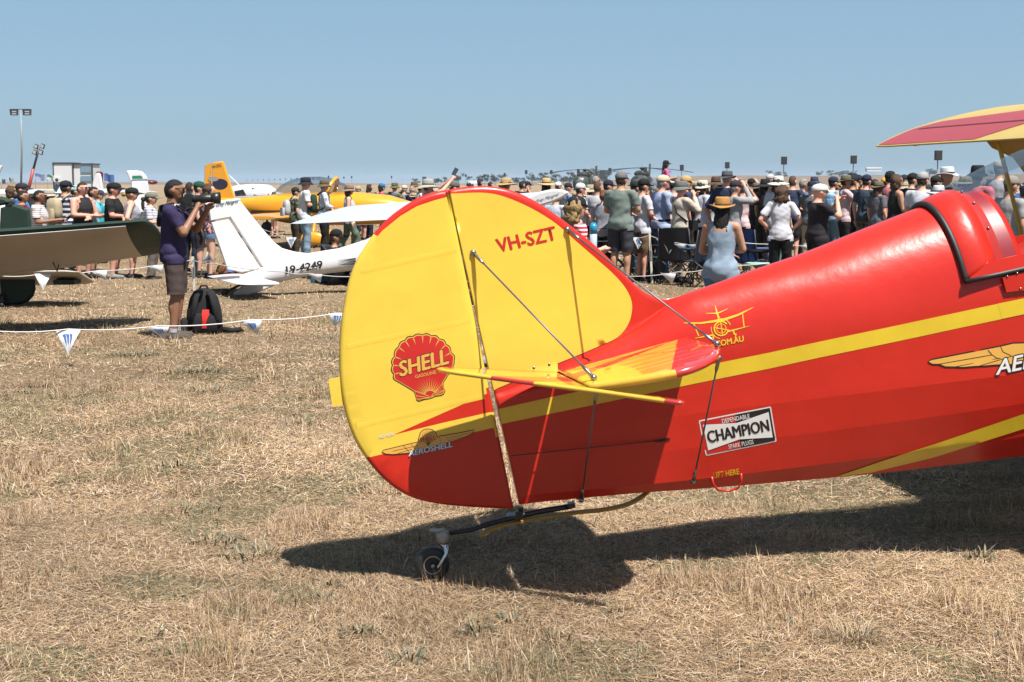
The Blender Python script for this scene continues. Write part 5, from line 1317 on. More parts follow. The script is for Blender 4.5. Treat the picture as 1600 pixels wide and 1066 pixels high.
# helicopters
HG = mat('helicopter_olive', (.035, .042, .036), rough=.7, var=.25, vscale=.8)
def helicopter(px, Y, label, yaw):
    b = np.array([(px - 800) / FPX * Y, Y, 0]); root = empty('helicopter', b, label, 'helicopter', 'military helicopters parked beyond the crowd')
    R = Matrix.Rotation(yaw, 3, 'Z')
    def T(x, y, z): return b + np.array(R @ Vector((x, y, z)))
    rings = []
    for y, w, z0, z1 in ((-5.4, .15, 1.0, 1.4), (-5.0, .75, .6, 2.1), (-3.8, 1.2, .45, 2.7), (-1, 1.25, .45, 2.8), (2, 1.2, .5, 2.75), (3.4, .8, .9, 2.6), (6.5, .35, 1.5, 2.4), (8, .25, 1.7, 2.3)):
        rings.append([T(w * math.copysign(abs(cos(a)) ** .75, cos(a)), y, (z0 + z1) / 2 + (z1 - z0) / 2 * math.copysign(abs(sin(a)) ** .75, sin(a))) for a in np.linspace(0, 2 * pi, 16, endpoint=False)])
    mb = MB(); mb.loft(rings); mb.build('fuselage', HG, root)
    mb = MB(); rings = [[T(w * cos(a), y, 2.9 + h * sin(a)) for a in np.linspace(0, 2 * pi, 12, endpoint=False)] for y, w, h in ((-3, .4, .25), (-2.2, .95, .5), (0, 1.0, .55), (1.6, .7, .4), (2.4, .3, .2))]
    mb.loft(rings); mb.build('engine_housing', HG, root)
    mb = MB(); mb.tube([T(0, -.5, 3.2), T(0, -.5, 3.75)], [.28, .2], 10); mb.lathe(T(0, -.5, 3.6), [(.1, -.1), (.45, 0), (.4, .15), (.1, .25), (0, .26)], (0, 0, 1), 12); mb.build('rotor_head', HG, root)
    for k in range(5):
        an = .35 + k * 2 * pi / 5; mb = MB(); rr = []
        for t in np.linspace(.4, 7.2, 8):
            c_ = T(cos(an) * t, -.5 + sin(an) * t, 3.72 - .012 * t * t); s_ = np.array(R @ Vector((-sin(an), cos(an), 0)))
            rr.append([c_ + s_ * .26, c_ + ZZ * .05, c_ - s_ * .26, c_ - ZZ * .05])
        mb.loft(rr); mb.build('rotor_blade', LT, root)
    mb = MB(); rr = [[T(x, y, z) for x, y in ((-.08, y0), (.08, y0), (.08, y1), (-.08, y1))] for z, y0, y1 in ((2.0, 6.5, 8.1), (4.4, 7.9, 8.9))]; mb.loft(rr); mb.build('tail_fin', HG, root)
    for s in (-1, 1):
        mb = MB(); mb.tube([T(s * 1.1, 1.2, .9), T(s * 1.4, 1.2, .3)], .08, 6); mb.lathe(T(s * 1.4, 1.2, .33), [(.1, -.12), (.32, -.1), (.33, .1), (.1, .12)], tuple(R @ Vector((1, 0, 0))), 14); mb.build('wheel', BLACK, root)
        mb = MB(); mb.add([T(s * .08, -5.06, 1.9), T(s * .62, -4.85, 1.85), T(s * .62, -4.4, 2.45), T(s * .08, -4.6, 2.5)], [(0, 1, 2, 3)], smooth=False); mb.build('windscreen', mat('dark_window', (.03, .035, .04), rough=.08), root)
    mb = MB(); mb.tube([T(0, -4.2, .7), T(0, -4.4, .25)], .08, 6); mb.lathe(T(0, -4.4, .28), [(.1, -.1), (.28, -.08), (.28, .08), (.1, .1)], tuple(R @ Vector((1, 0, 0))), 14); mb.build('nose_wheel', BLACK, root)
helicopter(1003, 205, 'dark olive helicopter facing the camera beyond the crowd, right of two', radians(-12))
helicopter(914, 232, 'dark olive helicopter behind the crowd, left of two', radians(-15))

# trees on the skyline
LEAF = mat('eucalypt_foliage', (.052, .066, .045), rough=.9, spec=.1, var=.35, vscale=.6)
BARK = mat('grey_bark', (.16, .13, .11), rough=.9)
def tree_meshes(seed):
    r = np.random.default_rng(seed); H = 1.0
    tm = MB(); top = np.array([.04 * r.normal(), .04 * r.normal(), .55]); tm.tube([(0, 0, 0), top * .5, top], [.035, .028, .02], 6)
    cl_ = []
    for k in range(11):
        a = r.random() * 2 * pi; q = .12 + .32 * r.random(); e = np.array([q * cos(a), q * sin(a), .36 + .55 * r.random()]); tm.tube([top * (.7 + .3 * r.random()), e * .6 + top * .4, e], [.016, .012, .005], 5); cl_.append((e, .10 + .11 * r.random()))
    cm = MB()
    for e, rad in cl_:
        for i in range(110):
            d = r.normal(size=3); d /= np.linalg.norm(d); p = e + d * rad * (.45 + .6 * r.random()) * np.array([1.15, 1.15, .85]); s = .018 + .018 * r.random()
            u = r.normal(size=3); u /= np.linalg.norm(u); v = np.cross(u, d); v /= np.linalg.norm(v) + 1e-9
            cm.add([p - u * s, p + v * s * .8, p + u * s, p - v * s * .8], [(0, 1, 2, 3)], 0, False)
    return tm.mesh('trunk'), cm.mesh('crown')
TV = []
for sd in (1, 2, 3, 4):
    t_, c_ = tree_meshes(sd); t_.materials.append(BARK); c_.materials.append(LEAF); TV.append((t_, c_))
def tree(px, ytop, Y, zb, wk, i, label, group):
    z = at_dist(px, ytop, Y)[2]; h = max(2.0, z - zb)
    root = empty('eucalypt_tree', ((px - 800) / FPX * Y, Y, zb), label, 'tree', group); root.scale = (h * wk, h * wk, h); root.rotation_euler = (0, 0, i * 1.3)
    for nm, me in zip(('trunk', 'crown'), TV[i % 4]): o = bpy.data.objects.new(nm, me); COL.objects.link(o); o.parent = root
for i, (px, yt, wk) in enumerate([(652, 279, 1.2), (681, 276.5, 1.2), (695, 276, 1.0), (717, 271, 1.0), (735, 275.5, 1.0), (753, 270.5, .9), (766, 271.5, 1.1), (775, 273, 1.0), (785, 272.5, 1.0), (808, 275, 1.1), (818, 277, 1.0), (831, 271, .9), (844, 269.5, 1.0), (856, 272, 1.1), (869, 271, 1.2), (880, 274, 1.0), (890, 268.5, 1.0), (900, 270, 1.0), (925, 267, .9), (934, 264, 1.1), (948, 266, 1.0), (966, 269, 1.0)]):
    tree(px, yt, 880 + (i * 37) % 90, 0, wk, i, 'hazy grey green gum tree on the skyline behind the crowd', 'gum trees on the far skyline')
for i, (px, yt, zb, wk) in enumerate([(1202, 266.5, 5, 1.0), (1211, 266, 5, 1.0), (1222, 268, 5, 1.0), (1277, 267.3, 7, 1.3), (1296, 266.2, 7, 1.5), (1309, 266, 7, 1.5), (1318, 266, 7.5, 1.4), (1330, 267, 7.5, 1.3), (1448, 263.5, 8, 1.4), (1456, 264, 8, 1.3), (1543, 266, 8.5, 1.4), (1556, 265.5, 8.5, 1.4)]):
    tree(px, yt, 1480, zb, wk, i, 'low dark tree on the dry ridge at right', 'trees on the dry ridge')
Yr = 1500.; mb = MB(); p = at_dist(1365, 265, Yr); mb.box((p[0], Yr, p[2] - .5), (15, 8, 3)); sh = empty('shed', (p[0], Yr, p[2] - 2), 'long pale shed on the dry ridge at right', 'building'); mb.build('walls', OW, sh)
mb = MB(); mb.loft([[(p[0] - 8, Yr - 4.5, p[2] + 1), (p[0] - 8, Yr, p[2] + 2), (p[0] - 8, Yr + 4.5, p[2] + 1)], [(p[0] + 8, Yr - 4.5, p[2] + 1), (p[0] + 8, Yr, p[2] + 2), (p[0] + 8, Yr + 4.5, p[2] + 1)]], closed=False, cap=False); mb.build('roof', mat('pale_roof', (.6, .62, .64), rough=.5), sh)
# ================================================================== PEOPLE
ARMS = {
    'down': [((.24, -.02, 1.15), (.25, .06, .90))] * 2,
    'crossed': [((.255, .05, 1.16), (-.02, .185, 1.15)), ((.255, .07, 1.14), (-.03, .165, 1.10))],
    'photo': [((.23, .19, 1.25), (.055, .235, 1.50)), ((.24, .22, 1.27), (.05, .30, 1.49))],
    'raised': [((.19, .27, 1.56), (.06, .46, 1.76)), ((.20, .25, 1.58), (.04, .47, 1.78))],
    'hips': [((.35, -.07, 1.18), (.19, .05, 1.03))] * 2,
    'onehip': [((.35, -.07, 1.18), (.19, .05, 1.03)), ((.24, -.02, 1.15), (.25, .06, .90))],
    'hold': [((.23, .03, 1.16), (.08, .28, 1.20)), ((.23, .05, 1.15), (.06, .30, 1.17))],
    'shade': [((.27, .20, 1.40), (.07, .16, 1.66)), ((.24, -.02, 1.15), (.25, .06, .90))],
    'lens': [((.20, .13, 1.17), (.045, .235, 1.425)), ((.21, .20, 1.20), (.04, .33, 1.41))],
    'point': [((.25, .22, 1.47), (.22, .46, 1.56)), ((.24, -.02, 1.15), (.25, .06, .90))],
}
LEGS = {'stand': [((.095, .0, .90), (.105, .025, .49), (.11, -.01, .085)), ((.095, .0, .90), (.10, .03, .49), (.105, -.02, .085))],
        'wide': [((.10, .0, .90), (.15, .03, .49), (.17, .0, .085)), ((.10, .0, .90), (.15, .02, .49), (.18, -.03, .085))],
        'walk': [((.095, .0, .90), (.10, .20, .52), (.10, .22, .09)), ((.095, .0, .90), (.10, -.08, .50), (.10, -.30, .16))],
        'ground': [((.095, .0, .52), (.14, .33, .85), (.13, .50, .50)), ((.095, .0, .52), (.15, .30, .83), (.14, .46, .50))],
        'sit': [((.095, .0, .48), (.13, .42, .50), (.13, .44, .085)), ((.095, .0, .48), (.12, .42, .50), (.12, .40, .085))]}
BODY_CACHE = {}
def seg_d(V, a, b):
    ab = b - a; t = np.clip(((V - a) @ ab) / (ab @ ab), 0, 1); return np.linalg.norm(V - (a + t[:, None] * ab), axis=1), t
def make_body(arms, legs, fem, voxel=.017):
    key = (arms, legs, fem, voxel)
    if key in BODY_CACHE: return BODY_CACHE[key]
    dz = -.42 if legs in ('sit', 'ground') else 0.0
    k = .92 if fem else 1.0
    mb = MB(); segs = []
    def lim(a, b, ra, rb, reg, n=10):
        a = np.array(a, float); b = np.array(b, float); d = b - a; L = np.linalg.norm(d); d /= L
        ts = [(-.55 * ra / L, .62), (-.25 * ra / L, .9), (0, 1), (.35, 1.03), (.7, 1.0), (1, 1), (1 + .25 * rb / L, .9), (1 + .55 * rb / L, .62)]
        mb.tube([a + (b - a) * t for t, _ in ts], [(ra + (rb - ra) * min(1, max(0, t))) * q for t, q in ts], n); segs.append((a, b, (ra + rb) / 2, reg))
    # trunk
    prof = [(.84, .135, .095, 0), (.90, .165, .115, -.01), (.97, .17 if not fem else .18, .118, -.012), (1.04, .158 if not fem else .15, .11, -.005), (1.10, .15 if not fem else .135, .105, 0), (1.18, .16 if not fem else .142, .112, .008), (1.27, .175 if not fem else .155, .12 if not fem else .128, .012), (1.35, .18 * k, .112, .005), (1.41, .165 * k, .092, -.005), (1.455, .11 * k, .072, -.01), (1.49, .062, .058, -.008)]
    rings = [[(rx * cos(t) * (1 - .06 * abs(sin(2 * t))), oy + ry * sin(t), z + dz) for t in np.linspace(0, 2 * pi, 24, endpoint=False)] for z, rx, ry, oy in prof]
    mb.loft(rings)
    segs.append((np.array([0, 0, .92 + dz]), np.array([0, 0, 1.02 + dz]), .15, 'hip')); segs.append((np.array([0, 0, 1.06 + dz]), np.array([0, 0, 1.40 + dz]), .15, 'torso'))
    mb_sh = .185 * k
    hands = []
    for s, i in ((1, 0), (-1, 1)):
        e, w = ARMS[arms][i]; S = np.array([s * mb_sh, -.005, 1.425 + dz]); E = np.array([s * e[0] * (.95 if fem else 1), e[1], e[2] + dz]); Wp = np.array([s * w[0], w[1], w[2] + dz])
        lim(np.array([s * .09, 0, 1.43 + dz]), S, .06, .058, 'torso', 10)
        lim(S, E, .056 * k, .044 * k, 'uarm'); lim(E, Wp, .043 * k, .028 * k, 'farm')
        d = (Wp - E) / np.linalg.norm(Wp - E); H = Wp + d * .085
        lim(Wp, H, .026, .034, 'hand', 8); hands.append((Wp, H, d, s))
        h, kn, an = LEGS[legs][i]; h = np.array([s * h[0], h[1], h[2]]); kn = np.array([s * kn[0], kn[1], kn[2]]); an = np.array([s * an[0], an[1], an[2]])
        lim(h, kn, .092 if not fem else .096, .056, 'thigh', 12); lim(kn, an, .056, .036, 'shin', 12)
        mid = kn * .68 + an * .32; mb.ell(mid + np.array([0, -.018, 0]), (.05, .05, .12), n=10, m=8)
        fz = an[2] - .05; lim(np.array([an[0], an[1] - .045, fz + .005]), np.array([an[0] + s * .02, an[1] + .15, fz - .005]), .042, .036, 'foot', 10)
    lim((0, -.012, 1.45 + dz), (0, .005, 1.57 + dz), .058 * k, .052 * k, 'neck', 12)
    hc = np.array([0, .02, 1.64 + dz])
    mb.ell(hc, (.074, .095, .112), n=20, m=14); mb.ell(hc + np.array([0, .03, -.062]), (.052, .058, .055), n=14, m=10)
    mb.tube([hc + np.array([0, .085, .03]), hc + np.array([0, .112, -.018]), hc + np.array([0, .09, -.028])], [.010, .017, .012], 8)
    for s in (1, -1): mb.ell(hc + np.array([s * .076, -.005, -.005]), (.013, .022, .032), n=8, m=6)
    segs.append((hc - np.array([0, 0, .05]), hc + np.array([0, 0, .04]), .08, 'head'))
    me = mb.mesh('body_src'); o = bpy.data.objects.new('body_src', me); COL.objects.link(o)
    m = o.modifiers.new('r', 'REMESH'); m.mode = 'VOXEL'; m.voxel_size = voxel; m.use_smooth_shade = True
    m2 = o.modifiers.new('s', 'SMOOTH'); m2.factor = .5; m2.iterations = 2
    dg = bpy.context.evaluated_depsgraph_get(); dg.update(); ev = o.evaluated_get(dg); em = ev.to_mesh()
    V = np.array([v.co[:] for v in em.vertices]); F = [tuple(p.vertices) for p in em.polygons]; Nn = np.array([v.normal[:] for v in em.vertices])
    ev.to_mesh_clear(); bpy.data.objects.remove(o); bpy.data.meshes.remove(me)
    # which limb each vertex belongs to
    regs = ['hip', 'torso', 'uarm', 'farm', 'hand', 'thigh', 'shin', 'foot', 'neck', 'head']
    best = np.full(len(V), 9.0); R = np.zeros(len(V), int); Tt = np.zeros(len(V))
    for a, b, r, g_ in segs:
        d, t = seg_d(V, a, b); d = d - r * (1 if g_ not in ('torso', 'hip') else 1.0); w = d < best
        best[w] = d[w]; R[w] = regs.index(g_); Tt[w] = t[w]
    # fingers: four unequal bent fingers and a thumb per hand
    B = MB(); B.add(V, F)
    for Wp, H, d, s in hands:
        side = np.cross(d, [0, 0, 1.0]); side = side / (np.linalg.norm(side) + 1e-9) if np.linalg.norm(side) > .3 else np.array([1.0, 0, 0]); pal = np.cross(side, d)
        curl = pal * (-.5 if pal[2] > 0 else .5)
        for q, Lf in ((-1.5, .055), (-.5, .07), (.5, .075), (1.5, .066)):
            r0_ = H + side * q * .016; m_ = r0_ + d * Lf * .6 + curl * .012; B.tube([r0_ - d * .02, r0_ + d * .015, m_, m_ + (d * .7 + curl * .9) * Lf * .45], [.009, .009, .0085, .006], 6)
        r0_ = Wp + d * .03; B.tube([r0_, r0_ + side * .035 * s + d * .02 + curl * .01, r0_ + side * .045 * s + d * .055 + curl * .02], [.012, .011, .007], 6)
    bme = B.mesh('body'); bme.materials.append(None)
    dat = dict(V=V, F=F, N=Nn, R=R, T=Tt, regs=regs, mesh=bme, dz=dz, fem=fem, g={}, hc=hc, hands=hands)
    BODY_CACHE[key] = dat; return dat
GSEED = [0]
def garment(dat, kind):
    if kind in dat['g']: return dat['g'][kind]
    V, N, R, T, dz = dat['V'], dat['N'], dat['R'], dat['T'], dat['dz']; ix = {r: i for i, r in enumerate(dat['regs'])}; z = V[:, 2] - dz
    isr = lambda *a: np.isin(R, [ix[q] for q in a])
    off = np.full(len(V), .012)
    wr = np.zeros(len(V)); wrr = np.random.default_rng(len(V) % 97)
    for q in range(9):
        kd = wrr.normal(size=3); kd /= np.linalg.norm(kd); fq = 14 + 9 * q; wr += .010 / (1 + .9 * q) * np.sin(V @ kd * fq + wrr.random() * 6 + 1.5 * np.sin(V @ wrr.normal(size=3) * 9)) * (.35 + .65 * wrr.random())
    wr *= .8
    if kind in ('tee', 'long', 'tank', 'blouse'):
        m = isr('torso', 'hip') & (z > .86) & (z < 1.475)
        if kind != 'tank': m |= isr('uarm') & (T < (.72 if kind in ('tee',) else 2)) ; m |= isr('neck') & (z < 1.485)
        else: m &= (z < 1.40) | (np.abs(V[:, 0]) < .115)
        if kind == 'blouse': m &= ~(isr('uarm') & (T > .35))
        if kind == 'long': m |= isr('farm') & (T < .93)
        m |= isr('thigh') & (z > .84)
        off = .012 + .011 * np.clip((1.12 - z) / .25, 0, 1) + .006 * (np.clip(T, 0, 1) * isr('uarm')); wr = wr * 1.2
    elif kind == 'tunic':
        m = (isr('torso', 'hip') & (z < 1.38) | (isr('torso') & (np.abs(V[:, 0]) > .06) & (np.abs(V[:, 0]) < .13) & (z < 1.47))); m |= isr('thigh') & (z > .83)
        off = .010 + .022 * np.clip((1.15 - z) / .4, 0, 1); wr = wr * 1.5
    elif kind in ('trousers', 'shorts', 'hotpants'):
        m = isr('hip') & (z < 1.03) | isr('thigh') | (isr('torso') & (z < 1.03))
        if kind == 'trousers': m |= isr('shin') & (T < .97); m &= True
        if kind == 'shorts': m &= ~(isr('thigh') & (T > .97)); m |= isr('shin') & (T < .03)
        if kind == 'hotpants': m &= ~(isr('thigh') & (T > .42))
        off = .013 + .016 * isr('shin') * np.clip(T * 1.5, 0, 1) + (.018 * isr('thigh') * T if kind == 'shorts' else .006 * isr('thigh'))
        wr = wr * 1.1
    elif kind == 'shoes':
        m = isr('foot') | (isr('shin') & (T > .97)); off = np.full(len(V), .009); wr = wr * 0
    elif kind == 'socks':
        m = isr('shin') & (T > .86); off = np.full(len(V), .006); wr = wr * 0
    elif kind == 'hair':
        hc = dat['hc']; q = V - hc; m = isr('head') & ((q[:, 1] < .012 - .2 * np.maximum(0, -q[:, 2])) & (q[:, 2] > -.085) | (q[:, 2] > .052 + .25 * np.maximum(0, q[:, 1] - .05))) & ~((np.abs(q[:, 0]) > .07) & (q[:, 2] < .03) & (q[:, 1] > -.03))
        off = np.full(len(V), .008); wr = wr * .8
    X = V + N * np.maximum(off + wr, .007)[:, None]
    if kind != 'shoes': X[:, 2] = np.maximum(X[:, 2], .02)
    if kind in ('trousers', 'shorts', 'hotpants') and False: pass
    idx = np.where(m)[0]; mp = -np.ones(len(V), int); mp[idx] = np.arange(len(idx))
    Fs = [tuple(int(mp[i]) for i in f) for f in dat['F'] if all(mp[i] >= 0 for i in f)]
    me = bpy.data.meshes.new(kind); me.from_pydata([tuple(p) for p in X[idx]], [], Fs); me.polygons.foreach_set('use_smooth', [True] * len(Fs)); me.materials.append(None); me.update()
    dat['g'][kind] = me; return me
HAT = {}
def hat_mesh(kind):
    if kind in HAT: return HAT[kind]
    mb = MB()
    if kind in ('cap', 'backcap', 'visor'):
        sg = -1 if kind == 'backcap' else 1
        if kind != 'visor': mb.lathe((0, 0, .03), [(.098, -.012), (.101, .015), (.094, .055), (.070, .085), (.03, .100), (.008, .103), (.006, .108), (0, .109)], (0, 0, 1), 20, 0, .88, 1.08, (1, 0, 0))
        else: mb.lathe((0, 0, .03), [(.098, -.01), (.103, 0), (.100, .035), (.094, .036)], (0, 0, 1), 20, 0, .88, 1.08, (1, 0, 0))
        rows = []
        for t in np.linspace(0, 1, 5):
            rows.append([(x * (.078 - .012 * t * t), sg * (.075 + (.105 * t) * sqrt(max(.05, 1 - (x * .95) ** 2)) + .028 * (1 - x * x)), .028 - .028 * t + .012 * (1 - x * x) * 1.0) for x in np.linspace(-1, 1, 9)])
        mb.loft(rows, closed=False, cap=False); mb.loft([[(a, b, c - .005) for a, b, c in r] for r in rows], closed=False, cap=False)
    elif kind == 'beanie': mb.lathe((0, 0, .0), [(.098, .0), (.104, .02), (.100, .07), (.075, .115), (.03, .132), (0, .134)], (0, 0, 1), 18, 0, .88, 1.06, (1, 0, 0))
    else:
        rb, drop, rc, hcn, dent = dict(bucket=(.150, .035, .100, .105, 0), wide=(.205, .03, .100, .115, .0), fedora=(.158, .012, .098, .105, .02), straw=(.215, .015, .102, .11, .0))[kind]
        n = 28; prof = [(rc * 1.02, .022), (rc, .05), (rc * .95, hcn * .8 + .02), (rc * .8, hcn + .02), (rc * .3, hcn + .022 - dent), (0, hcn + .02 - dent)]
        mb.lathe((0, 0, .0), prof, (0, 0, 1), n, 0, .9, 1.08, (1, 0, 0))
        vs = []; fs = []
        for lay in (0, .006):
            for t in np.linspace(0, 1, 5):
                for k in range(n):
                    a = 2 * pi * k / n; r = rc * 1.0 + (rb - rc) * t; w = (.012 * sin(2 * a + .6) + (.02 * abs(cos(a)) if kind == 'fedora' else 0)) * t
                    vs.append((r * .92 * cos(a), r * 1.06 * sin(a), .026 - drop * t * 1.3 + w - lay))
        for L in (0, 1):
            for i in range(4):
                for k in range(n): q = (L * 5 * n + i * n + k, L * 5 * n + i * n + (k + 1) % n, L * 5 * n + (i + 1) * n + (k + 1) % n, L * 5 * n + (i + 1) * n + k); fs.append(q)
        for k in range(n): fs.append((4 * n + k, 4 * n + (k + 1) % n, 9 * n + (k + 1) % n, 9 * n + k))
        mb.add(vs, fs)
        if kind in ('fedora', 'straw', 'wide'): mb.lathe((0, 0, .0), [(rc * 1.035, .028), (rc * 1.03, .05)], (0, 0, 1), n, 1, .9, 1.08, (1, 0, 0))
    me = mb.mesh(kind); me.materials.append(None); me.materials.append(None); HAT[kind] = me; return me
def hair_mesh(kind):
    k = 'h_' + kind
    if k in HAT: return HAT[k]
    mb = MB(); r = np.random.default_rng(len(kind) * 7 + 3)
    def lump(c, rad, n=14, m=10, amp=.12):
        s = len(mb.v); mb.ell(c, rad, n=n, m=m)
        for i in range(s, len(mb.v)):
            p = np.array(mb.v[i]); d = p - np.array(c); f = 1 + amp * sin(p[0] * 90 + p[2] * 120) * sin(p[1] * 110 + p[2] * 60) + amp * .5 * r.normal(); mb.v[i] = tuple(np.array(c) + d * f)
    if kind == 'long': lump((0, -.055, -.02), (.085, .055, .12)); lump((0, -.085, -.15), (.085, .04, .14)); lump((.07, -.01, -.03), (.02, .05, .09)); lump((-.07, -.01, -.03), (.02, .05, .09))
    elif kind == 'curly': lump((0, -.04, -.02), (.112, .09, .12), 20, 14, .2); lump((0, -.06, -.12), (.115, .08, .10), 20, 14, .22)
    elif kind == 'bob': lump((0, -.03, .0), (.10, .095, .12), 18, 12, .1); lump((0, -.05, -.08), (.10, .07, .09), 18, 12, .14)
    elif kind == 'bun': lump((0, -.125, .0), (.045, .045, .045)); 
    elif kind == 'tail': lump((0, -.13, -.02), (.03, .04, .05)); lump((0, -.14, -.13), (.028, .028, .11))
    me = mb.mesh(kind); me.materials.append(None); HAT[k] = me; return me
def misc_mesh(kind):
    k = 'm_' + kind
    if k in HAT: return HAT[k]
    mb = MB()
    if kind == 'sunglasses':
        for s in (1, -1): mb.ell((s * .034, .099, .012), (.029, .012, .02), n=10, m=6); mb.bar((s * .06, .092, .018), (s * .078, -.01, .018), .004, .006)
        mb.bar((-.012, .108, .018), (.012, .108, .018), .006, .006)
    elif kind == 'backpack':
        rings = [[(.155 * w * math.copysign(abs(cos(a)) ** .55, cos(a)), -.23 + .10 * d_ * math.copysign(abs(sin(a)) ** .55, sin(a)), z) for a in np.linspace(0, 2 * pi, 16, endpoint=False)] for z, w, d_ in ((1.04, .7, .6), (1.06, .85, .8), (1.18, .88, .85), (1.3, .86, .8), (1.40, .75, .7), (1.44, .45, .35))]
        mb.loft(rings); rings = [[(.115 * w * math.copysign(abs(cos(a)) ** .55, cos(a)), -.345 + .04 * math.copysign(abs(sin(a)) ** .55, sin(a)), z) for a in np.linspace(0, 2 * pi, 12, endpoint=False)] for z, w in ((1.02, .9), (1.08, 1), (1.2, 1), (1.24, .8))]
        mb.loft(rings)
        for s in (1, -1): mb.tube([(s * .09, -.14, 1.42), (s * .115, -.02, 1.515), (s * .125, .11, 1.40), (s * .14, .10, 1.2), (s * .15, -.13, 1.08)], .016, 6, sx=1.4)
    elif kind == 'belt': mb.lathe((0, -.008, 1.0), [(.178, -.02), (.186, -.018), (.186, .018), (.178, .02)], (0, 0, 1), 28, 0, 1.0, .72, (1, 0, 0))
    elif kind == 'shoulder_bag':
        mb.box((.20, .10, 1.0), (.16, .11, .17)); mb.tube([(.2, .1, 1.08), (.10, .14, 1.25), (-.10, .06, 1.46), (-.1, -.08, 1.44), (.1, -.14, 1.2), (.2, .0, 1.06)], .014, 6)
    elif kind == 'eyes':
        for s in (1, -1): mb.ell((s * .032, .098, .012), (.011, .006, .006), n=8, m=6)
    elif kind == 'mouth': mb.ell((0, .096, -.062), (.022, .006, .005), n=8, m=6)
    me = mb.mesh(kind); me.materials.append(None); HAT[k] = me; return me
def cloth(c, pat=None):
    c = tuple(c); k = 'cloth_%d_%d_%d_%s' % (c[0], c[1], c[2], pat)
    if k in MATS: return MATS[k]
    b = tuple(min(.8, v * .8 + .006) for v in lin(c))
    m = mat(k, b, rough=.85, spec=.2, var=.08, vscale=14, bump=.16, bscale=26)
    if pat:
        nt = m.node_tree; bs = nt.nodes['Principled BSDF']; tc = nt.nodes.new('ShaderNodeTexCoord'); mix = nt.nodes.new('ShaderNodeMixRGB'); mix.inputs[1].default_value = (*b, 1); mix.inputs[2].default_value = (*[min(.8, v * .8) for v in lin(pat[1])], 1)
        if pat[0] in ('stripes', 'plaid'):
            w = nt.nodes.new('ShaderNodeTexWave'); w.wave_type = 'BANDS'; w.bands_direction = 'Z'; w.inputs['Scale'].default_value = pat[2]; w.inputs['Distortion'].default_value = .3; nt.links.new(tc.outputs['Object'], w.inputs['Vector'])
            th = nt.nodes.new('ShaderNodeMath'); th.operation = 'GREATER_THAN'; th.inputs[1].default_value = .62 if pat[0] == 'stripes' else .5; nt.links.new(w.outputs['Fac'], th.inputs[0]); fac = th.outputs[0]
            if pat[0] == 'plaid':
                w2 = nt.nodes.new('ShaderNodeTexWave'); w2.bands_direction = 'X'; w2.inputs['Scale'].default_value = pat[2]; nt.links.new(tc.outputs['Object'], w2.inputs['Vector']); t2 = nt.nodes.new('ShaderNodeMath'); t2.operation = 'GREATER_THAN'; nt.links.new(w2.outputs['Fac'], t2.inputs[0])
                xo = nt.nodes.new('ShaderNodeMath'); xo.operation = 'MULTIPLY'; nt.links.new(fac, xo.inputs[0]); nt.links.new(t2.outputs[0], xo.inputs[1]); fac = xo.outputs[0]
        else:
            no = nt.nodes.new('ShaderNodeTexNoise'); no.inputs['Scale'].default_value = pat[2]; nt.links.new(tc.outputs['Object'], no.inputs['Vector']); th = nt.nodes.new('ShaderNodeMath'); th.operation = 'GREATER_THAN'; th.inputs[1].default_value = .52; nt.links.new(no.outputs['Fac'], th.inputs[0]); fac = th.outputs[0]
        nt.links.new(fac, mix.inputs['Fac'])
        nt.links.new(mix.outputs[0], bs.inputs['Base Color'])
    return m
SKIN = {k: mat('skin_' + k, c, rough=.55, spec=.35, var=.06, vscale=14) for k, c in dict(fair=(.72, .42, .31), pink=(.74, .38, .28), tan=(.52, .28, .18), brown=(.31, .15, .09), olive=(.42, .22, .14)).items()}
HAIRC = {k: mat('hair_' + k, c, rough=.6, spec=.3, bump=.8, bscale=90, var=.25, vscale=50) for k, c in dict(black=(.008, .007, .007), dark=(.03, .018, .012), brown=(.09, .045, .022), blond=(.38, .25, .11), grey=(.30, .29, .28), auburn=(.16, .06, .025)).items()}
def put(name, me, parent, mats, loc=(0, 0, 0)):
    o = bpy.data.objects.new(name, me); COL.objects.link(o)
    o.parent = parent; o.location = loc
    for i, m_ in enumerate(mats):
        if i < len(o.material_slots): o.material_slots[i].link = 'OBJECT'; o.material_slots[i].material = m_
    return o
NP_ = [0]
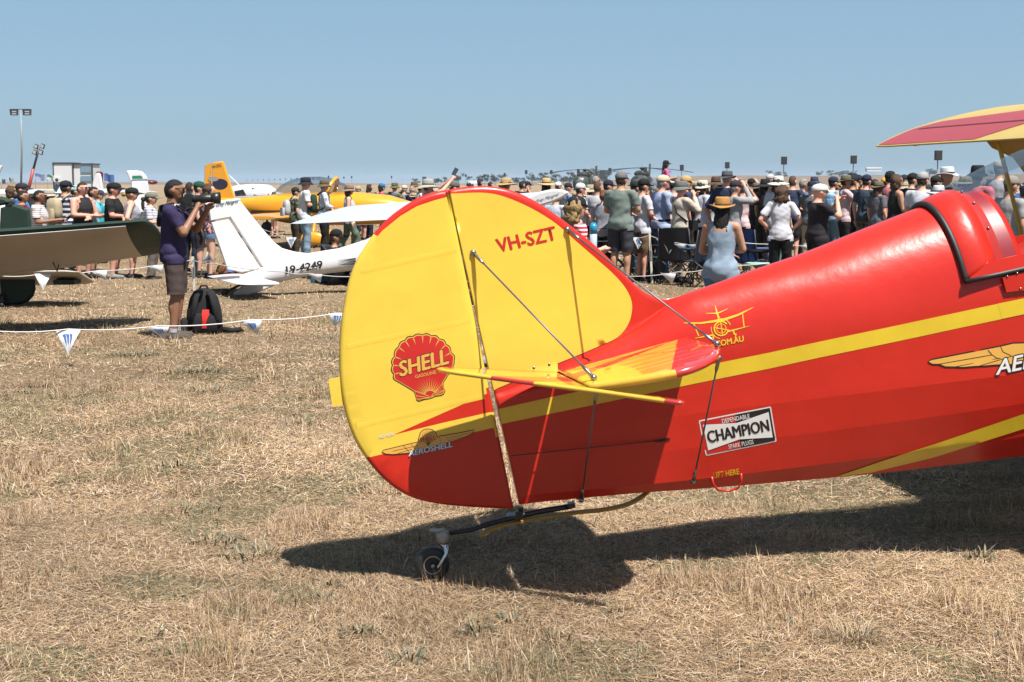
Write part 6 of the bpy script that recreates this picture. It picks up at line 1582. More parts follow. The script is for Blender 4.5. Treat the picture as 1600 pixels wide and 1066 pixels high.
def person(px, ytop, Y, face, arms='down', legs='stand', fem=False, top=('tee', (200, 200, 200)), bottom=('trousers', (50, 60, 90)), hat=None, hair=('short', 'dark'), skin='fair', shoes=(40, 40, 42), extras=(), label='', group=None, wide=1.0, voxel=.017, scale=None, zoff=0.0, tilt=0.0):
    dat = make_body(arms, legs, fem, voxel)
    ztop = at_dist(px, ytop, Y)[2]; hatup = .0 if not hat else .045
    H = 1.752 + dat['dz'] + hatup
    sc_ = scale or (ztop - zoff) / H
    o = bpy.data.objects.new('person', dat['mesh']); COL.objects.link(o)
    o.material_slots[0].link = 'OBJECT'; o.material_slots[0].material = SKIN[skin]
    o.location = ((px - 800) / FPX * Y, Y, zoff); o.rotation_euler = (0, 0, radians(face - 90)); o.scale = (sc_ * wide, sc_ * (1 + (wide - 1) * 1.3), sc_)
    tag(o, label, 'person', group or 'spectators on the airfield')
    put('shirt' if top[0] != 'tunic' else 'tunic', garment(dat, top[0]), o, [cloth(top[1], top[2] if len(top) > 2 else None)])
    put(bottom[0] if bottom[0] != 'hotpants' else 'shorts', garment(dat, bottom[0]), o, [cloth(bottom[1], bottom[2] if len(bottom) > 2 else None)])
    put('shoes', garment(dat, 'shoes'), o, [cloth(shoes)])
    hc = tuple(dat['hc'])
    if hair:
        hm_ = HAIRC[hair[1]]
        if hair[0] != 'none': put('hair', garment(dat, 'hair'), o, [hm_])
        if hair[0] not in ('short', 'none'): put('hair_length', hair_mesh(hair[0]), o, [hm_], hc)
    if hat: put('hat', hat_mesh(hat[0]), o, [cloth(hat[1]), cloth(hat[2] if len(hat) > 2 else tuple(int(v * .35) for v in hat[1]))], hc)
    for e in extras:
        nm, c = e if isinstance(e, tuple) else (e, (15, 15, 18))
        onhead = nm in ('sunglasses', 'eyes', 'mouth')
        put(nm, misc_mesh(nm), o, [mat('sunglass_lens', (.012, .012, .014), rough=.15) if nm == 'sunglasses' else cloth(c)], hc if onhead else (0, 0, dat['dz']))
    return o
W_T, BLK, NVY, JN, KH = (235, 236, 240), (26, 26, 30), (34, 40, 62), (88, 118, 150), (196, 180, 156)
P = person
# ---- the photographer
ph = P(272, 281, 15.55, 4, 'lens', 'stand', False, ('tee', (56, 46, 88)), ('shorts', (84, 70, 68)), None, ('short', 'black'), 'brown', (92, 84, 76), ('sunglasses',), 'photographer in purple polo and brown cargo shorts aiming a long lens', wide=1.07, voxel=.0105)
dph = make_body('lens', 'stand', False, .0105)
put('socks', garment(dph, 'socks'), ph, [cloth((215, 215, 225))])
mbx = MB(); mbx.tube([(-.1, -.1, 1.47), (-.13, .02, 1.50), (-.10, .13, 1.42), (-.02, .2, 1.47)], .011, 6, sx=1.8); mbx.tube([(.1, -.1, 1.47), (.13, .02, 1.50), (.10, .13, 1.42), (.02, .2, 1.47)], .011, 6, sx=1.8); mbx.tube([(-.1, -.1, 1.47), (-.06, -.135, 1.30), (0, -.14, 1.25), (.06, -.135, 1.30), (.1, -.1, 1.47)], .012, 6, sx=1.8)
me = mbx.mesh('camera_strap'); me.materials.append(None); put('camera_strap', me, ph, [cloth((22, 22, 25))])
WPAN = cloth((232, 232, 240))
for s in (1, -1):
    mbx = MB(); mbx.tube([(s * .07, .075, 1.475), (s * .13, .045, 1.478), (s * .185, .035, 1.462)], [.012, .016, .008], 6, sx=.6)
    me = mbx.mesh('shoulder_panel'); me.materials.append(None); put('shoulder_panel', me, ph, [WPAN])
# long lens camera, held in his hands
hcw = np.array(ph.matrix_basis @ Vector(dph['hc'])); fdir = np.array([cos(radians(4)), sin(radians(4)), .035]); cam0 = hcw + fdir * .15 - ZZ * .10
ck = empty('camera_with_lens', cam0, 'black camera with long telephoto lens at the photographer\'s face', 'camera'); CB = mat('camera_black', (.014, .014, .015), rough=.4, var=.1, vscale=40)
Rz = Matrix.Rotation(radians(4), 3, 'Z')
mbx = MB(); mbx.box(cam0, (.075, .15, .10), Rz); mbx.box(cam0 + ZZ * .062, (.06, .07, .04), Rz, 0, .75); mbx.box(cam0 - ZZ * .07, (.07, .14, .05), Rz); mbx.build('camera_body', CB, ck)
mbx = MB(); mbx.lathe(cam0 + fdir * .03, [(.036, 0), (.04, .02), (.04, .09), (.045, .10), (.045, .17), (.042, .18), (.046, .21)], fdir, 18); mbx.build('lens', CB, ck)
mbx = MB(); mbx.lathe(cam0 + fdir * .24, [(.046, 0), (.058, .01), (.064, .085), (.058, .085), (.05, .01)], fdir, 18); mbx.build('lens_hood', CB, ck)
# ---- left hand group
P(22, 291, 28.8, 20, 'down', 'stand', True, ('tee', (70, 68, 74)), ('trousers', NVY), None, ('bob', 'brown'), 'fair', wide=1.16, label='brown haired woman in grey behind the green rudder')
P(36, 284, 27.9, 5, 'hold', 'stand', False, ('tee', (88, 140, 205)), ('shorts', KH), ('cap', (38, 42, 60)), ('short', 'brown'), 'pink', wide=1.16, label='man in navy cap and bright blue shirt at far left')
P(38, 298, 25.1, 10, 'hold', 'stand', True, ('tee', (120, 40, 48)), ('trousers', BLK), None, ('bun', 'black'), 'olive', extras=('sunglasses',), wide=1.16, label='woman with black hair bun and sunglasses beside the green rudder')
P(63, 297.5, 24.2, 5, 'hold', 'stand', False, ('tee', (214, 208, 208), ('stripes', (150, 140, 145), 9)), ('trousers', (120, 118, 126)), None, ('short', 'black'), 'brown', extras=('sunglasses',), wide=1.16, label='young man in pale striped tee looking at his phone')
P(78, 294, 27.9, 15, 'point', 'stand', False, ('tee', (52, 54, 60)), ('trousers', BLK), ('bucket', (190, 186, 172)), ('short', 'black'), 'brown', wide=1.16, label='person in pale bucket hat stretching an arm forward')
P(105, 280, 27.0, 60, 'hold', 'stand', False, ('tee', (40, 44, 66), ('stripes', (210, 212, 222), 3.2)), ('trousers', BLK), ('cap', (28, 32, 48)), ('short', 'dark'), 'tan', extras=(('backpack', (196, 180, 150)),), wide=1.16, label='man in navy striped polo with tan backpack')
P(120, 288, 29.8, 20, 'down', 'stand', False, ('tee', (60, 60, 70)), ('shorts', BLK), ('cap', (176, 216, 226)), ('short', 'dark'), 'fair', wide=1.16, label='person in pale blue cap behind the tattooed man')
P(131, 285, 25.6, -25, 'crossed', 'stand', False, ('tank', (46, 42, 46)), ('shorts', BLK), None, ('short', 'dark'), 'pink', extras=('sunglasses',), wide=1.16, label='bearded man in dark singlet wearing sunglasses')
P(147, 292, 27.0, 5, 'hold', 'stand', False, ('tee', (150, 214, 232)), ('shorts', KH), None, ('short', 'black'), 'olive', extras=('sunglasses',), wide=1.16, label='dark haired man in light aqua shirt looking down')
P(156, 295, 30.7, 10, 'down', 'stand', False, ('tee', (40, 178, 200)), ('trousers', JN), ('cap', (60, 66, 86)), ('short', 'dark'), 'fair', wide=1.16, label='person in turquoise top half hidden at left')
P(179, 283, 25.6, 0, 'crossed', 'stand', False, ('tee', (30, 30, 34)), ('shorts', (70, 70, 70)), ('cap', (22, 22, 26)), ('short', 'black'), 'pink', extras=('sunglasses',), wide=1.22, label='bearded man in black cap and black tee at left', shoes=(150, 150, 150))
P(207, 291, 25.6, 15, 'onehip', 'stand', True, ('tank', (186, 188, 202)), ('hotpants', (205, 208, 225)), ('cap', (24, 24, 28)), ('bun', 'blond'), 'pink', wide=1.16, label='woman in black cap and grey sleeveless top')
P(237, 298, 25.1, 5, 'hold', 'stand', True, ('tee', (215, 215, 225), ('stripes', (70, 72, 90), 10)), ('trousers', (120, 110, 105)), ('cap', (130, 130, 118)), ('tail', 'dark'), 'fair', wide=1.16, label='girl in olive cap and striped top beside the photographer')
# ---- behind the photographer's lens
P(298, 285, 27.5, 70, 'down', 'stand', False, ('tee', (36, 38, 46)), ('trousers', NVY), None, ('short', 'dark'), 'tan', label='dark haired man seen over the camera lens')
P(312, 281, 26.5, 10, 'down', 'stand', False, ('tee', (44, 48, 62)), ('shorts', (52, 50, 56)), ('cap', (20, 84, 68)), ('short', 'dark'), 'fair', label='man in dark green cap behind the camera lens')
P(328, 287, 25.6, 20, 'hold', 'stand', True, ('tee', (40, 36, 42), ('camo', (180, 130, 130), 22)), ('hotpants', (110, 144, 186)), None, ('curly', 'brown'), 'fair', shoes=(30, 30, 34), label='curly haired woman in floral top and denim shorts')
# ---- around the orange aeroplane
P(462, 291, 34, 30, 'down', 'stand', False, ('tee', (96, 104, 74), ('camo', (52, 56, 40), 14)), ('trousers', (70, 62, 44)), ('cap', (44, 42, 36)), ('short', 'dark'), 'fair', extras=(('backpack', (205, 205, 208)),), label='person in dark cap carrying a pale backpack')
P(478, 275, 32.5, 20, 'hold', 'stand', False, ('tee', W_T), ('trousers', (140, 166, 190)), ('bucket', (34, 38, 48)), ('short', 'grey'), 'pink', wide=1.06, label='man in white tee, black bucket hat and pale jeans')
P(507, 279, 32.5, 15, 'crossed', 'stand', False, ('long', (205, 212, 226), ('plaid', (40, 48, 74), 14)), ('trousers', (30, 28, 30)), ('bucket', (112, 98, 78)), ('short', 'grey'), 'pink', extras=(('backpack', (36, 66, 50)),), label='man in checked shirt and olive bucket hat with green backpack')
P(546, 287, 32.5, 8, 'down', 'walk', True, ('tank', (228, 228, 236)), ('trousers', (106, 122, 104)), ('wide', (160, 132, 112)), ('bob', 'brown'), 'fair', label='woman in brown hat, white singlet and green trousers walking')
P(524, 372, 24, -10, 'hold', 'ground', False, ('tee', (30, 30, 36)), ('shorts', BLK), ('cap', (20, 20, 24)), ('short', 'dark'), 'tan', extras=('sunglasses',), scale=.98, zoff=-.42, label='person in black cap sitting low above the ultralight fuselage')
for px, yt, Y, fc, arms, fem, tp_, ht, hr, sk, lb in [
    (430, 300, 44, 60, 'down', True, ('tee', (200, 120, 130)), None, ('bob', 'brown'), 'pink', 'bare legged woman behind the orange aeroplane wing'),
    (560, 290, 46, 20, 'down', False, ('tee', (90, 96, 104)), ('cap', (186, 176, 152)), ('short', 'dark'), 'fair', 'man in beige cap right of the woman in brown hat'),
    (578, 288, 44, 30, 'down', True, ('tee', (60, 50, 52)), None, ('long', 'dark'), 'fair', 'long dark haired woman near the orange cowling'),
    (597, 285, 44, 10, 'down', True, ('tee', (222, 92, 110)), ('cap', (40, 136, 196)), ('bob', 'dark'), 'fair', 'person in bright blue cap and pink top'),
    (617, 284, 42, 40, 'photo', False, ('long', (112, 116, 74), ('camo', (70, 74, 44), 12)), ('bucket', (112, 104, 74)), ('short', 'dark'), 'fair', 'man in camouflage shirt and hat holding a camera'),
    (632, 288, 42, 50, 'down', False, ('tee', (138, 150, 172)), ('cap', (214, 206, 190)), ('short', 'grey'), 'pink', 'man in cream cap and grey blue shirt'),
    (644, 291, 41, 40, 'down', False, ('tee', (32, 32, 36)), None, ('short', 'grey'), 'pink', 'grey haired man in black shirt'),
    (647, 282.5, 46, 20, 'down', False, ('tee', (110, 100, 90)), ('bucket', (124, 98, 76)), ('short', 'dark'), 'tan', 'man in brown bucket hat behind the grey haired man'),
    (657, 285, 40, 20, 'down', False, ('tee', (225, 226, 230)), ('wide', (178, 160, 118)), ('short', 'dark'), 'fair', 'person in khaki brimmed hat and white shirt'),
    (668, 278, 27, 12, 'raised', False, ('tee', (98, 98, 104)), ('wide', (182, 180, 172)), ('short', 'brown'), 'pink', 'man in pale grey hat raising a phone with both arms'),
    (709, 281, 27.5, 15, 'photo', False, ('tee', (80, 76, 90)), ('backcap', (112, 106, 100)), ('short', 'black'), 'fair', 'dark haired person with grey cap peak above the red rudder tip'),
    (737, 280, 29, 30, 'down', True, ('tee', (205, 208, 214)), ('bucket', (222, 226, 232)), ('bob', 'dark'), 'fair', 'person under a white striped cloth above the red fin'),
    (749, 280, 44, 60, 'down', False, ('tee', (40, 40, 48)), None, ('short', 'black'), 'tan', 'dark haired man right of the striped cloth'),
    (766, 284, 46, 60, 'down', False, ('tee', (60, 100, 80)), None, ('short', 'dark'), 'fair', 'dark haired man left of the round straw hat'),
    (789, 276, 29, 30, 'down', True, ('tee', (150, 110, 90)), ('straw', (205, 166, 110)), ('curly', 'blond'), 'fair', 'woman in upturned straw hat above the red fin'),
    (815, 283, 38, 50, 'photo', False, ('tee', (50, 48, 52)), None, ('short', 'black'), 'tan', 'dark haired man holding a phone near the straw hats'),
    (823, 282, 44, 20, 'down', False, ('tee', (30, 34, 44)), ('cap', (30, 30, 36)), ('short', 'dark'), 'fair', 'man in dark cap between the two straw hats'),
    (853, 276, 29, 75, 'down', True, ('tee', (190, 200, 215)), ('straw', (214, 182, 128), (90, 80, 66)), ('long', 'dark'), 'fair', 'woman in wide flat straw hat above the fin'),
    (871, 283, 40, 40, 'down', False, ('tee', (180, 184, 190)), ('cap', (232, 232, 236)), ('short', 'dark'), 'pink', 'man in white cap right of the wide straw hat'),
    (886, 284, 36, 20, 'down', False, ('tee', (150, 168, 205)), ('cap', (36, 44, 66)), ('short', 'grey'), 'pink', 'man in navy cap beside the white winglet'),
    (868, 300, 26, 60, 'down', False, ('tee', (210, 220, 240)), None, ('short', 'dark'), 'fair', 'man in pale blue shirt below the white winglet'),
]:
    P(px, yt, Y, fc, arms, 'stand', fem, tp_, ('hotpants', (120, 110, 100)) if px == 430 else ('trousers', NVY), ht, hr, sk, label=lb)
# ---- right hand crowd, front rows
P(898, 302, 13.6, 25, 'hold', 'stand', True, ('tee', (205, 40, 60), ('stripes', (230, 225, 228), 7)), ('trousers', NVY), ('cap', (30, 32, 42), (214, 196, 168)), ('curly', 'blond'), 'fair', label='curly blond woman in black cap and red striped top by the fin')
P(905, 284, 28, 20, 'crossed', 'stand', False, ('tee', (222, 224, 230)), ('shorts', NVY), ('cap', (226, 228, 234)), ('short', 'dark'), 'pink', label='man in white cap and white tee behind the curly blond woman')
P(922, 288, 33, 40, 'down', 'stand', False, ('tee', (70, 110, 104)), ('trousers', JN), ('straw', (206, 168, 112)), ('short', 'dark'), 'fair', label='man in straw hat and green tee')
P(948, 279, 29, 15, 'photo', 'stand', False, ('tee', (38, 44, 60)), ('shorts', (36, 38, 48)), ('cap', (34, 40, 56)), ('short', 'dark'), 'fair', label='man in navy cap and navy tee left of the grey polo')
P(929, 275.5, 40, 5, 'down', 'stand', False, ('tee', (60, 110, 205)), ('trousers', NVY), None, ('short', 'grey'), 'tan', extras=('sunglasses',), label='grey haired man in bright blue shirt and sunglasses')
P(942, 297, 25, 70, 'crossed', 'stand', True, ('tee', (158, 162, 172)), ('trousers', BLK), None, ('bun', 'auburn'), 'pink', extras=(('belt', (190, 40, 40)),), label='auburn haired woman in grey top beside the grey polo')
P(969, 265.5, 24.4, 62, 'crossed', 'stand', False, ('tee', (128, 142, 136)), ('shorts', (62, 62, 72)), ('cap', (122, 120, 120)), ('short', 'dark'), 'tan', wide=1.1, label='tall man in grey cap and grey green polo with dark shorts')
P(992, 281, 27, 25, 'down', 'stand', False, ('tee', (170, 190, 205)), ('trousers', JN), ('cap', (28, 30, 34)), ('short', 'dark'), 'fair', label='man in black and green cap with pale blue tee')
P(1003, 276.5, 24.6, 20, 'crossed', 'stand', False, ('tee', (230, 230, 240)), ('shorts', (122, 98, 74)), ('cap', (22, 22, 26)), ('short', 'dark'), 'pink', extras=('sunglasses',), label='man in black cap, white tee and brown shorts')
P(1033, 271, 25.5, 25, 'hold', 'stand', False, ('long', (178, 194, 232)), ('trousers', (80, 110, 142)), ('cap', (218, 204, 176)), ('short', 'grey'), 'pink', wide=1.1, extras=('belt',), label='white bearded man in beige cap, pale blue shirt and jeans')
P(1062, 280, 24.6, 30, 'photo', 'stand', False, ('long', (218, 206, 190)), ('trousers', (206, 184, 158)), ('bucket', (120, 120, 118)), ('short', 'grey'), 'pink', wide=1.06, extras=('shoulder_bag',), label='man in grey bucket hat and beige clothes taking a picture')
P(1038, 253, 30, 10, 'hold', 'sit', True, ('tee', (236, 110, 170)), ('trousers', (70, 160, 170)), ('cap', (30, 32, 34)), ('long', 'black'), 'tan', scale=.62, zoff=1.27, label='child in black cap and pink top riding on shoulders')
P(1034, 281, 30.2, 60, 'down', 'stand', False, ('tee', (60, 64, 80)), ('trousers', NVY), None, ('short', 'dark'), 'tan', scale=.95, label='man carrying the child in pink on his shoulders')
P(1079, 281, 29, 35, 'photo', 'stand', False, ('tee', (190, 192, 196)), ('trousers', KH), ('bucket', (150, 138, 110)), ('short', 'dark'), 'fair', label='person in olive bucket hat holding up a phone')
P(1095, 279, 27.5, 30, 'down', 'stand', True, ('tee', (222, 224, 236)), ('trousers', BLK), ('bucket', (226, 222, 206)), ('bob', 'dark'), 'tan', label='woman in cream bucket hat and white top')
P(1116, 274, 28.5, 55, 'down', 'stand', True, ('tee', (150, 166, 190)), ('trousers', NVY), ('wide', (98, 74, 58)), ('long', 'dark'), 'tan', label='woman in brown hat left of the grey fedora')
P(1133, 264, 27, 40, 'hips', 'stand', False, ('long', (50, 60, 88)), ('trousers', (58, 64, 80)), ('fedora', (92, 94, 100)), ('short', 'grey'), 'pink', label='man in grey fedora and navy jacket')
P(1146, 279, 24.8, 15, 'shade', 'stand', False, ('long', (174, 174, 178)), ('shorts', (92, 116, 144)), ('cap', (50, 52, 60)), ('short', 'grey'), 'pink', label='man in loose grey shirt and denim shorts with one arm raised')
P(1127, 303, 14.4, 72, 'crossed', 'stand', True, ('tunic', (158, 178, 200)), ('hotpants', (100, 132, 160)), ('fedora', (196, 142, 76), (130, 92, 48)), ('long', 'black'), 'tan', label='woman in straw hat and pale blue singlet behind the red fuselage')
P(1160, 286, 31, 20, 'photo', 'stand', False, ('tee', (206, 36, 44)), ('trousers', NVY), None, ('short', 'black'), 'fair', label='person in red tee with camera raised')
P(1171, 277, 33, 40, 'shade', 'stand', False, ('tee', (180, 204, 206)), ('trousers', NVY), ('cap', (28, 28, 30)), ('short', 'dark'), 'fair', label='man in black cap and pale mint tee shading his eyes')
P(1192, 278, 30, 30, 'down', 'stand', True, ('tee', (36, 36, 42)), ('trousers', BLK), ('wide', (34, 34, 38)), ('long', 'black'), 'tan', label='woman in black hat and black top')
P(1200, 270, 36, 30, 'photo', 'stand', False, ('tee', (90, 96, 110)), ('trousers', NVY), ('cap', (206, 206, 204)), ('short', 'grey'), 'pink', label='man in pale grey cap behind the white sun hat')
P(1213, 273, 26.5, 50, 'down', 'stand', True, ('tee', (224, 226, 236)), ('trousers', (40, 42, 56)), ('wide', (232, 230, 222), (30, 30, 34)), ('bob', 'dark'), 'fair', label='woman in white sun hat with black ribbon')
P(1219, 289, 22.3, 78, 'hips', 'stand', True, ('tee', (232, 232, 242)), ('trousers', (22, 22, 26)), None, ('curly', 'brown'), 'pink', label='woman with wavy brown hair, white tee and black trousers')
P(1252, 280, 31, 10, 'onehip', 'stand', False, ('tee', (96, 118, 138)), ('trousers', (70, 74, 84)), None, ('short', 'grey'), 'tan', extras=('sunglasses',), label='man in blue grey tee and sunglasses with hand on hip')
P(1276, 285, 22.0, 12, 'photo', 'stand', False, ('tee', (40, 34, 42)), ('trousers', BLK), ('cap', (232, 234, 240)), ('none', 'dark'), 'pink', wide=1.22, label='stout man in white cap and black polo taking photographs')
P(1269, 274, 36, 40, 'down', 'stand', False, ('tee', (160, 190, 226)), ('trousers', NVY), ('bucket', (66, 72, 96)), ('short', 'dark'), 'fair', label='person in navy bucket hat and light blue shirt')
P(1298, 274, 31, 35, 'down', 'stand', False, ('tee', (122, 182, 226), ('stripes', (190, 222, 244), 3)), ('trousers', (140, 176, 196)), ('cap', (34, 42, 72)), ('short', 'dark'), 'pink', wide=1.08, label='man in navy cap and light blue striped polo')
P(1315, 277, 34, 35, 'down', 'stand', False, ('tee', (226, 112, 56)), ('shorts', NVY), ('cap', (96, 92, 96)), ('short', 'dark'), 'fair', label='man in orange shirt and dark shorts')
P(1329, 272, 31, 30, 'down', 'stand', False, ('tee', (36, 34, 38)), ('trousers', (40, 40, 46)), ('cap', (32, 32, 40)), ('short', 'dark'), 'tan', label='man in dark cap and black printed tee')
P(1336, 271, 33, 30, 'onehip', 'stand', False, ('tee', (96, 112, 136)), ('trousers', JN), ('cap', (32, 32, 38)), ('short', 'dark'), 'tan', label='man in black cap and slate tee')
P(1350, 270.5, 29.5, 45, 'down', 'stand', False, ('tee', (64, 80, 96)), ('trousers', (96, 94, 84), ('camo', (60, 60, 52), 10)), ('cap', (36, 44, 70)), ('short', 'dark'), 'pink', extras=('shoulder_bag',), label='man in navy cap with camouflage trousers and black bag')
P(1364, 281, 34, 30, 'photo', 'stand', True, ('tee', (224, 196, 206)), ('trousers', NVY), None, ('bob', 'dark'), 'fair', label='woman in pale pink top holding up a phone')
P(1386, 265, 29, 30, 'down', 'stand', False, ('tee', (214, 134, 140)), ('shorts', (110, 106, 108)), ('beanie', (20, 20, 24)), ('short', 'black'), 'pink', label='man in pink tee and black cap holding a bottle')
P(1378, 276, 40, 40, 'down', 'stand', False, ('tee', (200, 190, 180)), ('trousers', NVY), ('cap', (238, 178, 40)), ('short', 'dark'), 'fair', label='person in yellow cap behind the pink tee')
P(1397, 273, 25.5, 12, 'hold', 'stand', True, ('tank', (30, 32, 36)), ('trousers', BLK), None, ('bob', 'brown'), 'tan', extras=('sunglasses',), label='tanned person in black singlet and sunglasses')
P(1421, 268, 29, 15, 'down', 'stand', False, ('tee', (28, 28, 34)), ('trousers', NVY), ('cap', (22, 22, 26)), ('short', 'dark'), 'fair', label='man in black cap behind the white polo')
P(1408, 271, 34, 20, 'down', 'stand', False, ('tee', (70, 96, 150)), ('trousers', NVY), ('cap', (36, 40, 62)), ('short', 'dark'), 'tan', label='man in navy cap and blue shirt behind the singlet')
P(1437, 266, 24.2, 60, 'hold', 'stand', False, ('tee', (232, 232, 246)), ('trousers', (80, 84, 100)), ('cap', (176, 174, 174)), ('short', 'dark'), 'pink', wide=1.06, label='man in grey cap and white polo beside the canopy')
P(1474, 257, 22.5, -60, 'down', 'stand', False, ('tee', (96, 92, 88)), ('trousers', BLK), ('fedora', (230, 232, 236), (24, 24, 26)), ('short', 'dark'), 'tan', label='man in white hat with black band facing the camera')
P(1463, 287, 21.5, 70, 'down', 'stand', True, ('tee', (220, 222, 232)), ('trousers', BLK), ('straw', (226, 228, 232), (60, 66, 90)), ('long', 'brown'), 'fair', label='woman in round white hat behind the canopy fairing')
P(1457, 272, 27, 30, 'down', 'stand', False, ('tee', (60, 60, 66)), ('trousers', BLK), ('cap', (30, 30, 32)), ('short', 'dark'), 'tan', label='man in black cap left of the white hat')
P(1522, 254.5, 21.5, 45, 'down', 'stand', False, ('tee', (210, 120, 140)), ('trousers', NVY), ('bucket', (24, 24, 28)), ('short', 'dark'), 'tan', label='person in black bucket hat and pink top behind the canopy')
P(1503, 272, 25, 40, 'down', 'stand', True, ('tee', (224, 150, 160)), ('trousers', NVY), ('straw', (172, 160, 130)), ('bob', 'brown'), 'fair', label='woman in khaki hat and pink top behind the canopy')
P(1574, 271, 18.5, 30, 'down', 'stand', False, ('tee', (186, 186, 186)), ('trousers', JN), ('cap', (168, 160, 150)), ('short', 'brown'), 'pink', label='man in tan cap and grey tee seen through the canopy')
P(1556, 247, 25, 40, 'down', 'stand', False, ('tee', (200, 205, 215)), ('trousers', NVY), ('cap', (222, 218, 214)), ('short', 'grey'), 'fair', label='tall person in white cap above the canopy')
P(1598, 282, 19.5, 30, 'down', 'stand', False, ('tee', (200, 210, 235)), ('trousers', JN), ('cap', (50, 60, 92)), ('short', 'dark'), 'fair', label='man in navy cap and pale shirt at the right edge')
# ---- the packed rows behind
r = random.Random(5)
TOPS = [(236, 236, 240), (36, 38, 46), (60, 70, 100), (150, 170, 200), (200, 60, 60), (90, 110, 90), (190, 180, 165), (110, 112, 120), (60, 120, 180), (230, 200, 205), (240, 140, 70), (214, 216, 222)]
HATS = [(30, 30, 36), (36, 42, 62), (225, 225, 228), (190, 176, 146), (120, 110, 90), (60, 62, 70), (205, 170, 118), (100, 120, 150)]
USED = set()
TOPN = ['white', 'charcoal', 'navy', 'pale blue', 'red', 'green', 'beige', 'grey', 'blue', 'pale pink', 'orange', 'light grey']
HATN = ['black', 'navy', 'white', 'tan', 'olive', 'grey', 'straw', 'blue']
FRONT = [(800 + o.location.x / o.location.y * FPX, o['label']) for o in COL.objects if o.name.startswith('person') and o.get('label') and o.location.x / o.location.y * FPX > -240]
for k in range(192):
    px = 552 + k * 12.2 + r.uniform(-4, 4)
    if px > 1600: px = 556 + (k - 86) * 16.2 + r.uniform(-5, 5)
    Y = r.uniform(36, 62)
    if k >= 150: px = 905 + (k - 150) * 16.4 + r.uniform(-6, 6); Y = r.uniform(27.5, 35); hgt = r.gauss(1.70, .07); yt = HZ - (hgt - EYE) / Y * FPX
    fem = r.random() < .4; hk = r.choice([None, 'cap', 'cap', 'bucket', 'wide', 'cap', 'fedora', None])
    tc_, hcx = r.randrange(len(TOPS)), r.randrange(len(HATS)); hr_ = (r.choice(['short', 'bob', 'long']) if fem else 'short', r.choice(['dark', 'black', 'brown', 'grey']))
    nb = min(FRONT, key=lambda q: abs(q[0] - px)); HN = dict(cap='cap', bucket='bucket hat', wide='sun hat', fedora='brimmed hat')
    while (tc_, hcx, hk, nb[1][:12]) in USED: hcx = (hcx + 3) % len(HATS); tc_ = (tc_ + 5) % len(TOPS)
    USED.add((tc_, hcx, hk, nb[1][:12]))
    lb = 'distant spectator in %s top and %s behind the %s' % (TOPN[tc_], (HATN[hcx] + ' ' + HN[hk]) if hk else ('bare ' + hr_[1] + ' hair').replace('bare dark', 'dark'), ' '.join(nb[1].split()[:4]).rstrip(','))
    P(px, yt, Y, r.uniform(0, 75), r.choice(['down', 'crossed', 'photo', 'hold', 'down', 'shade']), 'stand', fem, (r.choice(['tee', 'tee', 'long']), TOPS[tc_]), (r.choice(['trousers', 'shorts']), r.choice([NVY, JN, BLK, KH])), (hk, HATS[hcx]) if hk else None, hr_, r.choice(['fair', 'pink', 'tan', 'olive']), label=lb, group='distant spectators in the packed rows')

# ================================================================== THINGS ON THE GRASS
def backpack(px, py, label, w, h, col, accent, yaw):
    b = ground_at(px, py); root = empty('backpack', b, label, 'backpack'); R = Matrix.Rotation(yaw, 3, 'Z')
    def T(x, y, z): return b + np.array(R @ Vector((x, y, z)))
    c = cloth(col); a2 = cloth(accent)
    def blob(st, m_, nm):
        mb = MB(); rings = [[T(cx + wx * math.copysign(abs(cos(t)) ** .5, cos(t)), cy + wy * math.copysign(abs(sin(t)) ** .5, sin(t)), z) for t in np.linspace(0, 2 * pi, 20, endpoint=False)] for z, wx, wy, cx, cy in st]
        mb.loft(rings); return mb.build(nm, m_, root)
    blob([(.0, w * .44, .10, 0, 0), (.03, w * .5, .12, 0, 0), (h * .5, w * .47, .12, 0, .01), (h * .8, w * .38, .11, 0, .02), (h * .94, w * .27, .09, 0, .03), (h, w * .12, .04, 0, .04)], c, 'main_compartment')
    blob([(.03, w * .30, .03, 0, -.13), (.06, w * .34, .05, 0, -.13), (h * .42, w * .33, .05, 0, -.13), (h * .48, w * .26, .03, 0, -.12)], c, 'front_pocket')
    blob([(.02, .04, .08, -w * .53, 0), (h * .3, .05, .08, -w * .53, 0), (h * .36, .03, .05, -w * .52, 0)], c, 'side_pocket')
    mb = MB(); mb.loft([[T(-.03, -.187, .08), T(.02, -.187, .08)], [T(-.025, -.192, h * .3), T(.018, -.192, h * .3)], [T(-.028, -.19, h * .46), T(.05, -.19, h * .46)], [T(-.02, -.14, h * .56), T(.05, -.14, h * .56)]], closed=False, cap=False); mb.build('red_strap', a2, root)
    for s in (-1, 1):
        mb = MB(); mb.tube([T(s * .05, -.08, h * .93), T(s * .08, -.15, h * .86), T(s * .11, -.17, h * .6), T(s * .13, -.15, h * .35), T(s * .15, -.1, h * .2)], .022, 8, sx=1.5); mb.build('shoulder_strap', c, root)
    mb = MB(); mb.tube([T(-.05, .02, h * .97), T(-.03, .02, h * 1.06), T(.03, .02, h * 1.06), T(.05, .02, h * .97)], .012, 6); mb.build('grab_handle', c, root)
    mb = MB(); mb.tube([T(w * .5, -.06, .05), T(w * .75, -.1, .04), T(w * .95, -.08, .05), T(w * 1.05, -.02, .02)], [.035, .03, .03, .012], 8); mb.build('hip_belt', c, root)
backpack(320, 522, 'black camera backpack with red strap standing on the grass by the photographer', .40, .50, (34, 34, 38), (226, 48, 44), radians(12))
backpack(1012, 437, 'small black and teal backpack on the grass beside the white stake', .26, .34, (36, 40, 46), (40, 190, 190), radians(-20))
backpack(353, 432, 'brown bag on the grass behind the white fin', .34, .22, (120, 74, 44), (60, 120, 200), radians(30))
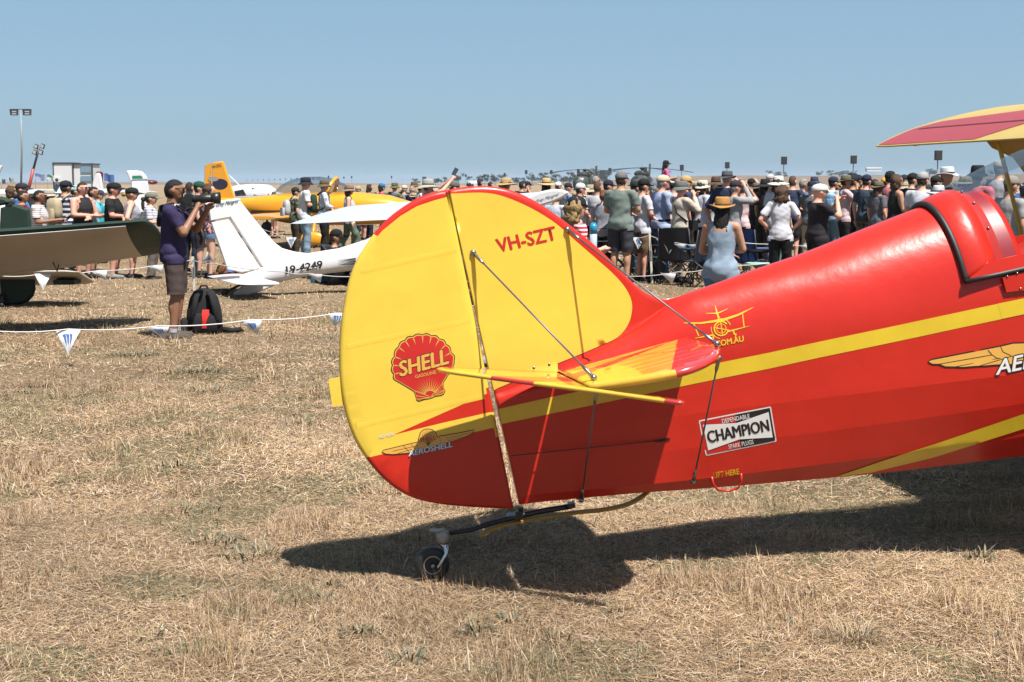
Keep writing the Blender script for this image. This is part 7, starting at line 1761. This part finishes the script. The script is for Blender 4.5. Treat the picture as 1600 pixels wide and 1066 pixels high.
backpack(520, 443, 'dark blue bag in the shade below the ultralight fuselage', .60, .30, (30, 78, 110), (40, 44, 50), radians(0))
def chair(px, Y, yaw, col, label, arm=(20, 20, 24)):
    b = np.array([(px - 800) / FPX * Y, Y, 0]); root = empty('folding_chair', b, label, 'chair', 'folding camp chairs behind the cord'); R = Matrix.Rotation(yaw, 3, 'Z'); FR = mat('chair_frame', (.02, .02, .022), rough=.5)
    def T(x, y, z): return b + np.array(R @ Vector((x, y, z)))
    c = cloth(col)
    for x in (-.27, .27):
        for a, b_ in (((x, .25, .01), (x, -.22, .42)), ((x, -.27, .01), (x, .25, .42))):
            mb = MB(); mb.tube([T(*a), T(*b_)], .012, 6); mb.build('leg', FR, root)
        mb = MB(); mb.tube([T(x, -.20, .02), T(x, -.24, .5), T(x * .95, -.34, .92)], .012, 6); mb.build('back_post', FR, root)
        mb = MB(); mb.tube([T(x, .25, .42), T(x, .27, .60)], .012, 6); mb.tube([T(x, .28, .60), T(x, -.26, .62)], .022, 6, sx=1.6); mb.build('armrest', cloth(arm), root)
    for y in (.25, -.25):
        for s in (1, -1):
            mb = MB(); mb.tube([T(-.27 * s, y, .02), T(.27 * s, y, .42)], .01, 6); mb.build('cross_brace', FR, root)
    mb = MB(); mb.loft([[T(x, y, .42 - .07 * sin(pi * (x + .26) / .52) * sin(pi * (y + .24) / .49)) for x in np.linspace(-.26, .26, 7)] for y in np.linspace(-.24, .25, 6)], closed=False, cap=False); mb.build('seat', c, root)
    mb = MB(); mb.loft([[T(x, y - .05 * sin(pi * (x + .26) / .52), z) for x in np.linspace(-.26, .26, 7)] for y, z in ((-.23, .42), (-.25, .55), (-.29, .72), (-.34, .92))], closed=False, cap=False); mb.build('backrest', c, root)
for a in ((1036, 24.6, radians(30), (24, 60, 44), 'dark green folding chair beside the white stake'), (1062, 24.0, radians(-25), (52, 50, 54), 'charcoal folding chair behind the hanging pennants'), (1098, 23.4, radians(20), (30, 48, 72), 'navy folding chair beside the woman in pale blue', (60, 90, 130)), (1082, 25.4, radians(60), (28, 28, 32), 'black folding chair behind the navy one'), (1166, 23.6, radians(-30), (40, 66, 130), 'blue folding chair behind the man in denim shorts', (90, 110, 160)), (928, 25.6, radians(10), (30, 30, 34), 'black folding chair behind the tall man in polo'), (990, 25.9, radians(40), (36, 36, 40), 'dark folding chair behind the man in brown shorts'), (1190, 22.7, radians(70), (150, 200, 190), 'pale green folding chair above the red fuselage')): chair(*a)
# water bottle beside the blond woman
b = np.array([(927 - 800) / FPX * 13.4, 13.4, 0]); z0 = at_dist(927, 392, 13.4)[2]; z1 = at_dist(927, 349, 13.4)[2]
mb = MB(); bt = empty('water_bottle', (b[0], 13.4, z0), 'tall blue topped water bottle beside the curly blond woman', 'bottle')
mb.lathe((b[0], 13.4, z0), [(.03, 0), (.033, .01), (.033, (z1 - z0) * .62)], (0, 0, 1), 14); mb.build('flask', mat('pale_flask', (.45, .55, .62), rough=.3), bt)
mb = MB(); mb.lathe((b[0], 13.4, z0 + (z1 - z0) * .62), [(.034, 0), (.034, .07), (.018, .10), (.016, (z1 - z0) * .38)], (0, 0, 1), 14); mb.build('cap', mat('cyan_plastic', (.02, .30, .52), rough=.3), bt)
# phones
for px, py, Y, lb in ((711, 268.5, 26.4, 'black phone held high above the red rudder tip'), (88, 294, 28.4, 'small phone in the outstretched hand at left'), (1077, 286, 28.4, 'blue phone held up by the person in olive hat')):
    p = at_dist(px, py, Y); mb = MB(); mb.box(p, (.075, .012, .14), Matrix.Rotation(.5, 3, 'Y')); ph_ = empty('phone', p, lb, 'phone'); mb.build('phone_case', BLACK, ph_)
    mb = MB(); mb.box(p + np.array([0, -.008, 0]), (.066, .004, .128), Matrix.Rotation(.5, 3, 'Y')); mb.build('screen', mat('phone_screen', (.05, .09, .13), rough=.1), ph_)

# ================================================================== AIR: even summer haze round the whole field
hz = MB(); hz.box((0, 2750, 14), (8800, 5900, 30))
hzm = bpy.data.materials.new('summer_haze'); hzm.use_nodes = True; nt = hzm.node_tree; nt.nodes.clear()
ho = nt.nodes.new('ShaderNodeOutputMaterial'); pv = nt.nodes.new('ShaderNodeVolumePrincipled')
pv.inputs['Color'].default_value = (.72, .84, 1.0, 1); pv.inputs['Density'].default_value = 0.00012; pv.inputs['Anisotropy'].default_value = 0.1
nt.links.new(pv.outputs[0], ho.inputs['Volume'])
tag(hz.build('haze', hzm), 'thin pale summer haze over the whole airfield', 'haze', kind='stuff')
